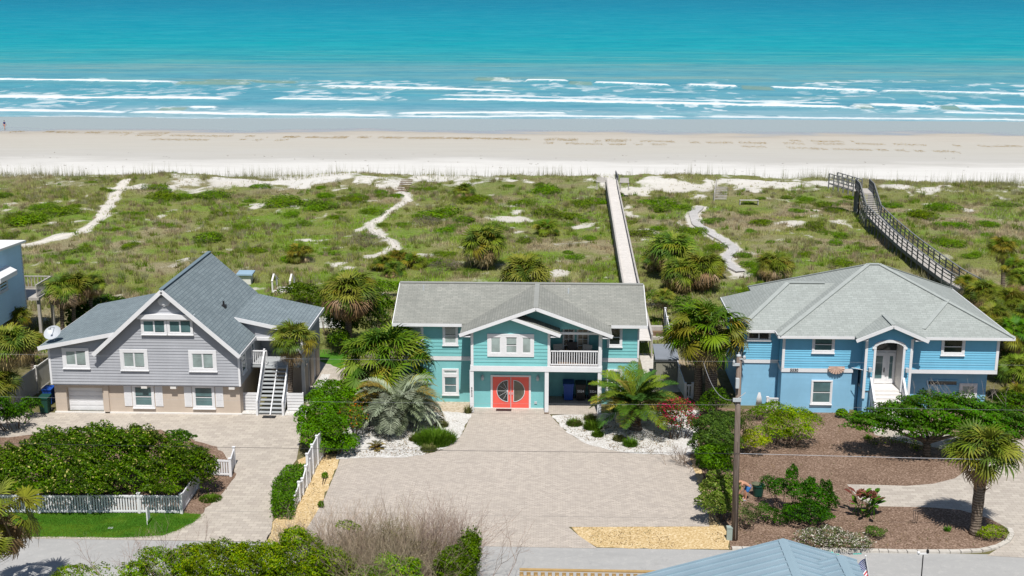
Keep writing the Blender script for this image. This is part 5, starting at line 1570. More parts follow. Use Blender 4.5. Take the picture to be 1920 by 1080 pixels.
# utility pole, wires, pedestal
b0 = G(1377, 1012, 0)
bx, by = b0[0], b0[1]
tp = V(1386, 668, by)
up_ = thing('utility_pole', 'tall weathered wooden utility pole at the corner of the big driveway', 'utility pole', (bx, by, 0))
t = NT('pole_wood', 0.9, 0.1)
o = t.coord('Object')
c = t.ramp(t.noise(o, 3.0, 6, 0.7, (6, 6, 0.35)), [(0.3, (0.085, 0.062, 0.05)), (0.55, (0.19, 0.15, 0.125)), (0.75, (0.27, 0.23, 0.20))])
M_pole = t.col(c)
m = MB(); m.tube([(bx, by, 0), (bx + (tp[0] - bx) * .5, by, tp[2] * .5), (tp[0], by, tp[2])], [.165, .14, .115], 14); m.build('shaft', M_pole, up_, True)
tx, tz = tp[0], tp[2]
m = MB()
m.box(tx - .30, tx + .02, by - .16, by - .1, tz - .42, tz - .3); m.lathe((tx - .02, by, tz), [(.11, 0), (.11, .06), (.03, .1), (.03, .18)], 10)
m.lathe((tx - .25, by - .14, tz - .3), [(.05, 0), (.06, .08), (.03, .16)], 8); m.lathe((tx + .22, by - .1, tz - .12), [(.05, 0), (.07, .06), (.07, .14), (.03, .2)], 8); m.bar((tx, by - .1, tz - .1), (tx + .24, by - .1, tz - .1), .05, .05)
m.build('insulator', M_lamp, up_)
m = MB(); m.box(tx - .02 - .12, tx + .02, by - .32, by - .12, tz - 1.45, tz - 1.0); m.bar((tx - .05, by - .15, tz - 2.05), (tx + .35, by - .15, tz - 1.7), .03, .03); m.box(tx - .22, tx + .16, by - .19, by - .13, tz - 2.15, tz - 1.98); m.build('bracket', M_lamp, up_)
m = MB(); m.tube([(bx + .02, by - .18, .1), (bx + (tx - bx) * .55 + .02, by - .155, tz * .55)], .016, 6); m.tube([(bx - .12, by - .1, 2.0), (bx - .07, by - .1, 2.06)], .02, 6); m.build('conduit', M_pole, up_)
M_wire = paint('wire_black', (0.03, 0.03, 0.032), 0.6, 0.0)
M_wirew = paint('wire_grey', (0.34, 0.34, 0.36), 0.5, 0.0)
def wire(label, p, q_, sag, r, mat, n=24):
    pts = []
    for k in range(n + 1):
        f = k / n
        pts.append((p[0] + (q_[0] - p[0]) * f, p[1] + (q_[1] - p[1]) * f, p[2] + (q_[2] - p[2]) * f - sag * 4 * f * (1 - f)))
    m = MB(); m.tube(pts, r, 5)
    return tag(m.build('overhead_wire', mat, org=pts[0]), label, 'wire')
zc_ = V(1381, 848, by)[2]
wire('lowest black telephone wire running left from the utility pole across the driveways', (bx + .05, by - .15, zc_), (-48, by - .1, zc_ + 0.25), .15, .009, M_wire)
wire('lowest pale cable running right from the utility pole over the mulch bed', (bx + .05, by - .15, zc_), (44, by - .2, zc_ - .12), .10, .012, M_wirew)
z2 = V(1384, 757, by)[2]
wire('thin middle wire running left from the utility pole in front of the teal house', (bx + .1, by - .15, z2), (-48, by, z2 + .2), .2, .003, M_wirew)
wire('thin middle wire running right from the utility pole in front of the blue house', (bx + .1, by - .15, z2), (44, by, z2 + .2), .2, .003, M_wirew)
wire('thin top wire running left from the pole head in front of the roofs', (tx - .2, by - .14, tz - .2), (-48, by, tz + .1), .25, .003, M_wirew)
wire('thin top wire running right from the pole head towards the blue entry porch', (tx + .2, by - .14, tz - .1), (44, by, tz + .1), .25, .003, M_wirew)
s = V(1318, 640, 72.5)
wire('pale sagging service cable from the pole to the fan palm trunks', (tx - .1, by - .2, tz - 2.0), (s[0], 72.5, 3.4), .9, .015, M_wirew)
p = G(1367, 1012, 0)
cbx = thing('utility_pedestal', 'small grey-green utility cabinet at the foot of the pole', 'utility box', (p[0], p[1], 0))
M_ped = paint('pedestal_green', (0.30, 0.36, 0.33), 0.5, 0.08)
m = MB(); m.box(p[0] - .13, p[0] + .13, p[1] - .1, p[1] + .12, 0, .62); m.build('body', M_ped, cbx)
m = MB(); m.box(p[0] - .145, p[0] + .145, p[1] - .115, p[1] + .135, .62, .68); m.build('cap', M_ped, cbx)
# electrical panel, tank and air-conditioner by the blue house
p = G(1421, 757, 0)
tk = thing('water_tank', 'white rounded water tank beside the blue house wall', 'tank', (p[0], p[1], 0))
m = MB(); m.lathe((p[0], p[1], 0.05), [(.4, 0), (.38, .5), (.34, .95), (.28, 1.1), (.1, 1.2), (.08, 1.3)], 18); m.build('body', M_trim, tk, True)
m = MB(); m.tube([(p[0] + .05, p[1], 1.3), (p[0] + .1, p[1], 1.65)], .03, 6); m.tube([(p[0] - .2, p[1], 1.1), (p[0] - .05, p[1], 1.45)], .025, 6); m.build('pipe', M_lamp, tk)
p = G(1436, 757, 0)
acu = thing('air_conditioner', 'round grey air-conditioner behind the lattice screen', 'air conditioner', (p[0] - .1, p[1] + .3, 0))
m = MB(); m.lathe((p[0] - .1, p[1] + .4, .05), [(.42, 0), (.42, 1.0), (.47, 1.02), (.47, 1.1), (.40, 1.12), (.15, 1.13)], 20); m.build('body', paint('ac_grey', (0.22, 0.24, 0.24), 0.6), acu)
m = MB(); m.lathe((p[0] - .1, p[1] + .4, 1.19), [(.3, 0), (.3, .02), (.05, .03)], 16); m.build('grille', M_dark, acu)
fence('lattice_screen', 'low white lattice screen in front of the air-conditioner', [q(1438, 768), q(1465, 769)], .75, M_trim, 'lattice', 1.0)
p = V(1378, 690, 73.3)
ep = thing('electric_meter', 'white electric meter boxes on the shaded side of the blue house', 'meter', (11.5, 73.0, 1.6))
m = MB(); m.box(11.35, 11.62, 73.1, 73.3, 1.55, 2.2); m.build('box', M_trim, ep)
m = MB(); m.tube([(11.48, 73.2, 0), (11.48, 73.2, 1.55)], .05, 8); m.tube([(11.55, 73.2, 2.2), (11.6, 73.2, 3.6)], .04, 8); m.build('conduit', M_trim, ep)

# wooden fence at the near side of the road
fy = G(1100, 1071, 1.75)
wf = thing('wooden_fence', 'golden-brown wooden fence top at the bottom edge of the picture', 'fence', (fy[0], fy[1], 0))
x0, x1 = G(974, 1071, 1.75)[0], G(1260, 1071, 1.75)[0]
m = MB(); m.box(x0, x1, fy[1] - .03, fy[1] + .13, 1.72, 1.78); m.build('cap_rail', M_woodye, wf)
m = MB(); m.box(x0, x1, fy[1] - .05, fy[1] - .01, 1.35, 1.45); m.box(x0, x1, fy[1] - .05, fy[1] - .01, .3, .4); m.build('rail', M_woodye, wf)
m = MB()
n = int((x1 - x0) / .3)
for k in range(n): m.box(x0 + k * .3, x0 + k * .3 + .17, fy[1] - .09, fy[1] - .055, .05, 1.70)
m.box(x0, x1, fy[1] - .3, fy[1] - .22, 1.5, 1.62)
for k in range(n): m.box(x0 + k * .3 + .05, x0 + k * .3 + .14, fy[1] - .22, fy[1] - .05, 1.56, 1.60)
m.build('picket_panel', M_woodye, wf)

# US flag on a white pole
fb = V(1629, 1079, 42.5); ft = V(1623, 1044, 42.5)
fl = thing('flag', 'drooping US flag on a short white pole by the metal roof', 'flag', (fb[0], 42.5, fb[2] - 1.0))
d = Vector(ft) - Vector(fb)
m = MB(); m.tube([tuple(Vector(fb) - d * 1.6), ft], .022, 8); m.lathe((ft[0], ft[1], ft[2]), [(.02, 0), (.04, .03), (.02, .07)], 8); m.build('flagpole', M_trim, fl)
# cloth: hangs from the pole, canton at the top; stripes and stars follow the cloth
M_fb = paint('flag_blue', (0.02, 0.045, 0.20), 0.8, 0.05); M_fr = paint('flag_red', (0.55, 0.03, 0.05), 0.8, 0.05); M_fw = paint('flag_white', (0.72, 0.72, 0.74), 0.8, 0.03)
tpv, dn = Vector(ft), (Vector(fb) - Vector(ft)).normalized()
def cloth(u, v, off=0.0):
    # u along the hoist (down the pole) 0..1, v along the fly 0..1, drooping
    ln = 0.85
    p = tpv + dn * (0.06 + u * ln)
    fly = Vector((-0.60 * v, 0.06 * math.sin(v * 7 + u * 3) - off, -0.78 * v * (0.65 + 0.35 * v)))
    return p + fly * 1.1 * 1.0
def clothpatch(m, u0, u1, v0, v1, off=0.0, nu=4, nv=10):
    k0 = len(m.v)
    for i in range(nu + 1):
        for j in range(nv + 1):
            m.v.append(tuple(cloth(u0 + (u1 - u0) * i / nu, v0 + (v1 - v0) * j / nv, off)))
    for i in range(nu):
        for j in range(nv):
            a = k0 + i * (nv + 1) + j; m.f.append((a, a + nv + 1, a + nv + 2, a + 1))
r_, w_ = MB(), MB()
for k in range(13):
    mm = r_ if k % 2 == 0 else w_
    if k < 7: clothpatch(mm, k / 13, (k + 1) / 13, 0.42, 1.0, 0, 1, 8)
    else: clothpatch(mm, k / 13, (k + 1) / 13, 0.0, 1.0, 0, 1, 12)
r_.build('red_stripes', M_fr, fl); w_.build('white_stripes', M_fw, fl)
m = MB(); clothpatch(m, 0, 7 / 13, 0, 0.42); m.build('canton', M_fb, fl)
m = MB()
for i in range(9):
    for j in range(6 if i % 2 == 0 else 5):
        u, v = (i + 1) / 10 * 7 / 13, (j + (1 if i % 2 == 0 else 1.5)) / 7 * 0.42
        c = cloth(u, v, 0.012)
        e1 = (cloth(u, v + .01, .012) - c).normalized(); e2 = (cloth(u + .01, v, .012) - c).normalized()
        pts = [tuple(c + (e1 * math.sin(k * PI / 5) - e2 * math.cos(k * PI / 5)) * (.024 if k % 2 == 0 else .010)) for k in range(10)]
        m.poly(pts)
m.build('stars', M_fw, fl)
# thin dark mast with a cross-arm
p = V(1731, 1040, 44.0)
ms = thing('weather_mast', 'thin dark mast with a small white cross-arm standing before the road', 'mast', (p[0], 44.0, 0))
m = MB(); m.tube([(p[0] + .03, 44, 0), (p[0], 44, p[2])], .022, 8); m.build('shaft', M_dark, ms)
m = MB(); m.bar((p[0] - .2, 44, p[2] + .02), (p[0] + .18, 44, p[2] + .05), .05, .06); m.lathe((p[0] - .18, 44, p[2] + .03), [(.03, 0), (.06, .03), (.06, .08), (.02, .1)], 8); m.build('cross_arm', M_trim, ms)
m = MB(); m.box(p[0] + .12, p[0] + .2, 43.96, 44.04, p[2] + .08, p[2] + .2); m.tube([(p[0] + .16, 44, p[2] + .1), (p[0] + .16, 44, p[2] + .32)], .012, 6); m.build('sensor', M_dark, ms)
# small sign stake on the lawn, drain covers, paint mark
p = G(277, 985, 0)
sg = thing('yard_sign', 'thin white yard sign stake on the lawn before the picket fence', 'sign', (p[0], p[1], 0))
m = MB(); m.box(p[0] - .03, p[0] - .0, p[1] - .02, p[1] + .02, 0, .85); m.build('stake', M_trim, sg)
m = MB(); m.box(p[0], p[0] + .03, p[1] - .02, p[1] + .35, .25, .95); m.build('panel', M_trim, sg)
for a, b, lab in ((207, 990, 'grey water meter lid in the lawn near the road'), (192, 803, 'small dark drain slot in the pale driveway')):
    p = G(a, b, 0.03); m = MB(); m.box(p[0] - .12, p[0] + .12, p[1] - .1, p[1] + .1, .016, .034); tag(m.build('drain_cover', M_lamp if a > 200 else M_dark), lab, 'drain cover')
p = G(1563, 1038, 0.02)
m = MB()
for a, b in (((-.5, .1), (.25, -.05)), ((-.1, .35), (.1, -.3)), ((-.5, -.3), (-.15, .2)), ((.9, .0), (1.3, .05))):
    m.bar((p[0] + a[0], p[1] + a[1], .014), (p[0] + b[0], p[1] + b[1], .014), .09, .004)
tag(m.build('paint_mark', paint('turquoise_spray', (0.05, 0.42, 0.36), 0.9, 0.3, 6)), 'turquoise sprayed utility mark on the road', 'paint mark')
p = G(1715, 982, 0)
gs = thing('garden_stake', 'thin dark wire garden stakes in the mulch near the cabbage palm', 'garden stake', (p[0], p[1], 0))
m = MB()
for dx in (-.08, .0, .1): m.tube([(p[0] + dx, p[1], 0), (p[0] + dx * 1.3, p[1], .7)], .012, 5)
m.tube([(p[0] - .12, p[1], .7), (p[0] + .13, p[1], .72)], .012, 5); m.build('wire', M_dark, gs)

# ------------------------------------------------------------------ PEOPLE
def skinned(name, J, E, mat, parent, sub=2):
    me = bpy.data.meshes.new(name)
    o0 = ORIG.get(parent.name, (0, 0, 0))
    me.from_pydata([tuple(p[0][i] - o0[i] for i in range(3)) for p in J], E, [])
    o = bpy.data.objects.new(name + '_tmp', me); C.objects.link(o)
    sk = o.modifiers.new('s', 'SKIN'); 
    for i, p in enumerate(J):
        r = p[1]; me.skin_vertices[0].data[i].radius = (r, r) if not hasattr(r, '__len__') else r
    me.skin_vertices[0].data[0].use_root = True
    sb = o.modifiers.new('d', 'SUBSURF'); sb.levels = sub; sb.render_levels = sub
    dg = bpy.context.evaluated_depsgraph_get()
    m2 = bpy.data.meshes.new_from_object(o.evaluated_get(dg))
    bpy.data.objects.remove(o)
    m2.materials.clear(); m2.materials.append(mat)
    m2.polygons.foreach_set('use_smooth', [True] * len(m2.polygons))
    r = bpy.data.objects.new(name, m2); C.objects.link(r); r.parent = parent
    return r
M_skin = paint('skin', (0.48, 0.25, 0.16), 0.6, 0.06, 6)
M_hair = paint('hair_brown', (0.06, 0.035, 0.02), 0.8, 0.1)
M_short = paint('blue_shorts', (0.035, 0.16, 0.42), 0.8, 0.1, 8)
M_shirt = paint('navy_shirt', (0.012, 0.03, 0.14), 0.8, 0.1, 8)
M_pink = paint('pink_shorts', (0.45, 0.16, 0.15), 0.8, 0.1, 8)
M_shoe = paint('grey_shoe', (0.35, 0.36, 0.40), 0.7, 0.1)
def person(label, x, y, z, fx, fy, bend, mats, hairlen=0.0, hold=None, walk=0.0):
    """fx, fy: facing direction; bend: torso lean in radians"""
    t = thing('person', label, 'person', (x, y, z))
    f = Vector((fx, fy, 0)).normalized(); s = Vector((-f.y, f.x, 0)); U = Vector((0, 0, 1))
    o = Vector((x, y, z))
    def P(a, b, c): return tuple(o + f * a + s * b + U * c)
    hipz = 0.92 - 0.06 * bend
    hb = -0.16 * bend
    tz, tf = math.cos(bend), math.sin(bend)
    def TP_(l, b, d=0.0): return (hb + tf * l - tz * d * -1, b, hipz + tz * l + tf * d * -1)
    J, E = [], []
    def add(p, r, par=None):
        J.append((P(*p), r)); i = len(J) - 1
        if par is not None: E.append((par, i))
        return i
    pel = add((hb, 0, hipz), (.155, .115))
    w = add(TP_(.18, 0), (.13, .10), pel); ch = add(TP_(.38, 0), (.165, .115), w); nk0 = add(TP_(.52, 0), (.09, .075), ch); nk = add(TP_(.60, 0), .056, nk0)
    hd0 = add(TP_(.68, 0), (.078, .088), nk); hd1 = add(TP_(.80, 0, .0), (.078, .095), hd0); add(TP_(.86, 0), (.05, .06), hd1)
    nose = add(tuple(np.array(TP_(.74, 0)) + np.array((tz * .10, 0, -tf * .10))), .016, hd0)
    for sg in (-1, 1):
        st = walk * sg
        hp = add((hb, sg * .095, hipz - .07), .095, pel)
        kn = add((hb * .35 + .04 + st * .18, sg * .10, .50), .062, hp); an = add((-.02 + st * .26 - (0.1 if st < 0 else 0), sg * .10, .10), .042, kn)
        add((.12 + st * .26, sg * .11, .035), (.042, .032), an)
        sh = add(tuple(np.array(TP_(.47, sg * .17))), .062, ch)
        if bend > .4:
            el = add(tuple(np.array(TP_(.44, sg * .22)) + np.array((.04, 0, -.29))), .043, sh); wr = add(tuple(np.array(TP_(.44, sg * .18)) + np.array((.16, 0, -.52))), .032, el); dirf = np.array((.06, 0, -.08))
        else:
            el = add(tuple(np.array(TP_(.46, sg * .24)) + np.array((-.02 - st * .10, 0, -.28))), .043, sh); wr = add(tuple(np.array(TP_(.46, sg * .26)) + np.array((.05 - st * .2, 0, -.53))), .032, el); dirf = np.array((.01, 0, -.09))
        wp = np.array(TP_(.44, sg * .18)) + np.array((.16, 0, -.52)) if bend > .4 else np.array(TP_(.46, sg * .26)) + np.array((.05 - st * .2, 0, -.53))
        pm = add(tuple(wp + dirf * .8), (.036, .022), wr)
        for k, ln in enumerate((.8, .95, 1.0, .9)):
            a = add(tuple(wp + dirf * 1.25 + np.array((0.02 * (k - 1.5), 0.0, 0))), .011, pm); add(tuple(wp + dirf * (1.25 + .75 * ln) + np.array((.022 * (k - 1.5) + .012, -.012 * sg, 0))), .009, a)
        th_ = add(tuple(wp + dirf * .6 + np.array((.035, -.02 * sg, 0))), .012, pm); add(tuple(wp + dirf * 1.1 + np.array((.05, -.03 * sg, 0))), .010, th_)
    skinned('body', J, E, M_skin, t)
    # hair cap, eyes
    K, E2 = [], []
    for i, (l, d) in enumerate(((.72, -.065), (.80, -.04), (.86, .0), (.865, .035))):
        q_ = np.array(TP_(l, 0)) + np.array((tz * d, 0, -tf * d)); K.append((P(*q_), (.082 - .012 * (i == 3), .06)));
        if i: E2.append((i - 1, i))
    skinned('hair', K, E2, M_hair, t, 1)
    m = MB()
    for sg in (-1, 1):
        q_ = np.array(TP_(.765, sg * .032)) + np.array((tz * .088, 0, -tf * .088)); c = P(*q_); m.lathe((c[0], c[1], c[2] - .01), [(.004, 0), (.011, .01), (.004, .02)], 6)
    m.build('eyes', M_dark, t)
    # shorts
    K = [(P(hb, 0, hipz + .06 * tz), (.165, .13)), (P(hb, 0, hipz - .05), (.168, .135)), (P(hb * .8 + .01, .10, hipz - .16), .112), (P(hb * .45 + .03 + walk * .12, .105, hipz - .38), .098), (P(hb * .8 + .01, -.10, hipz - .16), .112), (P(hb * .45 + .03 - walk * .12, -.105, hipz - .38), .098)]
    skinned('shorts', K, [(0, 1), (1, 2), (2, 3), (1, 4), (4, 5)], mats[1], t)
    if mats[0]:
        K = [(P(*TP_(.02, 0)), (.165, .13)), (P(*TP_(.2, 0)), (.15, .12)), (P(*TP_(.39, 0)), (.182, .132)), (P(*TP_(.5, 0)), (.12, .09))]; E3 = [(0, 1), (1, 2), (2, 3)]
        for sg in (-1, 1):
            K.append((P(*TP_(.48, sg * .17)), .08)); E3.append((2, len(K) - 1)); K.append((P(*(np.array(TP_(.46, sg * .21)) + np.array((0, 0, -.16)))), .068)); E3.append((len(K) - 2, len(K) - 1))
        skinned('shirt', K, E3, mats[0], t)
    for sg in (-1, 1):
        st = walk * sg
        K = [(P(-.05 + st * .26, sg * .105, .045), (.05, .045)), (P(.16 + st * .26, sg * .112, .04), (.046, .036))]
        skinned('shoe', K, [(0, 1)], M_shoe, t, 1)
    return t
p = G(1399, 938, 0)
person('shirtless man in blue shorts bending over the hedge behind the utility pole', p[0] - .08, p[1], 0.015, -0.97, -0.2, 1.25, (None, M_short))
p = G(9, 242, hz(-100, 243))
bz = hz(p[0], p[1])
person('person in a navy shirt and pink shorts walking on the far beach', p[0], p[1], bz, 0.2, 1, 0.08, (M_shirt, M_pink), walk=.8)
# ================================================================== VEGETATION
M_leaf = leafmat('leaf_foliage', 0.25, 0.5)
M_frond = leafmat('palm_frond', 0.2, 0.5, 1.12)
M_deadf = leafmat('dry_frond', 0.10, 0.8)
M_grassb = leafmat('grass_blade', 0.4, 0.7, 1.05)
M_twig = leafmat('twig_bark', 0.0, 0.9)
def barkmat(name, c1, c2, sc=8):
    t = NT(name, 0.95, 0.05)
    o = t.coord('Object')
    n1 = t.noise(o, sc, 5, 0.75, (1, 1, 0.5)); w = t.n('ShaderNodeTexWave'); w.bands_direction = 'Z'
    w.inputs['Scale'].default_value = 2.2; w.inputs['Distortion'].default_value = 6; w.inputs['Detail'].default_value = 3; t.l(o, w.inputs['Vector'])
    f = t.math('ADD', t.math('MULTIPLY', n1, .7), t.math('MULTIPLY', w.outputs['Fac'], .3))
    t.bump(f, 0.9, 0.06)
    return t.col(t.ramp(f, [(0.3, c1), (0.7, c2)]))
M_palmbark = barkmat('palm_bark', (0.075, 0.055, 0.042), (0.235, 0.19, 0.15))
M_boot = barkmat('palm_boots', (0.05, 0.03, 0.02), (0.26, 0.17, 0.10), 14)
M_bark = barkmat('tree_bark', (0.05, 0.04, 0.03), (0.17, 0.14, 0.11), 10)

def rvec(r, n):
    v = r.normal(size=(n, 3)); return v / np.linalg.norm(v, axis=1)[:, None]

def leafcloud(r, blobs, n, size, pal, clump=0.55, up=0.35, zmin=0.02, flower=None, lumps=0.16, inner=0.72, narrow=0.5):
    """n leaf faces through the outer volume of lumpy ellipsoids (cx,cy,cz,rx,ry,rz)"""
    B = np.array(blobs, dtype=float)
    area = (B[:, 3] * B[:, 4] + B[:, 3] * B[:, 5] + B[:, 4] * B[:, 5]); area /= area.sum()
    k = r.choice(len(B), size=int(n * 1.8), p=area)
    d = rvec(r, len(k)); d[:, 2] = np.where(d[:, 2] < -0.35, -d[:, 2], d[:, 2])
    fr = 3 + 3 * r.random((6, 3)); ph = r.random(6) * 6.28
    wv = sum(np.sin((d * fr[i] * (1 if i % 2 else -1)).sum(1) * 1.6 + ph[i] + k * 1.7) for i in range(6)) / 6
    rad = (inner + (1.05 - inner) * r.random(len(k)) ** 0.55) * (1 + lumps * 1.8 * wv)
    p = B[k, :3] + d * B[k, 3:] * rad[:, None]
    keep = p[:, 2] > zmin
    for j in range(len(B)):
        q = ((p - B[j, :3]) / B[j, 3:]); dd = (q ** 2).sum(1)
        keep &= (dd > (inner * 0.82) ** 2) | (k == j)
    p, d, wv, k = p[keep][:n], d[keep][:n], wv[keep][:n], k[keep][:n]
    n = len(p)
    nr = d / B[k, 3:]; nr /= np.linalg.norm(nr, axis=1)[:, None]
    nr = nr * 0.75 + rvec(r, n) * 0.75 + np.array([0, 0, up]); nr /= np.linalg.norm(nr, axis=1)[:, None]
    a = np.cross(nr, rvec(r, n)); a /= np.linalg.norm(a, axis=1)[:, None]; b = np.cross(nr, a)
    L = (size * (0.45 + 1.1 * r.random(n)))[:, None]
    v = np.stack([p - a * L, p + b * L * narrow - nr * L * .12, p + a * L, p - b * L * narrow - nr * L * .12], 1).reshape(-1, 3)
    pal = np.array(pal, dtype=float)
    c = pal[r.integers(0, len(pal), n)]
    cl = vnoise(p[:, 0] / clump + p[:, 2] * 1.3, p[:, 1] / clump - p[:, 2], 5)
    c = c * (0.5 + 0.95 * cl + 0.45 * (r.random(n) - 0.5))[:, None]
    if flower is not None:
        fm = (r.random(n) < flower[1]) & (d[:, 2] > -0.1)
        c[fm] = np.array(flower[0]) * (0.8 + 0.4 * r.random((fm.sum(), 1)))
    return v, np.arange(n * 4).reshape(-1, 4), np.repeat(c, 4, 0)

def segmesh(p0, p1, r0, r1):
    d = p1 - p0; d /= np.linalg.norm(d, axis=1)[:, None] + 1e-9
    a = np.cross(d, np.array([0.31, 0.2, 0.93])); a /= np.linalg.norm(a, axis=1)[:, None] + 1e-9; b = np.cross(d, a)
    vs = []
    for (p, rr) in ((p0, r0), (p1, r1)):
        for k in range(3):
            an = 2 * PI * k / 3
            vs.append(p + (a * math.cos(an) + b * math.sin(an)) * rr[:, None])
    v = np.stack(vs, 1).reshape(-1, 3); n = len(p0); o = np.arange(n)[:, None] * 6
    return v, np.concatenate([o + np.array([[0, 1, 4, 3]]), o + np.array([[1, 2, 5, 4]]), o + np.array([[2, 0, 3, 5]])])

def twigs(r, base, n, h, spread, depth=3, r0=0.02, lean=0.5):
    """bare branching stems from points around base"""
    P0 = np.array(base) + np.c_[r.normal(0, spread[0], n), r.normal(0, spread[1], n), np.zeros(n)]
    D = np.c_[r.normal(0, lean, n), r.normal(0, lean, n), np.ones(n)]; D /= np.linalg.norm(D, axis=1)[:, None]
    Ln = h * (0.35 + 0.25 * r.random(n)); R = np.full(n, r0)
    A, Bb, RA, RB = [], [], [], []
    for dep in range(depth):
        mid = P0 + D * (Ln * .5)[:, None] + r.normal(0, .03, P0.shape) * Ln[:, None]; P1 = P0 + D * Ln[:, None] + r.normal(0, .05, P0.shape) * Ln[:, None]
        A += [P0, mid]; Bb += [mid, P1]; RA += [R, R * .85]; RB += [R * .85, R * .7]
        m = 2 if dep < depth - 1 else 0
        if m == 0: break
        P0 = np.concatenate([P1, mid, P1]); D2 = np.concatenate([D, D, D]) + r.normal(0, .42, (3 * len(D), 3)) + np.array([0, 0, .15]); D = D2 / np.linalg.norm(D2, axis=1)[:, None]
        Ln = np.concatenate([Ln, Ln, Ln]) * (.55 + .3 * r.random(3 * len(Ln))); R = np.concatenate([R, R, R]) * .62
    return np.concatenate(A), np.concatenate(Bb), np.concatenate(RA), np.concatenate(RB)

# ---- palms
def fan(r, n, R, col, dead=False, split=0.55):
    """one fan leaf in its own frame: x along the stalk, opening outwards; returns verts, quads, colours"""
    vs, fs, cs = [], [], []
    an = np.linspace(-1, 1, n) * (1.95 if not dead else 1.2)
    for i, a in enumerate(an):
        L = R * (1.0 - 0.28 * abs(a) / 1.95) * r.uniform(.88, 1.08)
        dx, dy = math.cos(a), math.sin(a)
        w0, w1 = R * .014, R * (0.048 if not dead else .036)
        fold = (0.05 if i % 2 else -0.05) * R
        dr = r.uniform(.15, .62) * L * (1.0 if not dead else 1.7)
        pts = [(0, 0, 0), (dx * L * split, dy * L * split, -0.10 * dr + fold * .5), (dx * L * .82, dy * L * .82, -0.42 * dr), (dx * L * .98, dy * L * .98, -dr)]
        px, py = -dy, dx
        ws = [w0, w1, w1 * .6, .006]
        k = len(vs)
        for p, w in zip(pts, ws):
            vs.append((p[0] + px * w, p[1] + py * w, p[2])); vs.append((p[0] - px * w, p[1] - py * w, p[2]))
        for j in range(3): fs.append((k + 2 * j, k + 2 * j + 1, k + 2 * j + 3, k + 2 * j + 2))
        b = r.uniform(.8, 1.2)
        c = np.array(col) * b
        tipc = c * .5 + np.array((0.20, 0.14, 0.05)) * .5 if r.random() < .35 else c * 1.1
        cs += [c * .9, c * .9, c, c, c, c, tipc, tipc]
    return np.array(vs), np.array(fs), np.array(cs)

def orient(v, az, el, roll, base):
    """rotate frame so x points to azimuth az, elevation el"""
    ce, se, ca, sa, cr, sr = math.cos(el), math.sin(el), math.cos(az), math.sin(az), math.cos(roll), math.sin(roll)
    x = np.array((ce * ca, ce * sa, se)); y = np.array((-sa, ca, 0)); z = np.cross(x, y)
    y2, z2 = y * cr + z * sr, z * cr - y * sr
    return v[:, :1] * x + v[:, 1:2] * y2 + v[:, 2:3] * z2 + base

GREENS = [(0.115, 0.165, 0.028), (0.15, 0.195, 0.034), (0.20, 0.215, 0.05), (0.08, 0.125, 0.03)]
YELS = [(0.17, 0.17, 0.03), (0.22, 0.19, 0.04), (0.14, 0.16, 0.03)]
BROWN = [(0.33, 0.25, 0.15), (0.23, 0.17, 0.10), (0.42, 0.34, 0.23)]
def sabal(seed, n=42, pet=0.75, R=0.75, ndead=12, greens=GREENS, yel=0.2, elmin=-0.55, leaflets=19, dead_el=(-1.25, -.6)):
    r = np.random.default_rng(seed)
    V_, F_, C_, V2, F2, C2 = [], [], [], [], [], []
    k, k2 = 0, 0
    for i in range(n + ndead):
        dead = i >= n
        u = (i + .5) / n
        az = i * 2.39996 + r.normal(0, .2)
        el = 1.35 - (1.35 - elmin) * u ** .85 + r.normal(0, .1) if not dead else r.uniform(*dead_el)
        pl = pet * (.55 + .5 * min(1, u * 1.5)) * r.uniform(.85, 1.15) * (.9 if dead else 1)
        if dead: col = np.array(BROWN[r.integers(0, 3)])
        elif r.random() < yel * (0.3 + 1.4 * u): col = np.array(YELS[r.integers(0, 3)])
        else: col = np.array(greens[r.integers(0, len(greens))])
        base = np.array((0, 0, 0.0))
        d = np.array((math.cos(el) * math.cos(az), math.cos(el) * math.sin(az), math.sin(el)))
        tip = base + d * pl - np.array((0, 0, .08 * pl))
        v, f, c = fan(r, leaflets, R * r.uniform(.8, 1.12) * (.92 if dead else 1), col, dead)
        v = orient(v, az + r.normal(0, .15), el - (.35 if not dead else .2) + r.normal(0, .15), r.normal(0, .5), tip)
        s = np.cross(d, (0, 0, 1)); s = s / (np.linalg.norm(s) + 1e-9) * .022
        pv = np.array([base - s, base + s, tip + s * .7, tip - s * .7]); pc = np.tile(col * 1.15 + .02, (4, 1))
        if dead:
            V2 += [v, pv]; F2 += [f + k2, np.array([[0, 1, 2, 3]]) + k2 + len(v)]; C2 += [c, pc]; k2 += len(v) + 4
        else:
            V_ += [v, pv]; F_ += [f + k, np.array([[0, 1, 2, 3]]) + k + len(v)]; C_ += [c, pc]; k += len(v) + 4
    g = (np.concatenate(V_), np.concatenate(F_), np.concatenate(C_))
    return g, ((np.concatenate(V2), np.concatenate(F2), np.concatenate(C2)) if V2 else None)

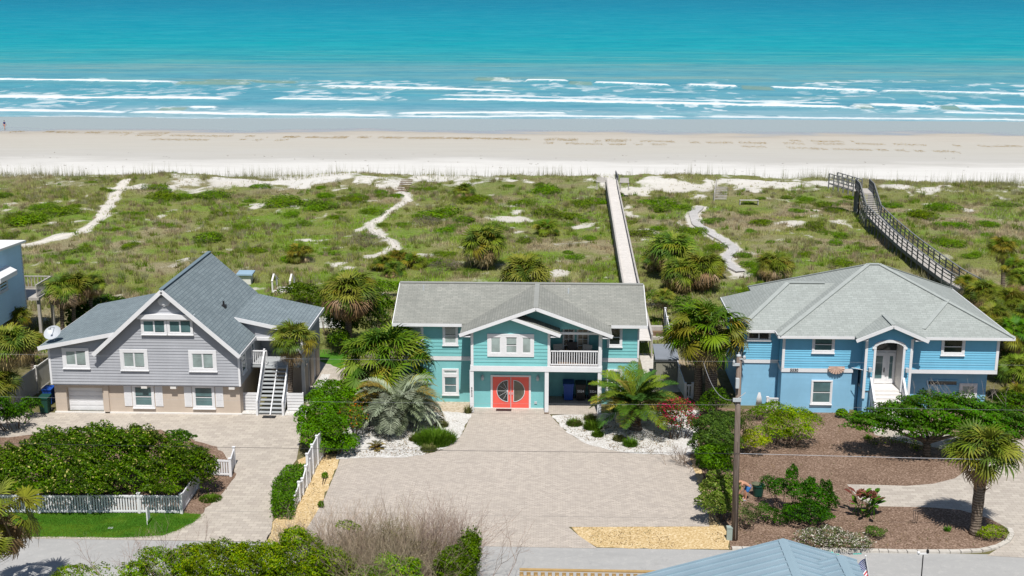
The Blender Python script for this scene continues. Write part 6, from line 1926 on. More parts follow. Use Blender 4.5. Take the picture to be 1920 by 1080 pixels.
def pinnate(seed, n=34, L=2.2, cols=((0.13, 0.17, 0.10), (0.17, 0.20, 0.13)), droop=1.0, yel=0.15):
    r = np.random.default_rng(seed)
    V_, F_, C_ = [], [], []; k = 0
    for i in range(n):
        u = (i + .5) / n; az = i * 2.39996 + r.normal(0, .15); el = 1.4 - 1.15 * u + r.normal(0, .08)
        ll = L * r.uniform(.85, 1.1); col = np.array(cols[r.integers(0, len(cols))]) if r.random() > yel * u * 2 else np.array((0.30, 0.25, 0.07))
        p = np.zeros(3); e = el; ns = 14; pts = [p.copy()]; dirs = []
        for j in range(ns):
            d = np.array((math.cos(e) * math.cos(az), math.cos(e) * math.sin(az), math.sin(e))); dirs.append(d)
            p = p + d * ll / ns; pts.append(p.copy()); e -= droop * (.05 + .10 * (j / ns)) * (1.1 if math.cos(e) > .1 else .5)
        pts = np.array(pts); side = np.array((-math.sin(az), math.cos(az), 0))
        for j in range(ns):
            a, b = pts[j], pts[j + 1]; s = side * .009 * (1 - j / ns * .7)
            V_.append(np.array([a - s, a + s, b + s * .9, b - s * .9])); F_.append(np.array([[0, 1, 2, 3]]) + k); C_.append(np.tile(col * 1.1, (4, 1))); k += 4
            if j < 2: continue
            for sub in range(4):
                q = a + (b - a) * (sub / 4 + r.uniform(0, .2)); lf = ll * .27 * math.sin(PI * min(1, (j + sub / 4) / ns * .85 + .12)) * r.uniform(.85, 1.15)
                upv = np.cross(side, dirs[j]) * -1
                for sg in (-1, 1):
                    d = side * sg * .72 + dirs[j] * .62 + np.array((0, 0, .28)) + r.normal(0, .06, 3); d /= np.linalg.norm(d)
                    w = np.cross(d, (0, 0, 1)); w = w / (np.linalg.norm(w) + 1e-9) * .0075
                    m = q + d * lf * .6; t_ = q + d * lf + np.array((0, 0, -.16 * lf))
                    V_.append(np.array([q - w * .6, q + w * .6, m + w, m - w, t_ + w * .2, t_ - w * .2])); F_.append(np.array([[0, 1, 2, 3], [3, 2, 4, 5]]) + k)
                    cc = col * r.uniform(.8, 1.2); C_.append(np.tile(cc, (6, 1))); k += 6
    return np.concatenate(V_), np.concatenate(F_), np.concatenate(C_)

def trunkmesh(h, r0, r1, lean=(0, 0), boots=0.0, seed=0):
    r = np.random.default_rng(seed); m = MB(); n = max(5, int(h / .22)); pts, rs = [], []
    for i in range(n + 1):
        f = i / n
        pts.append((lean[0] * f * f, lean[1] * f * f, h * f)); bulge = (1 + .35 * (f < .12) * (1 - f / .12))
        rs.append((r0 + (r1 - r0) * f) * bulge * (1 + r.uniform(-.06, .06)))
    m.tube(pts, rs, 10)
    if boots > 0:
        for i in range(int(boots * 46)):
            f = 1 - boots * r.random() ** .8; a = r.uniform(0, 2 * PI); c = Vector((lean[0] * f * f, lean[1] * f * f, h * f)); rr = r1 * (1.0 + .15)
            d = Vector((math.cos(a), math.sin(a), 0)); m.bar(c + d * rr * .7, c + d * (rr + .10 + .10 * boots) + Vector((0, 0, .24)), .09, .03, (0, 0, 1))
    return m

PROTO = {}
def palm(name, label, base, ctop, kind, rad, trunk=(0.17, 0.14), boots=0.3, group=None, cat='palm tree', seed=0, dead=True):
    """base: ground point, ctop: crown centre, rad: crown radius (m). crown meshes are shared between palms of one kind"""
    t = thing(name, label, cat, base, group)
    if kind not in PROTO:
        if kind.startswith('sabal'):
            sd = int(kind[5:]); g, d = sabal(sd, n=54, ndead=38 if sd % 2 else 62, yel=.05 + .06 * (sd % 3), elmin=-.15, dead_el=(-1.15, -.12)); PROTO[kind] = (('f', g), ('d', d))
        elif kind.startswith('tidy'):
            g, d = sabal(int(kind[4:]), n=54, ndead=5, yel=.10, elmin=-.25, pet=.8, R=.7); PROTO[kind] = (('f', g), ('d', d))
        elif kind.startswith('wash'):
            g, d = sabal(int(kind[4:]), n=36, ndead=14, pet=.95, R=.72, yel=.25, elmin=-.5, greens=[(0.09, 0.18, 0.022), (0.14, 0.22, 0.03), (0.07, 0.14, 0.022)], leaflets=20); PROTO[kind] = (('f', g), ('d', d))
        elif kind.startswith('fresh'):
            g, d = sabal(int(kind[5:]), n=30, ndead=6, pet=.7, R=.75, yel=.5, elmin=-.2, greens=[(0.09, 0.14, 0.02), (0.13, 0.16, 0.025), (0.06, 0.11, 0.018)]); PROTO[kind] = (('f', g), ('d', d))
        elif kind == 'big':
            g, d = sabal(17, n=135, ndead=34, pet=1.0, R=.5, yel=.10, elmin=-.95, leaflets=17, greens=[(0.06, 0.105, 0.016), (0.09, 0.14, 0.02), (0.14, 0.18, 0.03), (0.05, 0.09, 0.016)]); PROTO[kind] = (('f', g), ('d', d))
        elif kind == 'shaggy':
            g, d = sabal(91, n=16, ndead=16, pet=.95, R=.72, yel=.9, elmin=-.9, leaflets=24); PROTO[kind] = (('f', g), ('d', d))
        elif kind == 'jelly': PROTO[kind] = (('f', pinnate(51, 58, 1.0, ((0.32, 0.38, 0.27), (0.40, 0.45, 0.34), (0.25, 0.31, 0.19)), 1.25, .1)),)
        elif kind == 'date': PROTO[kind] = (('f', pinnate(52, 46, 1.0, ((0.09, 0.16, 0.03), (0.15, 0.20, 0.035), (0.06, 0.12, 0.03)), .8, .28)),)
        PROTO[kind] = dict((k, None if v is None else [v, None]) for k, v in PROTO[kind])
    off = Vector(ctop) - Vector(base)
    sc = rad / (1.5 if kind not in ('jelly', 'date') else 0.95)
    r = random.Random(seed); rz = r.uniform(0, 6.28)
    for key, nm, mt in (('f', 'crown', M_frond), ('d', 'dry_fronds', M_deadf)):
        e = PROTO[kind].get(key)
        if e is None or (key == 'd' and not dead): continue
        if e[1] is None:
            o = npmesh(nm, *e[0][:2], mt, col=e[0][2], parent=t); e[1] = o.data
        else:
            o = bpy.data.objects.new(nm, e[1]); C.objects.link(o); o.parent = t
        o.location = off; o.scale = (sc, sc, sc * r.uniform(.9, 1.05)); o.rotation_euler = (r.uniform(-.1, .1), r.uniform(-.1, .1), rz)
    if off.z > .25:
        m = trunkmesh(off.z, trunk[0], trunk[1], (off.x, off.y), 0, seed)
        m.v = [(p[0] + base[0], p[1] + base[1], p[2] + base[2]) for p in m.v]; m.build('trunk', M_palmbark, t, True)
        if boots > 0:
            m = MB(); b = trunkmesh(off.z, trunk[0], trunk[1], (off.x, off.y), boots, seed); nn = len(trunkmesh(off.z, trunk[0], trunk[1], (off.x, off.y), 0, seed).v)
            m.v = [(p[0] + base[0], p[1] + base[1], p[2] + base[2]) for p in b.v[nn:]]; m.f = [tuple(i - nn for i in f) for f in b.f if f[0] >= nn]; m.build('leaf_boots', M_boot, t)
    return t

def ppalm(name, label, bpx, cpx, kind, rpx, Y=None, **kw):
    """place from photograph: base pixel on the ground, crown-centre pixel, crown radius in pixels"""
    b = GT(*bpx) if Y is None else (V(bpx[0], bpx[1], Y)[0], Y, hz(V(bpx[0], bpx[1], Y)[0], Y))
    c = V(cpx[0], cpx[1], b[1])
    if c[2] < b[2] + .1: c = (c[0], c[1], b[2] + .1)
    return palm(name, label, b, c, kind, rpx / pxm(c), **kw)
GP = 'palms of the dune and gardens'
K = dict(trunk=(.16, .13))
ppalm('cabbage_palm', 'twin-trunk side palm behind the grey house, the leftmost in front of the dune', (118, 630), (116, 540), 'sabal1', 44, Y=84, seed=1, **K)
ppalm('cabbage_palm', 'brownish palm close behind the grey house left wing with a bare trunk', (139, 625), (140, 533), 'sabal2', 40, Y=84.6, seed=2, **K)
ppalm('cabbage_palm', 'low palm head showing just right of the two palms behind the grey house', (168, 590), (172, 530), 'sabal3', 32, Y=86, seed=3, **K)
ppalm('cabbage_palm', 'tall palm with dry lower fronds between the grey and teal houses', (654, 640), (654, 545), 'sabal2', 66, Y=83.5, seed=4, trunk=(.24, .2))
ppalm('cabbage_palm', 'short thick-headed palm in the mid dune behind the teal house, with dark stubby trunk', (907, 502), (908, 452), 'sabal1', 52, seed=5, trunk=(.35, .3), boots=.7)
ppalm('cabbage_palm', 'palm head rising just behind the teal roof ridge', (985, 545), (985, 510), 'tidy4', 58, Y=87, seed=6)
ppalm('palmetto', 'small yellow-green palmetto in the dune left of the straight boardwalk', (1026, 440), (1026, 426), 'fresh5', 32, seed=7, cat='palmetto')
ppalm('palmetto', 'palmetto close below the dune crest with pale dead skirt', (870, 372), (870, 358), 'sabal2', 26, seed=8, cat='palmetto')
ppalm('palmetto', 'palmetto standing alone in the dune right of the grey house roof', (560, 492), (560, 472), 'fresh6', 34, seed=9, cat='palmetto')
for i, (a, b, k, rr, lab) in enumerate([(720, 494, 'fresh5', 32, 'leftmost palmetto of the clump by the end of the sandy middle path'), (748, 484, 'fresh6', 34, 'topmost palmetto of the clump by the end of the sandy middle path'), (775, 490, 'fresh5', 32, 'yellowish palmetto at the right of the clump by the sandy middle path'), (740, 506, 'sabal3', 28, 'lowest palmetto at the front of the clump by the sandy middle path')]):
    ppalm('palmetto', lab, (a, b + 12), (a, b), k, rr, seed=10 + i, cat='palmetto')
for i, (bp, cp, k, rr, Y, lab) in enumerate([((1262, 520), (1262, 465), 'sabal2', 56, None, 'large bushy palm right of the straight boardwalk with a browned skirt'), ((1318, 546), (1314, 500), 'sabal4', 50, None, 'palm at the front of the clump right of the boardwalk, dark trunk below'), ((1238, 505), (1232, 486), 'sabal3', 34, None, 'small palm at the left of the clump right of the boardwalk'), ((1285, 546), (1278, 508), 'sabal2', 46, None, 'brown-skirted palm in the middle of the clump right of the boardwalk'), ((1345, 520), (1340, 495), 'sabal1', 30, None, 'small palm at the right of the clump next to the winding plank path')]):
    ppalm('cabbage_palm', lab, bp, cp, k, rr, Y=Y, seed=20 + i, trunk=(.36, .32), boots=.6)
ppalm('cabbage_palm', 'low palm with dark trunk just behind the blue house roof', (1455, 528), (1456, 494), 'sabal2', 42, seed=30, trunk=(.38, .34), boots=.8)
ppalm('cabbage_palm', 'young slender palm by the iron fence right of the teal house', (1245, 610), (1245, 556), 'tidy7', 26, seed=31, trunk=(.09, .07), boots=0)
for i, (bp, cp, k, rr, Y, lab) in enumerate([((1882, 530), (1880, 463), 'fresh6', 36, 96, 'yellow-tinged palm standing highest at the right edge of the dune'), ((1902, 560), (1903, 498), 'fresh5', 32, 92, 'palm with bright heads right of the boardwalk end at the picture edge'), ((1850, 620), (1848, 548), 'sabal2', 44, 88, 'brown-skirted palm behind the right hip of the blue roof'), ((1812, 600), (1812, 530), 'fresh6', 28, 90, 'small palm in front of the curving boardwalk end'), ((1893, 640), (1893, 565), 'sabal4', 44, 85, 'dry palm behind the blue house at the right edge, second highest'),
      ((1872, 690), (1862, 590), 'sabal2', 40, 82, 'brown palm touching the right corner of the blue roof'), ((1902, 720), (1904, 620), 'wash8', 46, 78, 'bright-centred palm right of the blue house with a bare slim trunk'), ((1908, 750), (1908, 690), 'tidy4', 44, 74.5, 'dark low palm beside the blue house right wall'), ((1940, 700), (1935, 590), 'sabal1', 44, 83, 'palm cut by the right picture edge at roof height'), ((1880, 780), (1905, 740), 'tidy7', 36, 73, 'lowest dark palm at the right edge behind the spreading tree'), ((1930, 560), (1925, 525), 'sabal2', 40, 90, 'dry palm cut by the right picture edge above the roof corner')]):
    ppalm('cabbage_palm', lab, bp, cp, k, rr, Y=Y, seed=40 + i, trunk=(.19, .15))
ppalm('cabbage_palm', 'very large low fan palm hiding the left end of the teal house', (722, 762), (722, 668), 'big', 108, seed=60, trunk=(.3, .26), boots=.5)
ppalm('jelly_palm', 'silvery blue-green feather palm on the left white shell bed', (748, 800), (745, 774), 'jelly', 98, seed=61, trunk=(.3, .26), boots=.9)
ppalm('date_palm', 'yellow-green feather palm on the right white shell bed', (1192, 805), (1190, 764), 'date', 94, seed=62, trunk=(.32, .27), boots=.9)
ppalm('fan_palm', 'tall bright green fan palm, taller of the pair left of the blue house', (1332, 770), (1332, 612), 'wash9', 84, Y=73.2, seed=63, trunk=(.42, .33), boots=.55)
ppalm('fan_palm', 'darker fan palm behind and left of the bright one beside the blue house', (1308, 768), (1306, 622), 'wash8', 64, Y=73.9, seed=64, trunk=(.27, .24), boots=.25)
ppalm('cabbage_palm', 'small palm with feathery head growing through the grey house stairs', (545, 768), (550, 634), 'tidy7', 56, Y=72.1, seed=65, trunk=(.2, .13), boots=.3)
for i, (bp, cp, k, rr, Y, lab) in enumerate([((22, 800), (18, 640), 'sabal4', 58, 70.5, 'palm with a clear trunk at the left picture edge beside the driveway'), ((62, 690), (58, 640), 'fresh6', 34, 77, 'yellowish low palm behind the white rail fence'), ((-12, 760), (-10, 720), 'tidy4', 56, 69.5, 'palm cut by the left picture edge below the pale house'), ((40, 640), (34, 592), 'fresh5', 34, 84, 'low palm under the stilts of the pale blue house')]):
    ppalm('cabbage_palm', lab, bp, cp, k, rr, Y=Y, seed=70 + i, trunk=(.17, .14))
ppalm('cabbage_palm', 'cabbage palm with booted trunk standing in the front mulch bed', (1828, 1001), (1845, 842), 'tidy12', 82, seed=80, trunk=(.24, .30), boots=.48)
ppalm('fan_palm', 'ragged yellow and brown fan palm in the bottom left corner', (-14, 1240), (-4, 955), 'shaggy', 92, Y=46.8, seed=81, trunk=(.2, .17), boots=.2)

# ---- shrubs and hedges
def shrub(name, label, blobs, n, size, pal, cat='shrub', group=None, stems=True, seed=0, mat=None, **kw):
    r = np.random.default_rng(seed + 500)
    orig, ex = list(blobs), []
    for b in blobs:
        if max(b[3], b[5]) > .45:
            ex.append(tuple(b[:3]) + tuple(x * .86 for x in b[3:]))
            for _ in range(6):
                d_ = rvec(r, 1)[0]; d_[2] = abs(d_[2]) * 1.1 - .15; q_ = r.uniform(.28, .5)
                ex.append(tuple(b[j] + d_[j] * b[3 + j] * r.uniform(.7, .95) for j in range(3)) + tuple(x * q_ for x in b[3:]))
        else: ex.append(b)
    blobs = ex
    c = np.array(blobs)[:, :2].mean(0); g = hz(c[0], c[1]) if c[1] > 83 else 0.0
    t = thing(name, label, cat, (c[0], c[1], g), group)
    v, f, cl = leafcloud(r, blobs, n, size, pal, zmin=g + .03, **kw)
    npmesh('foliage', v - np.array((c[0], c[1], g)), f, mat or M_leaf, col=cl, parent=t)
    if stems:
        B = np.array([b for b in orig if b[5] > .3] or orig); a, b, ra, rb = [], [], [], []
        for bl in B:
            k = max(3, int(bl[3] * 5))
            p1 = bl[:3] + rvec(r, k) * bl[3:] * .6; p0 = np.c_[c[0] + (bl[0] - c[0]) * .75 + r.normal(0, bl[3] * .15, k), c[1] + (bl[1] - c[1]) * .4 + r.normal(0, bl[4] * .15, k), np.full(k, g - .05)]
            a.append(p0); b.append(p1); ra.append(np.full(k, .03)); rb.append(np.full(k, .012))
        v, f = segmesh(np.concatenate(a), np.concatenate(b), np.concatenate(ra), np.concatenate(rb))
        npmesh('branches', v - np.array((c[0], c[1], g)), f, M_twig, col=np.tile((0.13, 0.10, 0.075), (len(v), 1)), parent=t)
    return t
def pb(px, py, rx, ry, base_py=None, ryw=None, Y=None, zc=None):
    """blob from the photograph: centre px, py, half sizes in px; sits on ground met at base_py (or at distance Y)"""
    if Y is None: Y = G(px, base_py, 0)[1]
    c = V(px, py, Y); s = pxm(c)
    return (c[0], Y, max(c[2], .15), rx / s, (ryw if ryw else rx / s * .8), max(.2, ry / s))
DKG = [(0.034, 0.078, 0.008), (0.05, 0.105, 0.009), (0.07, 0.135, 0.010), (0.026, 0.06, 0.008)]
MIDG = [(0.07, 0.14, 0.010), (0.10, 0.18, 0.012), (0.055, 0.115, 0.010)]
BRT = [(0.09, 0.19, 0.014), (0.12, 0.23, 0.018), (0.07, 0.16, 0.014)]
YEL = [(0.17, 0.22, 0.018), (0.22, 0.26, 0.02), (0.13, 0.19, 0.018)]
OLV = [(0.085, 0.105, 0.035), (0.11, 0.125, 0.045), (0.065, 0.09, 0.03)]
CRM = ((0.42, 0.40, 0.16), .05)
hb = [('dark flowering hedge shrub at the left picture edge behind the picket fence', [(-20, 890, 70, 40, 935), (30, 880, 60, 45, 940), (-20, 914, 27, 11, 970), (15, 914, 27, 11, 970)]),
      ('broad dark flowering shrub behind the left half of the picket fence', [(100, 862, 75, 50, 925), (60, 890, 60, 45, 945), (140, 895, 70, 45, 945), (110, 830, 50, 28, 900), (50, 914, 27, 11, 970), (85, 915, 27, 11, 970), (120, 914, 27, 11, 970)]),
      ('tallest dark flowering shrub, cream blossoms, behind the middle of the picket fence', [(200, 860, 75, 55, 925), (165, 825, 50, 30, 895), (240, 900, 65, 42, 945), (245, 845, 50, 40, 905), (180, 905, 60, 40, 948), (152, 914, 27, 11, 970), (184, 915, 27, 11, 970)]),
      ('flowering shrub with a greyish top behind the sunny fence panel', [(258, 822, 38, 26, 880), (275, 850, 45, 38, 900), (215, 835, 36, 26, 890)]),
      ('rounded olive-green shrub at the right end behind the picket fence', [(335, 880, 58, 46, 930), (310, 905, 50, 36, 942), (370, 895, 36, 36, 928), (350, 858, 48, 22, 900), (285, 917, 20, 8, 970), (318, 918, 22, 8, 970)]),
      ('small upright bush standing out at the top right of the flowering hedge', [(330, 824, 27, 16, 868), (346, 820, 20, 12, 866)])]
for i, (lab, bl) in enumerate(hb):
    blobs = [pb(*b) for b in bl]
    shrub('flowering_shrub', lab, blobs, int(3000 * sum(b[3] * b[5] for b in blobs)), .06, DKG + [MIDG[0], MIDG[1]], seed=i, flower=CRM if i < 4 else ((0.34, 0.34, 0.12), .02), group='hedge behind the picket fence', lumps=.33)
def boxhedge(name, label, outline, h, n, size, pal, seed, cat='hedge', **kw):
    """clipped hedge: outline (px on ground), flat top at h"""
    r = np.random.default_rng(seed); P = np.array([G(a, b, 0)[:2] for a, b in outline]); lo, hi = P.min(0), P.max(0)
    q = lo + (hi - lo) * r.random((n * 6, 2)); ins = np.zeros(len(q), bool); j = len(P) - 1
    for i in range(len(P)):
        xi, yi, xj, yj = *P[i], *P[j]
        ins ^= ((yi > q[:, 1]) != (yj > q[:, 1])) & (q[:, 0] < (xj - xi) * (q[:, 1] - yi) / (yj - yi + 1e-12) + xi); j = i
    top = q[ins][:n // 2]; k = r.integers(0, len(P), n // 2); f = r.random(n // 2)[:, None]; e = P[k] + (P[(k + 1) % len(P)] - P[k]) * f
    pt = np.concatenate([np.c_[top, h * (1 + .10 * (vnoise(top[:, 0] * 1.6, top[:, 1] * 1.6, 3) - .5)) + r.normal(0, .03, len(top))], np.c_[e + r.normal(0, .06, e.shape), h * r.random(n // 2) ** .8]])
    cen = P.mean(0); nr = np.concatenate([np.tile((0, 0, 1.0), (len(top), 1)), np.c_[e - cen, np.zeros(len(e))] / (np.linalg.norm(e - cen, axis=1)[:, None] + 1e-9)])
    nr = nr + rvec(r, len(nr)) * .9; nr /= np.linalg.norm(nr, axis=1)[:, None]; a = np.cross(nr, rvec(r, len(nr))); a /= np.linalg.norm(a, axis=1)[:, None]; b = np.cross(nr, a); L = (size * (.6 + .8 * r.random(len(nr))))[:, None]
    v = np.stack([pt - a * L, pt + b * L * .5, pt + a * L, pt - b * L * .5], 1).reshape(-1, 3)
    c = np.array(pal)[r.integers(0, len(pal), len(pt))] * (.75 + .5 * vnoise(pt[:, 0] * 1.8, pt[:, 1] * 1.8 + pt[:, 2], 4))[:, None]
    t = thing(name, label, cat, (cen[0], cen[1], 0)); npmesh('foliage', v - np.array((cen[0], cen[1], 0)), np.arange(len(v)).reshape(-1, 4), M_leaf, col=np.repeat(c, 4, 0), parent=t)
    m = MB(); Q = [(cen[0] + (p[0] - cen[0]) * .85, cen[1] + (p[1] - cen[1]) * .9) for p in P]; ar = sum(Q[i][0] * Q[(i + 1) % len(Q)][1] - Q[(i + 1) % len(Q)][0] * Q[i][1] for i in range(len(Q)))
    m.slab([(x, y, h * .85) for x, y in (Q if ar > 0 else Q[::-1])], h * .83); m.build('branches', M_bark, t)
    return t
boxhedge('clipped_hedge', 'clipped box hedge with flat top along the white fence of the left driveway', [(512, 972), (514, 938), (538, 905), (576, 903), (556, 945), (546, 975)], 1.0, 5200, .055, [(0.07, 0.15, 0.014), (0.095, 0.19, 0.016), (0.05, 0.11, 0.014)], 1)
sh_list = [
 ('shrub', 'tall green bush by the tall white fence panel at the pale driveway', [(590, 818, 32, 34, 856), (574, 796, 20, 40, 848), (625, 806, 34, 38, 852), (645, 834, 26, 20, 854), (612, 776, 32, 30, 834), (605, 838, 28, 18, 860)], .075, MIDG + BRT[:1], None, 1500),
 ('shrub', 'bright green bush along the path right of the grey house', [(630, 735, 42, 22, 780), (610, 755, 35, 30, 800), (655, 750, 36, 26, 790)], .07, BRT + MIDG, None, 1500),
 ('flowering_shrub', 'bush with orange blossoms left of the silvery palm', [(655, 790, 30, 30, 835), (668, 770, 22, 24, 810)], .06, OLV + MIDG, ((0.55, 0.12, 0.03), .07), 1500),
 ('shrub', 'low round green bush at the corner of the left shell bed', [(640, 832, 24, 16, 850), (655, 826, 18, 12, 845)], .05, BRT, None, 1900),
 ('hedge', 'tall loose hedge at the right side of the big driveway, upper end', [(1336, 812, 36, 34, 870), (1350, 838, 34, 36, 890), (1318, 835, 26, 30, 880), (1362, 796, 34, 22, 850)], .06, [(0.07, 0.11, 0.03), (0.09, 0.135, 0.03), (0.055, 0.095, 0.025)], None, 3000),
 ('hedge', 'dark green middle part of the hedge beside the utility pole', [(1335, 862, 28, 32, 915), (1352, 872, 26, 36, 915), (1322, 868, 20, 26, 905)], .06, DKG + MIDG, None, 3000),
 ('hedge', 'variegated lower end of the driveway hedge left of the pole', [(1345, 920, 36, 34, 965), (1340, 948, 30, 26, 985), (1362, 945, 26, 26, 980)], .06, [(0.10, 0.15, 0.03), (0.15, 0.19, 0.05), (0.07, 0.12, 0.025)], ((0.30, 0.33, 0.12), .12), 3000),
 ('shrub', 'large yellow-green bush in front of the blue house lower window', [(1485, 795, 46, 30, 835), (1455, 808, 30, 24, 840), (1500, 812, 30, 20, 842), (1465, 785, 30, 16, 820)], .055, YEL + [MIDG[1]], None, 1700),
 ('shrub', 'small bright yellow-green bush right of the utility pole', [(1412, 826, 28, 17, 852), (1400, 832, 20, 14, 852)], .055, [(0.24, 0.28, 0.018), (0.30, 0.32, 0.02), (0.18, 0.24, 0.018)], None, 1900),
 ('shrub', 'thin greyish bush behind the utility pole below the tank', [(1392, 800, 30, 28, 845), (1380, 785, 22, 18, 830)], .05, [(0.10, 0.12, 0.05), (0.08, 0.11, 0.03)], None, 900),
 ('shrub', 'green plants along the lattice screen of the blue house', [(1432, 770, 26, 12, 785), (1415, 776, 18, 10, 788), (1452, 760, 14, 12, 778)], .06, [(0.09, 0.2, 0.015), (0.12, 0.23, 0.018)], None, 1500),
 ('shrub', 'dark bush at the foot of the fan palm pair', [(1345, 752, 26, 22, 780), (1325, 765, 20, 14, 785)], .07, DKG, None, 1500),
 ('bougainvillea', 'bush covered in red blossoms beside the feather palm', [(1272, 778, 38, 34, 822), (1252, 796, 24, 22, 824), (1294, 796, 22, 20, 822)], .055, MIDG + OLV, ((0.50, 0.05, 0.09), .38), 1800),
 ('juniper', 'dark green twisted juniper with pointed tips in the mulch bed', [(1484, 902, 13, 32, 966), (1500, 925, 28, 28, 972), (1547, 930, 14, 32, 968), (1525, 945, 34, 30, 978), (1462, 918, 24, 18, 955), (1440, 905, 15, 14, 950), (1510, 964, 46, 20, 985), (1561, 945, 12, 24, 975), (1518, 918, 11, 24, 968)], .055, [(0.026, 0.085, 0.010), (0.038, 0.11, 0.012), (0.055, 0.135, 0.012)], None, 2300),
 ('juniper', 'low juniper behind the utility pole foot', [(1440, 965, 26, 14, 982), (1465, 975, 20, 10, 985), (1430, 955, 12, 14, 975)], .05, [(0.03, 0.095, 0.014), (0.045, 0.12, 0.016)], None, 1900),
 ('shrub', 'grey-green feathery bush at the foot of the utility pole', [(1398, 975, 18, 22, 996), (1408, 960, 22, 14, 985)], .05, [(0.10, 0.13, 0.05), (0.075, 0.105, 0.035)], None, 1100),
 ('flowering_shrub', 'low shrub covered in white blossoms beside the road kerb', [(1530, 1008, 44, 14, 1024), (1580, 1014, 45, 13, 1028), (1555, 1000, 30, 12, 1020), (1610, 1018, 24, 8, 1028)], .05, [(0.11, 0.14, 0.06), (0.08, 0.11, 0.04)], ((0.62, 0.58, 0.52), .30), 2000),
 ('shrub', 'small feathery green plant in the mulch right of the white-flowered shrub', [(1642, 998, 20, 9, 1008), (1632, 994, 10, 8, 1004)], .05, [(0.07, 0.13, 0.03), (0.10, 0.15, 0.04)], None, 1500),
 ('shrub', 'bright green cushion plant at the foot of the cabbage palm', [(1860, 998, 27, 11, 1010), (1848, 1002, 16, 8, 1011)], .045, [(0.14, 0.25, 0.012), (0.18, 0.29, 0.015)], None, 2600),
 ('shrub', 'small green plant at the base of the blue house wall', [(1578, 775, 11, 8, 783)], .06, BRT, None, 1700),
 ('shrub', 'low yellow-green bushes below the blue house entry', [(1610, 785, 18, 8, 793), (1600, 780, 12, 8, 790)], .06, MIDG + YEL[:1], None, 1500),
 ('shrub', 'yellowish flower border along the pale path under the spreading tree', [(1640, 828, 16, 5, 833), (1665, 826, 18, 6, 832), (1700, 830, 20, 5, 835), (1725, 838, 20, 5, 843)], .05, YEL + OLV, None, 1300),
 ('shrub', 'dark shrub mass at the left picture edge below the palm trunk', [(-10, 772, 40, 34, 815), (30, 780, 26, 20, 805), (60, 758, 20, 16, 785)], .08, DKG, None, 1200),
 ('shrub', 'yellow-green bush behind the white rail fence at the left', [(50, 668, 26, 14, 690), (80, 655, 20, 12, 680)], .08, YEL + MIDG, None, 1200),
 ('sea_grape', 'dark glossy bush close behind the left wing of the grey house', [(170, 590, 42, 28, 635), (205, 575, 35, 24, 625), (145, 605, 26, 20, 640)], .11, DKG + MIDG[:1], ((0.35, 0.42, 0.16), .04), 900),
 ('sea_grape', 'green bush right of the grey house roof corner', [(585, 555, 45, 22, 590), (560, 545, 30, 16, 580), (620, 575, 30, 24, 615)], .09, MIDG + DKG, None, 1000),
 ('sea_grape', 'dark bush under the tall palm between the houses', [(690, 600, 45, 36, 650), (640, 615, 26, 26, 650), (720, 575, 30, 24, 620), (700, 555, 22, 14, 590)], .09, DKG + MIDG, None, 1000),
 ('shrub', 'dark green bushes filling the strip between the grey house and the tall palm', [(628, 600, 24, 26, 640), (640, 640, 20, 22, 668), (612, 585, 22, 16, 618)], .07, DKG + MIDG, None, 1300),
 ('shrub', 'low dark undergrowth against the right corner of the teal house', [(1218, 745, 18, 14, 768), (1236, 752, 18, 14, 772)], .06, DKG + MIDG, None, 1500),
 ('shrub', 'bright green bush beside the left end of the teal roof', [(725, 540, 24, 16, 562)], .08, BRT, None, 1300),
 ('shrub', 'dark undergrowth beside the blue house right wall', [(1895, 705, 30, 30, 748), (1880, 665, 16, 30, 720), (1905, 760, 40, 26, 790), (1900, 640, 30, 26, 700)], .09, DKG, None, 900),
 ('shrub', 'green thicket between the boardwalk end and the blue roof corner', [(1860, 600, 36, 24, 650), (1900, 580, 36, 26, 640), (1830, 560, 26, 14, 600), (1780, 525, 14, 10, 545)], .075, OLV + DKG[:2] + [(0.16, 0.14, 0.07)], None, 1100),
 ('shrub', 'green undergrowth below the bushy palm clump right of the boardwalk', [(1240, 560, 30, 16, 585), (1290, 575, 36, 16, 600)], .09, OLV + MIDG, None, 900),
 ('shrub', 'low green plant in the gravel strip beside the big driveway', [(609, 893, 6, 4, 897), (602, 948, 6, 4, 952)], .04, MIDG, None, 2500),
]
for i, (nm, lab, bl, size, pal, flw, den) in enumerate(sh_list):
    blobs = [pb(*b) for b in bl]
    shrub(nm, lab, blobs, int(den * 2.1 * max(.25, sum(b[3] * b[5] for b in blobs))), size * .8, pal, cat={'hedge': 'hedge'}.get(nm, 'shrub'), seed=30 + i, flower=flw, lumps=.24, narrow=.5)
shrub('grass_mound', 'soft green mound of ornamental grass on the left shell bed', [pb(815, 815, 42, 14, 828), pb(800, 808, 24, 10, 820)], 100, .03, MIDG, stems=False, seed=90)
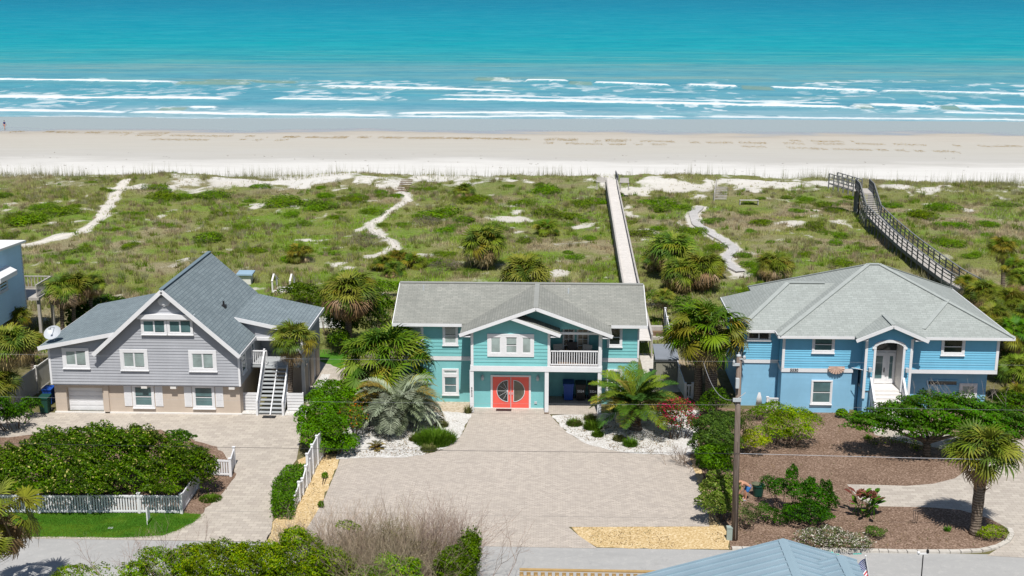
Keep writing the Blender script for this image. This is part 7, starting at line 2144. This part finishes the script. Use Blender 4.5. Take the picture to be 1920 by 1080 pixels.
# fine grass tufts
def tuft(name, label, c, rad, h, n, pal, cat='ornamental grass', group=None, seed=0, w=.02, droop=.35):
    r = np.random.default_rng(seed); t = thing(name, label, cat, c, group)
    a = r.uniform(0, 2 * PI, n); q = np.sqrt(r.random(n)) * rad
    b = np.c_[q * np.cos(a), q * np.sin(a) * .9, np.zeros(n)]
    out = np.c_[np.cos(a), np.sin(a), np.zeros(n)] * (.25 + droop * r.random(n))[:, None] + r.normal(0, .22, (n, 3))
    hh = h * (.55 + .55 * r.random(n))[:, None] * (1 - .45 * (q / rad) ** 2)[:, None]
    mid = b + out * hh * .4 + np.array((0, 0, 1)) * hh * .65; tip = b + out * hh * 1.15 + np.array((0, 0, 1)) * hh
    s = np.c_[-np.sin(a), np.cos(a), np.zeros(n)] * w + r.normal(0, w * .3, (n, 3))
    v = np.stack([b - s, b + s, mid + s * .7, mid - s * .7, tip + s * .1, tip - s * .1], 1).reshape(-1, 3); o = np.arange(n)[:, None] * 6
    f = np.concatenate([o + np.array([[0, 1, 2, 3]]), o + np.array([[3, 2, 4, 5]])])
    col = np.array(pal)[r.integers(0, len(pal), n)] * r.uniform(.8, 1.2, (n, 1))
    npmesh('blades', v, f, M_grassb, col=np.repeat(col, 6, 0), parent=t)
    return t
GRN = [(0.09, 0.20, 0.018), (0.13, 0.24, 0.03), (0.07, 0.16, 0.015)]; OGR = [(0.15, 0.165, 0.05), (0.21, 0.19, 0.08), (0.11, 0.14, 0.035)]
tl = [('large soft green grass clump on the left shell bed', 815, 828, 40, .55, 2400, GRN), ('small olive grass tuft behind the large clump on the left shell bed', 829, 800, 11, .32, 500, OGR), ('olive grass tuft left of the large clump on the left shell bed', 779, 826, 12, .3, 500, OGR), ('brownish grass tuft in front of the large clump on the left shell bed', 804, 845, 15, .3, 600, OGR),
      ('grass tuft nearest the carport on the right shell bed, leftmost', 1077, 797, 15, .35, 600, GRN + OGR), ('dark grass tuft by the carport post on the right shell bed', 1106, 788, 11, .35, 500, OGR), ('tall grass clump in the middle of the right shell bed', 1112, 804, 17, .5, 800, GRN), ('grass tuft just in front of the tall clump on the right shell bed', 1121, 818, 11, .3, 500, GRN), ('olive grass tuft near the driveway curve on the right shell bed', 1161, 826, 12, .28, 500, OGR), ('bright grass tuft closest to the driveway curve on the right shell bed', 1182, 836, 13, .4, 600, GRN),
      ('weedy tuft beside the left porch post of the teal house', 878, 775, 6, .5, 160, OGR), ('small green weed in the mulch near the front palm', 1776, 996, 6, .22, 120, GRN), ('small weed at the middle of the mulch bed', 1627, 823, 7, .25, 120, GRN), ('green weed patch on the mulch corner by the picket fence', 395, 937, 22, .16, 700, GRN)]
for i, (lab, a, b, rp, h, n, pal) in enumerate(tl):
    p = G(a, b, 0); tuft('grass_tuft', lab, (p[0], p[1], .03), rp / pxm(p), h, n, pal, seed=i)
def sago(label, a, b, rp, seed, col=(0.10, 0.10, 0.05), up=.9, name='cycad'):
    p = G(a, b, 0); r = np.random.default_rng(seed); R = rp / pxm(p)
    v, f, c = pinnate(seed, 16, R * 1.2, (col, tuple(x * 1.2 for x in col)), .8, .5)
    t = thing(name, label, 'plant', (p[0], p[1], .03)); npmesh('fronds', v, f, M_frond, col=c, parent=t); m = MB(); m.lathe((p[0], p[1], .02), [(.10, 0), (.12, .12), (.05, .2)], 8); m.build('trunk', M_boot, t)
sago('small brownish cycad alone on the left shell bed near the driveway', 706, 842, 18, 5)
# bird-of-paradise clump in the mulch bed
p = G(1625, 968, 0); r = np.random.default_rng(77); vs, fs, cs = [], [], []; k = 0
for i in range(34):
    a, el, L = r.uniform(0, 6.28), r.uniform(.75, 1.45), r.uniform(.5, 1.35); b = np.array((r.normal(0, .32), r.normal(0, .2), 0)); d = np.array((math.cos(el) * math.cos(a), math.cos(el) * math.sin(a), math.sin(el)))
    s = np.array((-math.sin(a), math.cos(a), 0)); e = b + d * L; lf = r.uniform(.4, .65); col = np.array(((0.05, 0.14, 0.02), (0.08, 0.19, 0.03), (0.17, 0.075, 0.05))[0 if i < 16 else (1 if i < 27 else 2)]); d2 = d * .75 + np.array((math.cos(a), math.sin(a), -.25)) * .5
    pts = [b - s * .015, b + s * .015, e + s * .02, e - s * .02]; vs += pts; fs.append((k, k + 1, k + 2, k + 3)); cs += [col * .9] * 4; k += 4
    pts = [e - s * .02, e + s * .02, e + d2 * lf * .4 + s * .12, e + d2 * lf * .4 - s * .12, e + d2 * lf * .8 + s * .09 - np.array((0, 0, .05)), e + d2 * lf * .8 - s * .09 - np.array((0, 0, .05)), e + d2 * lf + s * .01 - np.array((0, 0, .12)), e + d2 * lf - s * .01 - np.array((0, 0, .12))]
    vs += pts; fs += [(k, k + 1, k + 2, k + 3), (k + 3, k + 2, k + 4, k + 5), (k + 5, k + 4, k + 6, k + 7)]; cs += [col * r.uniform(.85, 1.2)] * 8; k += 8
t = thing('banana_plant', 'clump of broad-leaved plants with bronze tops in the mulch by the paved drive', 'plant', (p[0], p[1], .02)); npmesh('leaves', np.array(vs), np.array(fs), M_frond, col=np.array(cs), parent=t)
v, f, c = leafcloud(r, [(-.35, .0, 1.15, .22, .2, .25), (.12, .05, 1.1, .27, .22, .22)], 420, .09, [(0.22, 0.11, 0.08), (0.30, 0.17, 0.12), (0.16, 0.08, 0.05)]); npmesh('flower_heads', v, f, M_leaf, col=c, parent=t)

# spreading tree in front of the blue house
p = G(1738, 858, 0)
tr = thing('spreading_tree', 'wide flat-topped tree with dark forked trunk in front of the blue house', 'tree', (p[0], p[1], 0))
m = MB()
def limb(m, a, b, r0, r1, n=6, wob=.06, seed=0):
    rr = random.Random(seed); pts = []
    for i in range(n + 1):
        f = i / n; pts.append(tuple(a[j] + (b[j] - a[j]) * f + (rr.uniform(-wob, wob) if 0 < i < n else 0) for j in range(3)))
    m.tube(pts, [r0 + (r1 - r0) * i / n for i in range(n + 1)], 8)
x, y = p[0], p[1]
limb(m, (x, y, 0), (x - .05, y + .1, .9), .24, .19, 4, .03, 1)
for i, e in enumerate([(-1.9, .5, 2.1), (-.9, -.5, 2.3), (.1, .6, 2.5), (1.2, .2, 2.2), (2.4, .4, 2.2), (.6, -.6, 2.1), (-2.8, .2, 1.9), (3.6, .3, 1.9)]): limb(m, (x - .05, y + .1, .85), (x + e[0], y + e[1], e[2]), .12, .03, 6, .1, i)
m.build('trunk', M_bark, tr, True)
bl = [(x + a, y + b, c, d, e, f) for a, b, c, d, e, f in [(-3.2, .1, 1.95, 1.4, 1.1, .60), (-1.7, .2, 2.35, 1.6, 1.4, .72), (.0, .3, 2.75, 1.8, 1.6, .80), (1.7, .2, 2.75, 1.8, 1.6, .80), (3.2, .1, 2.35, 1.7, 1.5, .75), (4.5, .0, 1.85, 1.3, 1.2, .6), (-.8, -.7, 2.0, 1.4, .9, .5), (1.6, -.8, 2.05, 1.9, .9, .55), (3.5, -.7, 1.7, 1.4, .8, .5)]]
r = np.random.default_rng(88)
v, f, c = leafcloud(r, bl, 36000, .07, [(0.04, 0.10, 0.010), (0.06, 0.14, 0.012), (0.05, 0.155, 0.010), (0.075, 0.12, 0.025)], lumps=.28, zmin=1.0, inner=.5)
npmesh('crown', v - np.array((x, y, 0)), f, M_leaf, col=c, parent=tr)
a, b, ra, rb = twigs(r, (x + 1.2, y + .9, 2.9), 26, 1.7, (1.5, .3), 2, .010, .45)
v, f = segmesh(a, b, ra, rb); npmesh('bare_twigs', v - np.array((x, y, 0)), f, M_twig, col=np.tile((0.42, 0.38, 0.33), (len(v), 1)), parent=tr)

# dry brush and green scrub across the road (bottom of the picture)
def brush(label, px0, px1, py, Y, h, n, col, seed, depth=4, cat='bush', r0=.016, lean=.42):
    a = V(px0, py, Y)[0]; b = V(px1, py, Y)[0]; c = ((a + b) / 2, Y); r = np.random.default_rng(seed)
    t = thing('dry_bush', label, cat, (c[0], c[1], 0))
    q = twigs(r, (0, 0, 0), n, h, ((b - a) / 4.2, .55), depth, r0, lean); v, f = segmesh(*q)
    cc = np.array(col) * r.uniform(.75, 1.25, (len(v) // 6, 1)); npmesh('twigs', v, f, M_twig, col=np.repeat(cc, 6, 0), parent=t); return t
brush('bare grey-brown twiggy bush at the left of the dry thicket by the road', 540, 730, 1000, 48.6, 2.7, 165, (0.36, 0.28, 0.23), 1)
brush('bare twiggy bush in the middle of the dry thicket in front of the driveway', 640, 830, 1000, 47.9, 2.9, 185, (0.33, 0.27, 0.21), 2)
brush('bare twiggy bush with the tallest sprays at the right of the dry thicket', 720, 890, 1000, 48.9, 2.9, 150, (0.32, 0.25, 0.21), 3)
brush('sparse leafless twigs sticking up from the scrub over the road at the left', 215, 360, 1040, 48.0, 2.5, 12, (0.36, 0.28, 0.23), 4)
brush('grey dead twigs at the foot of the clipped hedge', 515, 570, 970, 52.6, 1.2, 22, (0.30, 0.26, 0.22), 5, 4, r0=.012)
brush('dead grey branches under the red-flowered bush', 1255, 1305, 840, 63.4, .95, 20, (0.24, 0.19, 0.15), 6, 4, r0=.014, lean=.7)
FG = [(0.10, 0.185, 0.012), (0.14, 0.23, 0.014), (0.07, 0.145, 0.012), (0.19, 0.245, 0.018)]
fgl = [('low scrub bush at the bottom edge left of the road scrub', [(150, 1082, 60, 18)], 47.5), ('green scrub bush with bright tips, first from the left on the bottom edge', [(300, 1066, 52, 36), (340, 1058, 40, 28), (250, 1074, 40, 22)], 47.4), ('broad green scrub bush at the bottom edge below the pale driveway', [(420, 1062, 70, 40), (380, 1050, 45, 30), (480, 1064, 56, 36), (455, 1040, 34, 22)], 47.0), ('rounded bright green scrub bush standing tallest at the bottom edge', [(560, 1044, 62, 44), (520, 1056, 50, 40), (600, 1060, 50, 42), (648, 1064, 40, 30)], 47.2),
       ('yellow-green scrub bush at the bottom edge under the bare twigs', [(720, 1078, 50, 30), (760, 1070, 35, 24)], 46.8), ('dark leafy bush at the right end of the dry thicket', [(852, 1052, 30, 26), (880, 1022, 22, 16), (872, 1062, 26, 22), (888, 1040, 16, 12), (835, 1070, 26, 22)], 47.6), ('small green sprig among the bare twigs', [(648, 985, 18, 8), (668, 992, 10, 6)], 48.8), ('olive broom-like bush inside the dry thicket', [(740, 1010, 36, 40), (690, 1035, 40, 30), (790, 1040, 40, 30), (640, 1030, 34, 26)], 48.3)]
for i, (lab, bl, Y) in enumerate(fgl):
    blobs = [pb(a, b, c, d, Y=Y + .3 * (j % 2)) for j, (a, b, c, d) in enumerate(bl)]
    blobs2 = []
    for (bx_, by_, bz_, rx, ry, rz) in blobs:
        blobs2.append((bx_, by_, bz_, rx, ry, rz))
        if i not in (6, 7): blobs2.append((bx_, by_ - .2, max(.5, bz_ - rz * 1.1), rx * .95, ry, max(.5, bz_ * .5)))
    pal = FG if i not in (5, 7) else ([(0.055, 0.13, 0.012), (0.08, 0.17, 0.014), (0.12, 0.22, 0.02)] if i == 5 else [(0.13, 0.125, 0.045), (0.11, 0.12, 0.035)])
    shrub('scrub_bush', lab, blobs2, int((3200 if i != 7 else 1500) * sum(b[3] * b[5] for b in blobs2)), .046 if i != 7 else .04, pal, seed=150 + i, lumps=.3, clump=.4, narrow=.5 if i != 7 else .2)

# ---- dune mounds: copies of a few bushes, one object each
MG = [(0.085, 0.16, 0.008), (0.11, 0.185, 0.010), (0.065, 0.13, 0.008), (0.135, 0.20, 0.012)]
MV = []
for i in range(6):
    r = np.random.default_rng(300 + i); nb = 3 + i % 3
    bl = [(r.normal(0, .38), r.normal(0, .3), .12, r.uniform(.5, .8), r.uniform(.45, .75), r.uniform(.28, .42)) for _ in range(nb)]
    v, f, c = leafcloud(r, bl, 2600, .042, MG if i % 3 else MG + OLV[:2], lumps=.3, zmin=-.15, inner=.6, clump=.3); MV.append((v, f, c))
MM = {}
LANDM = [(q(0, 0), '')][:0]
lm = [('the left sand path', np.array(PATH_L).mean(0)), ('the sandy middle path', np.array(PATH_M).mean(0)), ('the straight boardwalk', np.array((6.5, 120))), ('the winding plank path', np.array(PATH_C).mean(0)), ('the dark-railed boardwalk', np.array((34, 112))), ('the right picture edge', np.array((50, 118))), ('the left picture edge', np.array((-58, 120))), ('the grey house', np.array((-25, 92)))]
mounds = [(15, 365, 20), (82, 387, 22), (122, 397, 28), (30, 407, 24), (65, 415, 38), (305, 370, 30), (395, 372, 34), (350, 370, 22), (525, 382, 34), (600, 385, 30), (605, 367, 20), (250, 400, 18), (385, 445, 34), (452, 427, 18), (697, 395, 20), (660, 372, 18), (315, 422, 18), (830, 402, 34), (880, 412, 24), (490, 348, 16), (297, 350, 18), (145, 470, 20), (597, 392, 24), (667, 374, 20), (715, 421, 14), (892, 377, 28), (975, 380, 22), (982, 450, 18), (830, 434, 26), (692, 440, 14), (812, 490, 26), (1020, 357, 28), (1100, 382, 24), (1035, 402, 30), (1080, 406, 24), (1235, 382, 26), (1247, 394, 28), (1280, 389, 20), (1187, 415, 10), (1197, 438, 24), (1235, 428, 16), (1120, 504, 14), (1060, 471, 12), (1297, 434, 24), (1397, 398, 14), (1335, 414, 20), (1422, 416, 22), (1410, 433, 14), (1397, 477, 18), (1340, 462, 20), (1450, 452, 10), (1532, 424, 22), (1517, 476, 17), (1495, 394, 14), (1545, 386, 22), (1580, 441, 18), (1575, 493, 20), (1665, 385, 20), (1722, 404, 30), (1782, 422, 24), (1722, 447, 18), (1772, 456, 26), (1762, 388, 26), (1887, 384, 18), (1850, 418, 20), (1827, 478, 18), (1910, 426, 16), (1622, 478, 8), (475, 470, 20), (560, 420, 18), (215, 430, 14), (240, 460, 18), (1500, 430, 12), (1610, 455, 10), (1845, 440, 14), (20, 440, 18), (100, 480, 14), (420, 400, 20), (470, 375, 14), (545, 400, 16), (760, 420, 16), (930, 425, 20), (1110, 445, 16), (1170, 470, 12), (1480, 370, 14), (1690, 425, 14), (1890, 480, 16)]
rr_ = np.random.default_rng(9)
cand = np.c_[(rr_.random(3000) - .5) * 130, 90 + 64 * rr_.random(3000)]
cand = cand[(np.abs(cand[:, 0]) < cand[:, 1] * .45) & (vegmask(cand[:, 0], cand[:, 1]) > .8) & (fbm(cand[:, 0] / 8, cand[:, 1] / 6, 3, 71) > .53)][:125]
mounds = [(GT(a, b + 3), w) for a, b, w in mounds] + [((x, y, hz(x, y)), None) for x, y in cand]
for i, (p, w) in enumerate(mounds):
    k = i % 6; s = w / pxm(p) if w else rr_.uniform(.45, 1.0)
    near = min(lm, key=lambda L: (L[1][0] - p[0]) ** 2 + .4 * (L[1][1] - p[1]) ** 2)
    size = 'small' if s < .95 else ('mid-sized' if s < 1.45 else 'wide')
    side = 'seaward' if p[1] > 128 else ('landward' if p[1] < 110 else 'halfway')
    ew = 'left of' if p[0] < near[1][0] else 'right of'
    lab = f'{size} low green mound {ew} {near[0]}, ' + {'seaward': 'towards the dune crest', 'landward': 'nearer the houses', 'halfway': 'midway to the sea'}[side]
    s *= 1.2
    t = thing('dune_shrub', lab, 'dune shrub', (p[0], p[1], p[2] - .05), 'low green shrubs on the dune')
    if k not in MM:
        o = npmesh('foliage', *MV[k][:2], M_leaf, col=MV[k][2], parent=t); MM[k] = o.data
    else:
        o = bpy.data.objects.new('foliage', MM[k]); C.objects.link(o); o.parent = t
    o.scale = (s * 1.08, s, s * .72); o.rotation_euler = (0, 0, i * 1.7)
for i, (a, b, w, lab) in enumerate([(685, 455, 38, 'grey leafless bush by the bend of the sandy middle path'), (800, 415, 26, 'brownish-grey bush right of the sandy middle path'), (835, 500, 30, 'grey-brown bush beside the palmetto clump behind the teal house')]):
    p = GT(a, b + 8); s = w / pxm(p)
    shrub('grey_bush', lab, [(p[0], p[1], p[2] + s * .25, s, s * .7, s * .45), (p[0] + s * .5, p[1] + .3, p[2] + s * .2, s * .6, s * .5, s * .4)], 1800, .06, [(0.17, 0.15, 0.125), (0.22, 0.19, 0.16), (0.13, 0.13, 0.085)], seed=400 + i, narrow=.18)

# ---- grass: stuff
def grassfield(name, X, Y, Z, h, col, w, nb, seed, lean=.35):
    r = np.random.default_rng(seed); n = len(X)
    base = np.repeat(np.c_[X, Y, Z], nb, 0) + np.c_[r.normal(0, .10, n * nb), r.normal(0, .10, n * nb), np.full(n * nb, -.03)]
    hh = np.repeat(h, nb) * r.uniform(.55, 1.15, n * nb); a = r.uniform(0, 6.28, n * nb)
    tip = base + np.c_[np.cos(a) * lean * hh * r.random(n * nb), np.sin(a) * lean * hh * r.random(n * nb), hh]
    b = r.uniform(0, 6.28, n * nb); ww = np.repeat(w, nb) if hasattr(w, '__len__') else w
    s = np.c_[np.cos(b), np.sin(b) * .5, np.zeros(n * nb)] * (ww[:, None] if hasattr(ww, '__len__') else ww)
    v = np.stack([base - s, base + s, tip], 1).reshape(-1, 3)
    c = np.repeat(col, nb, 0) * r.uniform(.7, 1.35, (n * nb, 1))
    o = npmesh(name, v, np.arange(len(v)).reshape(-1, 3), M_grassb, col=np.repeat(c, 3, 0)); o['kind'] = 'stuff'; return o
r = np.random.default_rng(11)
N = 300000
Y = 83 + (163 - 83) * r.random(N) ** 0.8; X = (r.random(N) - .5) * 2 * (Y * .47 + 8) - Y * .035
vm = vegmask(X, Y); keep = r.random(N) < np.maximum(vm * .8 - .12, .06 * (Y > 84))
X, Y = X[keep][:130000], Y[keep][:130000]; Z = height(X, Y)
big = fbm(X / 3.2, Y / 3.0, 3, 15)
c = vegcol(X, Y); mix_ = r.random(len(X))[:, None]
tone = .62 + .75 * vnoise(X / .8, Y / .8, 61)[:, None]
c = c * tone
c = np.where(mix_ < .13, np.array([0.24, 0.195, 0.12]) * .9, c); c = np.where((mix_ > .94), np.array([0.28, 0.26, 0.19]), c)
grassfield('dune_grass', X, Y, Z, .10 + .30 * ss(.4, .7, big), c * 1.55, .032, 4, 12, .7)
# clumps: taller tussocks in their own tone
N = 9000; Y = 84 + 74 * r.random(N) ** .85; X = (r.random(N) - .5) * 2 * (Y * .46 + 8) - Y * .035
kp = (r.random(N) < vegmask(X, Y) * 1.1 - .25) & (fbm(X / 5, Y / 5, 3, 66) > .42); X, Y = X[kp], Y[kp]; n_ = len(X); kb = 34
cc_ = np.array([(0.115, 0.14, 0.03), (0.16, 0.17, 0.06), (0.23, 0.195, 0.12), (0.085, 0.15, 0.015), (0.13, 0.12, 0.06), (0.19, 0.19, 0.11)])[r.integers(0, 6, n_)]
sc_ = r.uniform(.5, 1.25, n_); q_ = np.abs(r.normal(0, .30, n_ * kb)) * np.repeat(sc_, kb); a_ = r.uniform(0, 6.28, n_ * kb)
XX = np.repeat(X, kb) + q_ * np.cos(a_); YY = np.repeat(Y, kb) + q_ * np.sin(a_)
grassfield('dune_tussocks', XX, YY, height(XX, YY), np.repeat(sc_, kb) * .55 * np.exp(-(q_ / np.repeat(sc_, kb) / .5) ** 2) + .08, np.repeat(cc_, kb, 0) * 1.6, .035, 1, 31, .6)
# sea oats along the crest
N = 6000; X = (r.random(N) - .5) * 170; cyx = 161 + 6 * (vnoise(X / 26, X * 0 + 3.3, 5) - .5); Y = cyx + np.abs(r.normal(0, 3.2, N)) - 3.0
dens = vnoise(X / 5, X * 0 + .5, 33); kp = (r.random(N) < .15 + .85 * ss(.3, .7, dens)) & (np.abs(X - 7) > 1.6); X, Y = X[kp], Y[kp]
grassfield('sea_oats', X, Y, height(X, Y), np.where(r.random(len(X)) < .7, .75, 1.7), np.tile((0.23, 0.225, 0.12), (len(X), 1)), .016, 3, 13, .2)
# lawn blades
P = [G(a, b, 0)[:2] for a, b in LAWN]
from mathutils.geometry import tessellate_polygon
def inpoly(P, q):
    ins = np.zeros(len(q), bool); j = len(P) - 1
    for i in range(len(P)):
        xi, yi, xj, yj = *P[i], *P[j]
        ins ^= ((yi > q[:, 1]) != (yj > q[:, 1])) & (q[:, 0] < (xj - xi) * (q[:, 1] - yi) / (yj - yi + 1e-12) + xi); j = i
    return ins
A = np.array(P); lo, hi = A.min(0), A.max(0); qv = lo + (hi - lo) * r.random((26000, 2)); qv = qv[inpoly(P, qv)]
gc = np.where((fbm(qv[:, 0] / 1.2, qv[:, 1] / .8, 3, 6) > .52)[:, None], np.array([0.15, 0.235, 0.028]), np.array([0.08, 0.17, 0.018]))
grassfield('lawn_grass', qv[:, 0], qv[:, 1], np.full(len(qv), .03), np.full(len(qv), .075), gc, .018, 3, 14, .6)
# seaweed wrack lines
wl = [((0, 246), (330, 250)), ((230, 253), (960, 259)), ((500, 257), (1200, 262)), ((1000, 262), (1920, 274)), ((1390, 274), (1800, 285)), ((1000, 268), (1250, 271)), ((1480, 263), (1600, 265)), ((250, 262), (560, 262))]
XX, YY = [], []
for (a, b), (c_, d) in wl:
    p, e = GT(a, b), GT(c_, d); n = int(abs(e[0] - p[0]) * 34); f = r.random(n); x = p[0] + (e[0] - p[0]) * f; y = p[1] + (e[1] - p[1]) * f + 2.2 * (fbm(x / 6, x * 0 + a * .1, 3, 8) - .5) + r.normal(0, .9, n)
    kp = vnoise(x / 1.5, y * 0 + b * .1, 19) > .40; XX.append(x[kp]); YY.append(y[kp])
X, Y = np.concatenate(XX), np.concatenate(YY)
grassfield('seaweed_wrack', X, Y, height(X, Y), np.full(len(X), .09), np.tile((0.28, 0.175, 0.055), (len(X), 1)), .065, 3, 21, 2.0)
# leaf litter on the shell beds, gravel and mulch edges
LX, LY = [], []
for (a0, a1, b0, b1, n_) in ((650, 860, 790, 855, 1700), (1045, 1300, 780, 850, 1900), (540, 640, 855, 1010, 350), (1070, 1364, 990, 1028, 200), (1310, 1900, 775, 1025, 1500), (380, 440, 850, 960, 150), (420, 1330, 860, 1005, 160)):
    for a_, b_ in zip(r.uniform(a0, a1, n_), r.uniform(b0, b1, n_)):
        g_ = G(a_, b_, 0); LX.append(g_[0]); LY.append(g_[1])
LX, LY = np.array(LX), np.array(LY)
BEDS = [[(630, 862), (640, 820), (662, 790), (760, 778), (830, 772), (880, 776), (862, 815), (831, 843), (800, 852), (760, 858), (655, 860)], [(1044, 781), (1120, 776), (1230, 770), (1310, 770), (1308, 845), (1296, 852), (1200, 850), (1140, 842), (1105, 832), (1060, 806)], [(560, 862), (592, 850), (638, 852), (604, 940), (558, 1016), (500, 1015), (545, 940)], [(1075, 990), (1364, 988), (1366, 1030), (1120, 1026)], [(1310, 770), (1620, 775), (1560, 900), (1580, 960), (1880, 1000), (1870, 1028), (1375, 1028), (1366, 985)], [(380, 850), (438, 872), (425, 915), (374, 965)]]
qq = np.c_[LX, LY]; ins_ = np.zeros(len(qq), bool)
for bd in BEDS: ins_ |= inpoly([G(a_, b_, 0)[:2] for a_, b_ in bd], qq)
LX, LY = LX[ins_], LY[ins_]; lc = np.array([(0.16, 0.11, 0.06), (0.24, 0.17, 0.09), (0.09, 0.10, 0.03), (0.30, 0.22, 0.12)])[r.integers(0, 4, len(LX))]
kp = vnoise(LX / 1.3, LY / 1.3, 44) > .42
grassfield('leaf_litter', LX[kp], LY[kp], np.full(kp.sum(), .055), np.full(kp.sum(), .05), lc[kp], .028, 3, 25, 2.0)
# debris specks on the soft white sand
X = (r.random(900) - .5) * 180; Y = 176 + 30 * r.random(900); kp = vnoise(X / 2.5, Y / .8, 23) > .72; X, Y = X[kp], Y[kp]
grassfield('beach_debris', X, Y, height(X, Y), np.full(len(X), .12), np.tile((0.20, 0.18, 0.13), (len(X), 1)), .09, 4, 22, 2.0)
for o in list(bpy.data.objects):
    if o.type == 'MESH' and o.parent is None and 'kind' not in o and 'category' not in o: o['kind'] = 'structure'
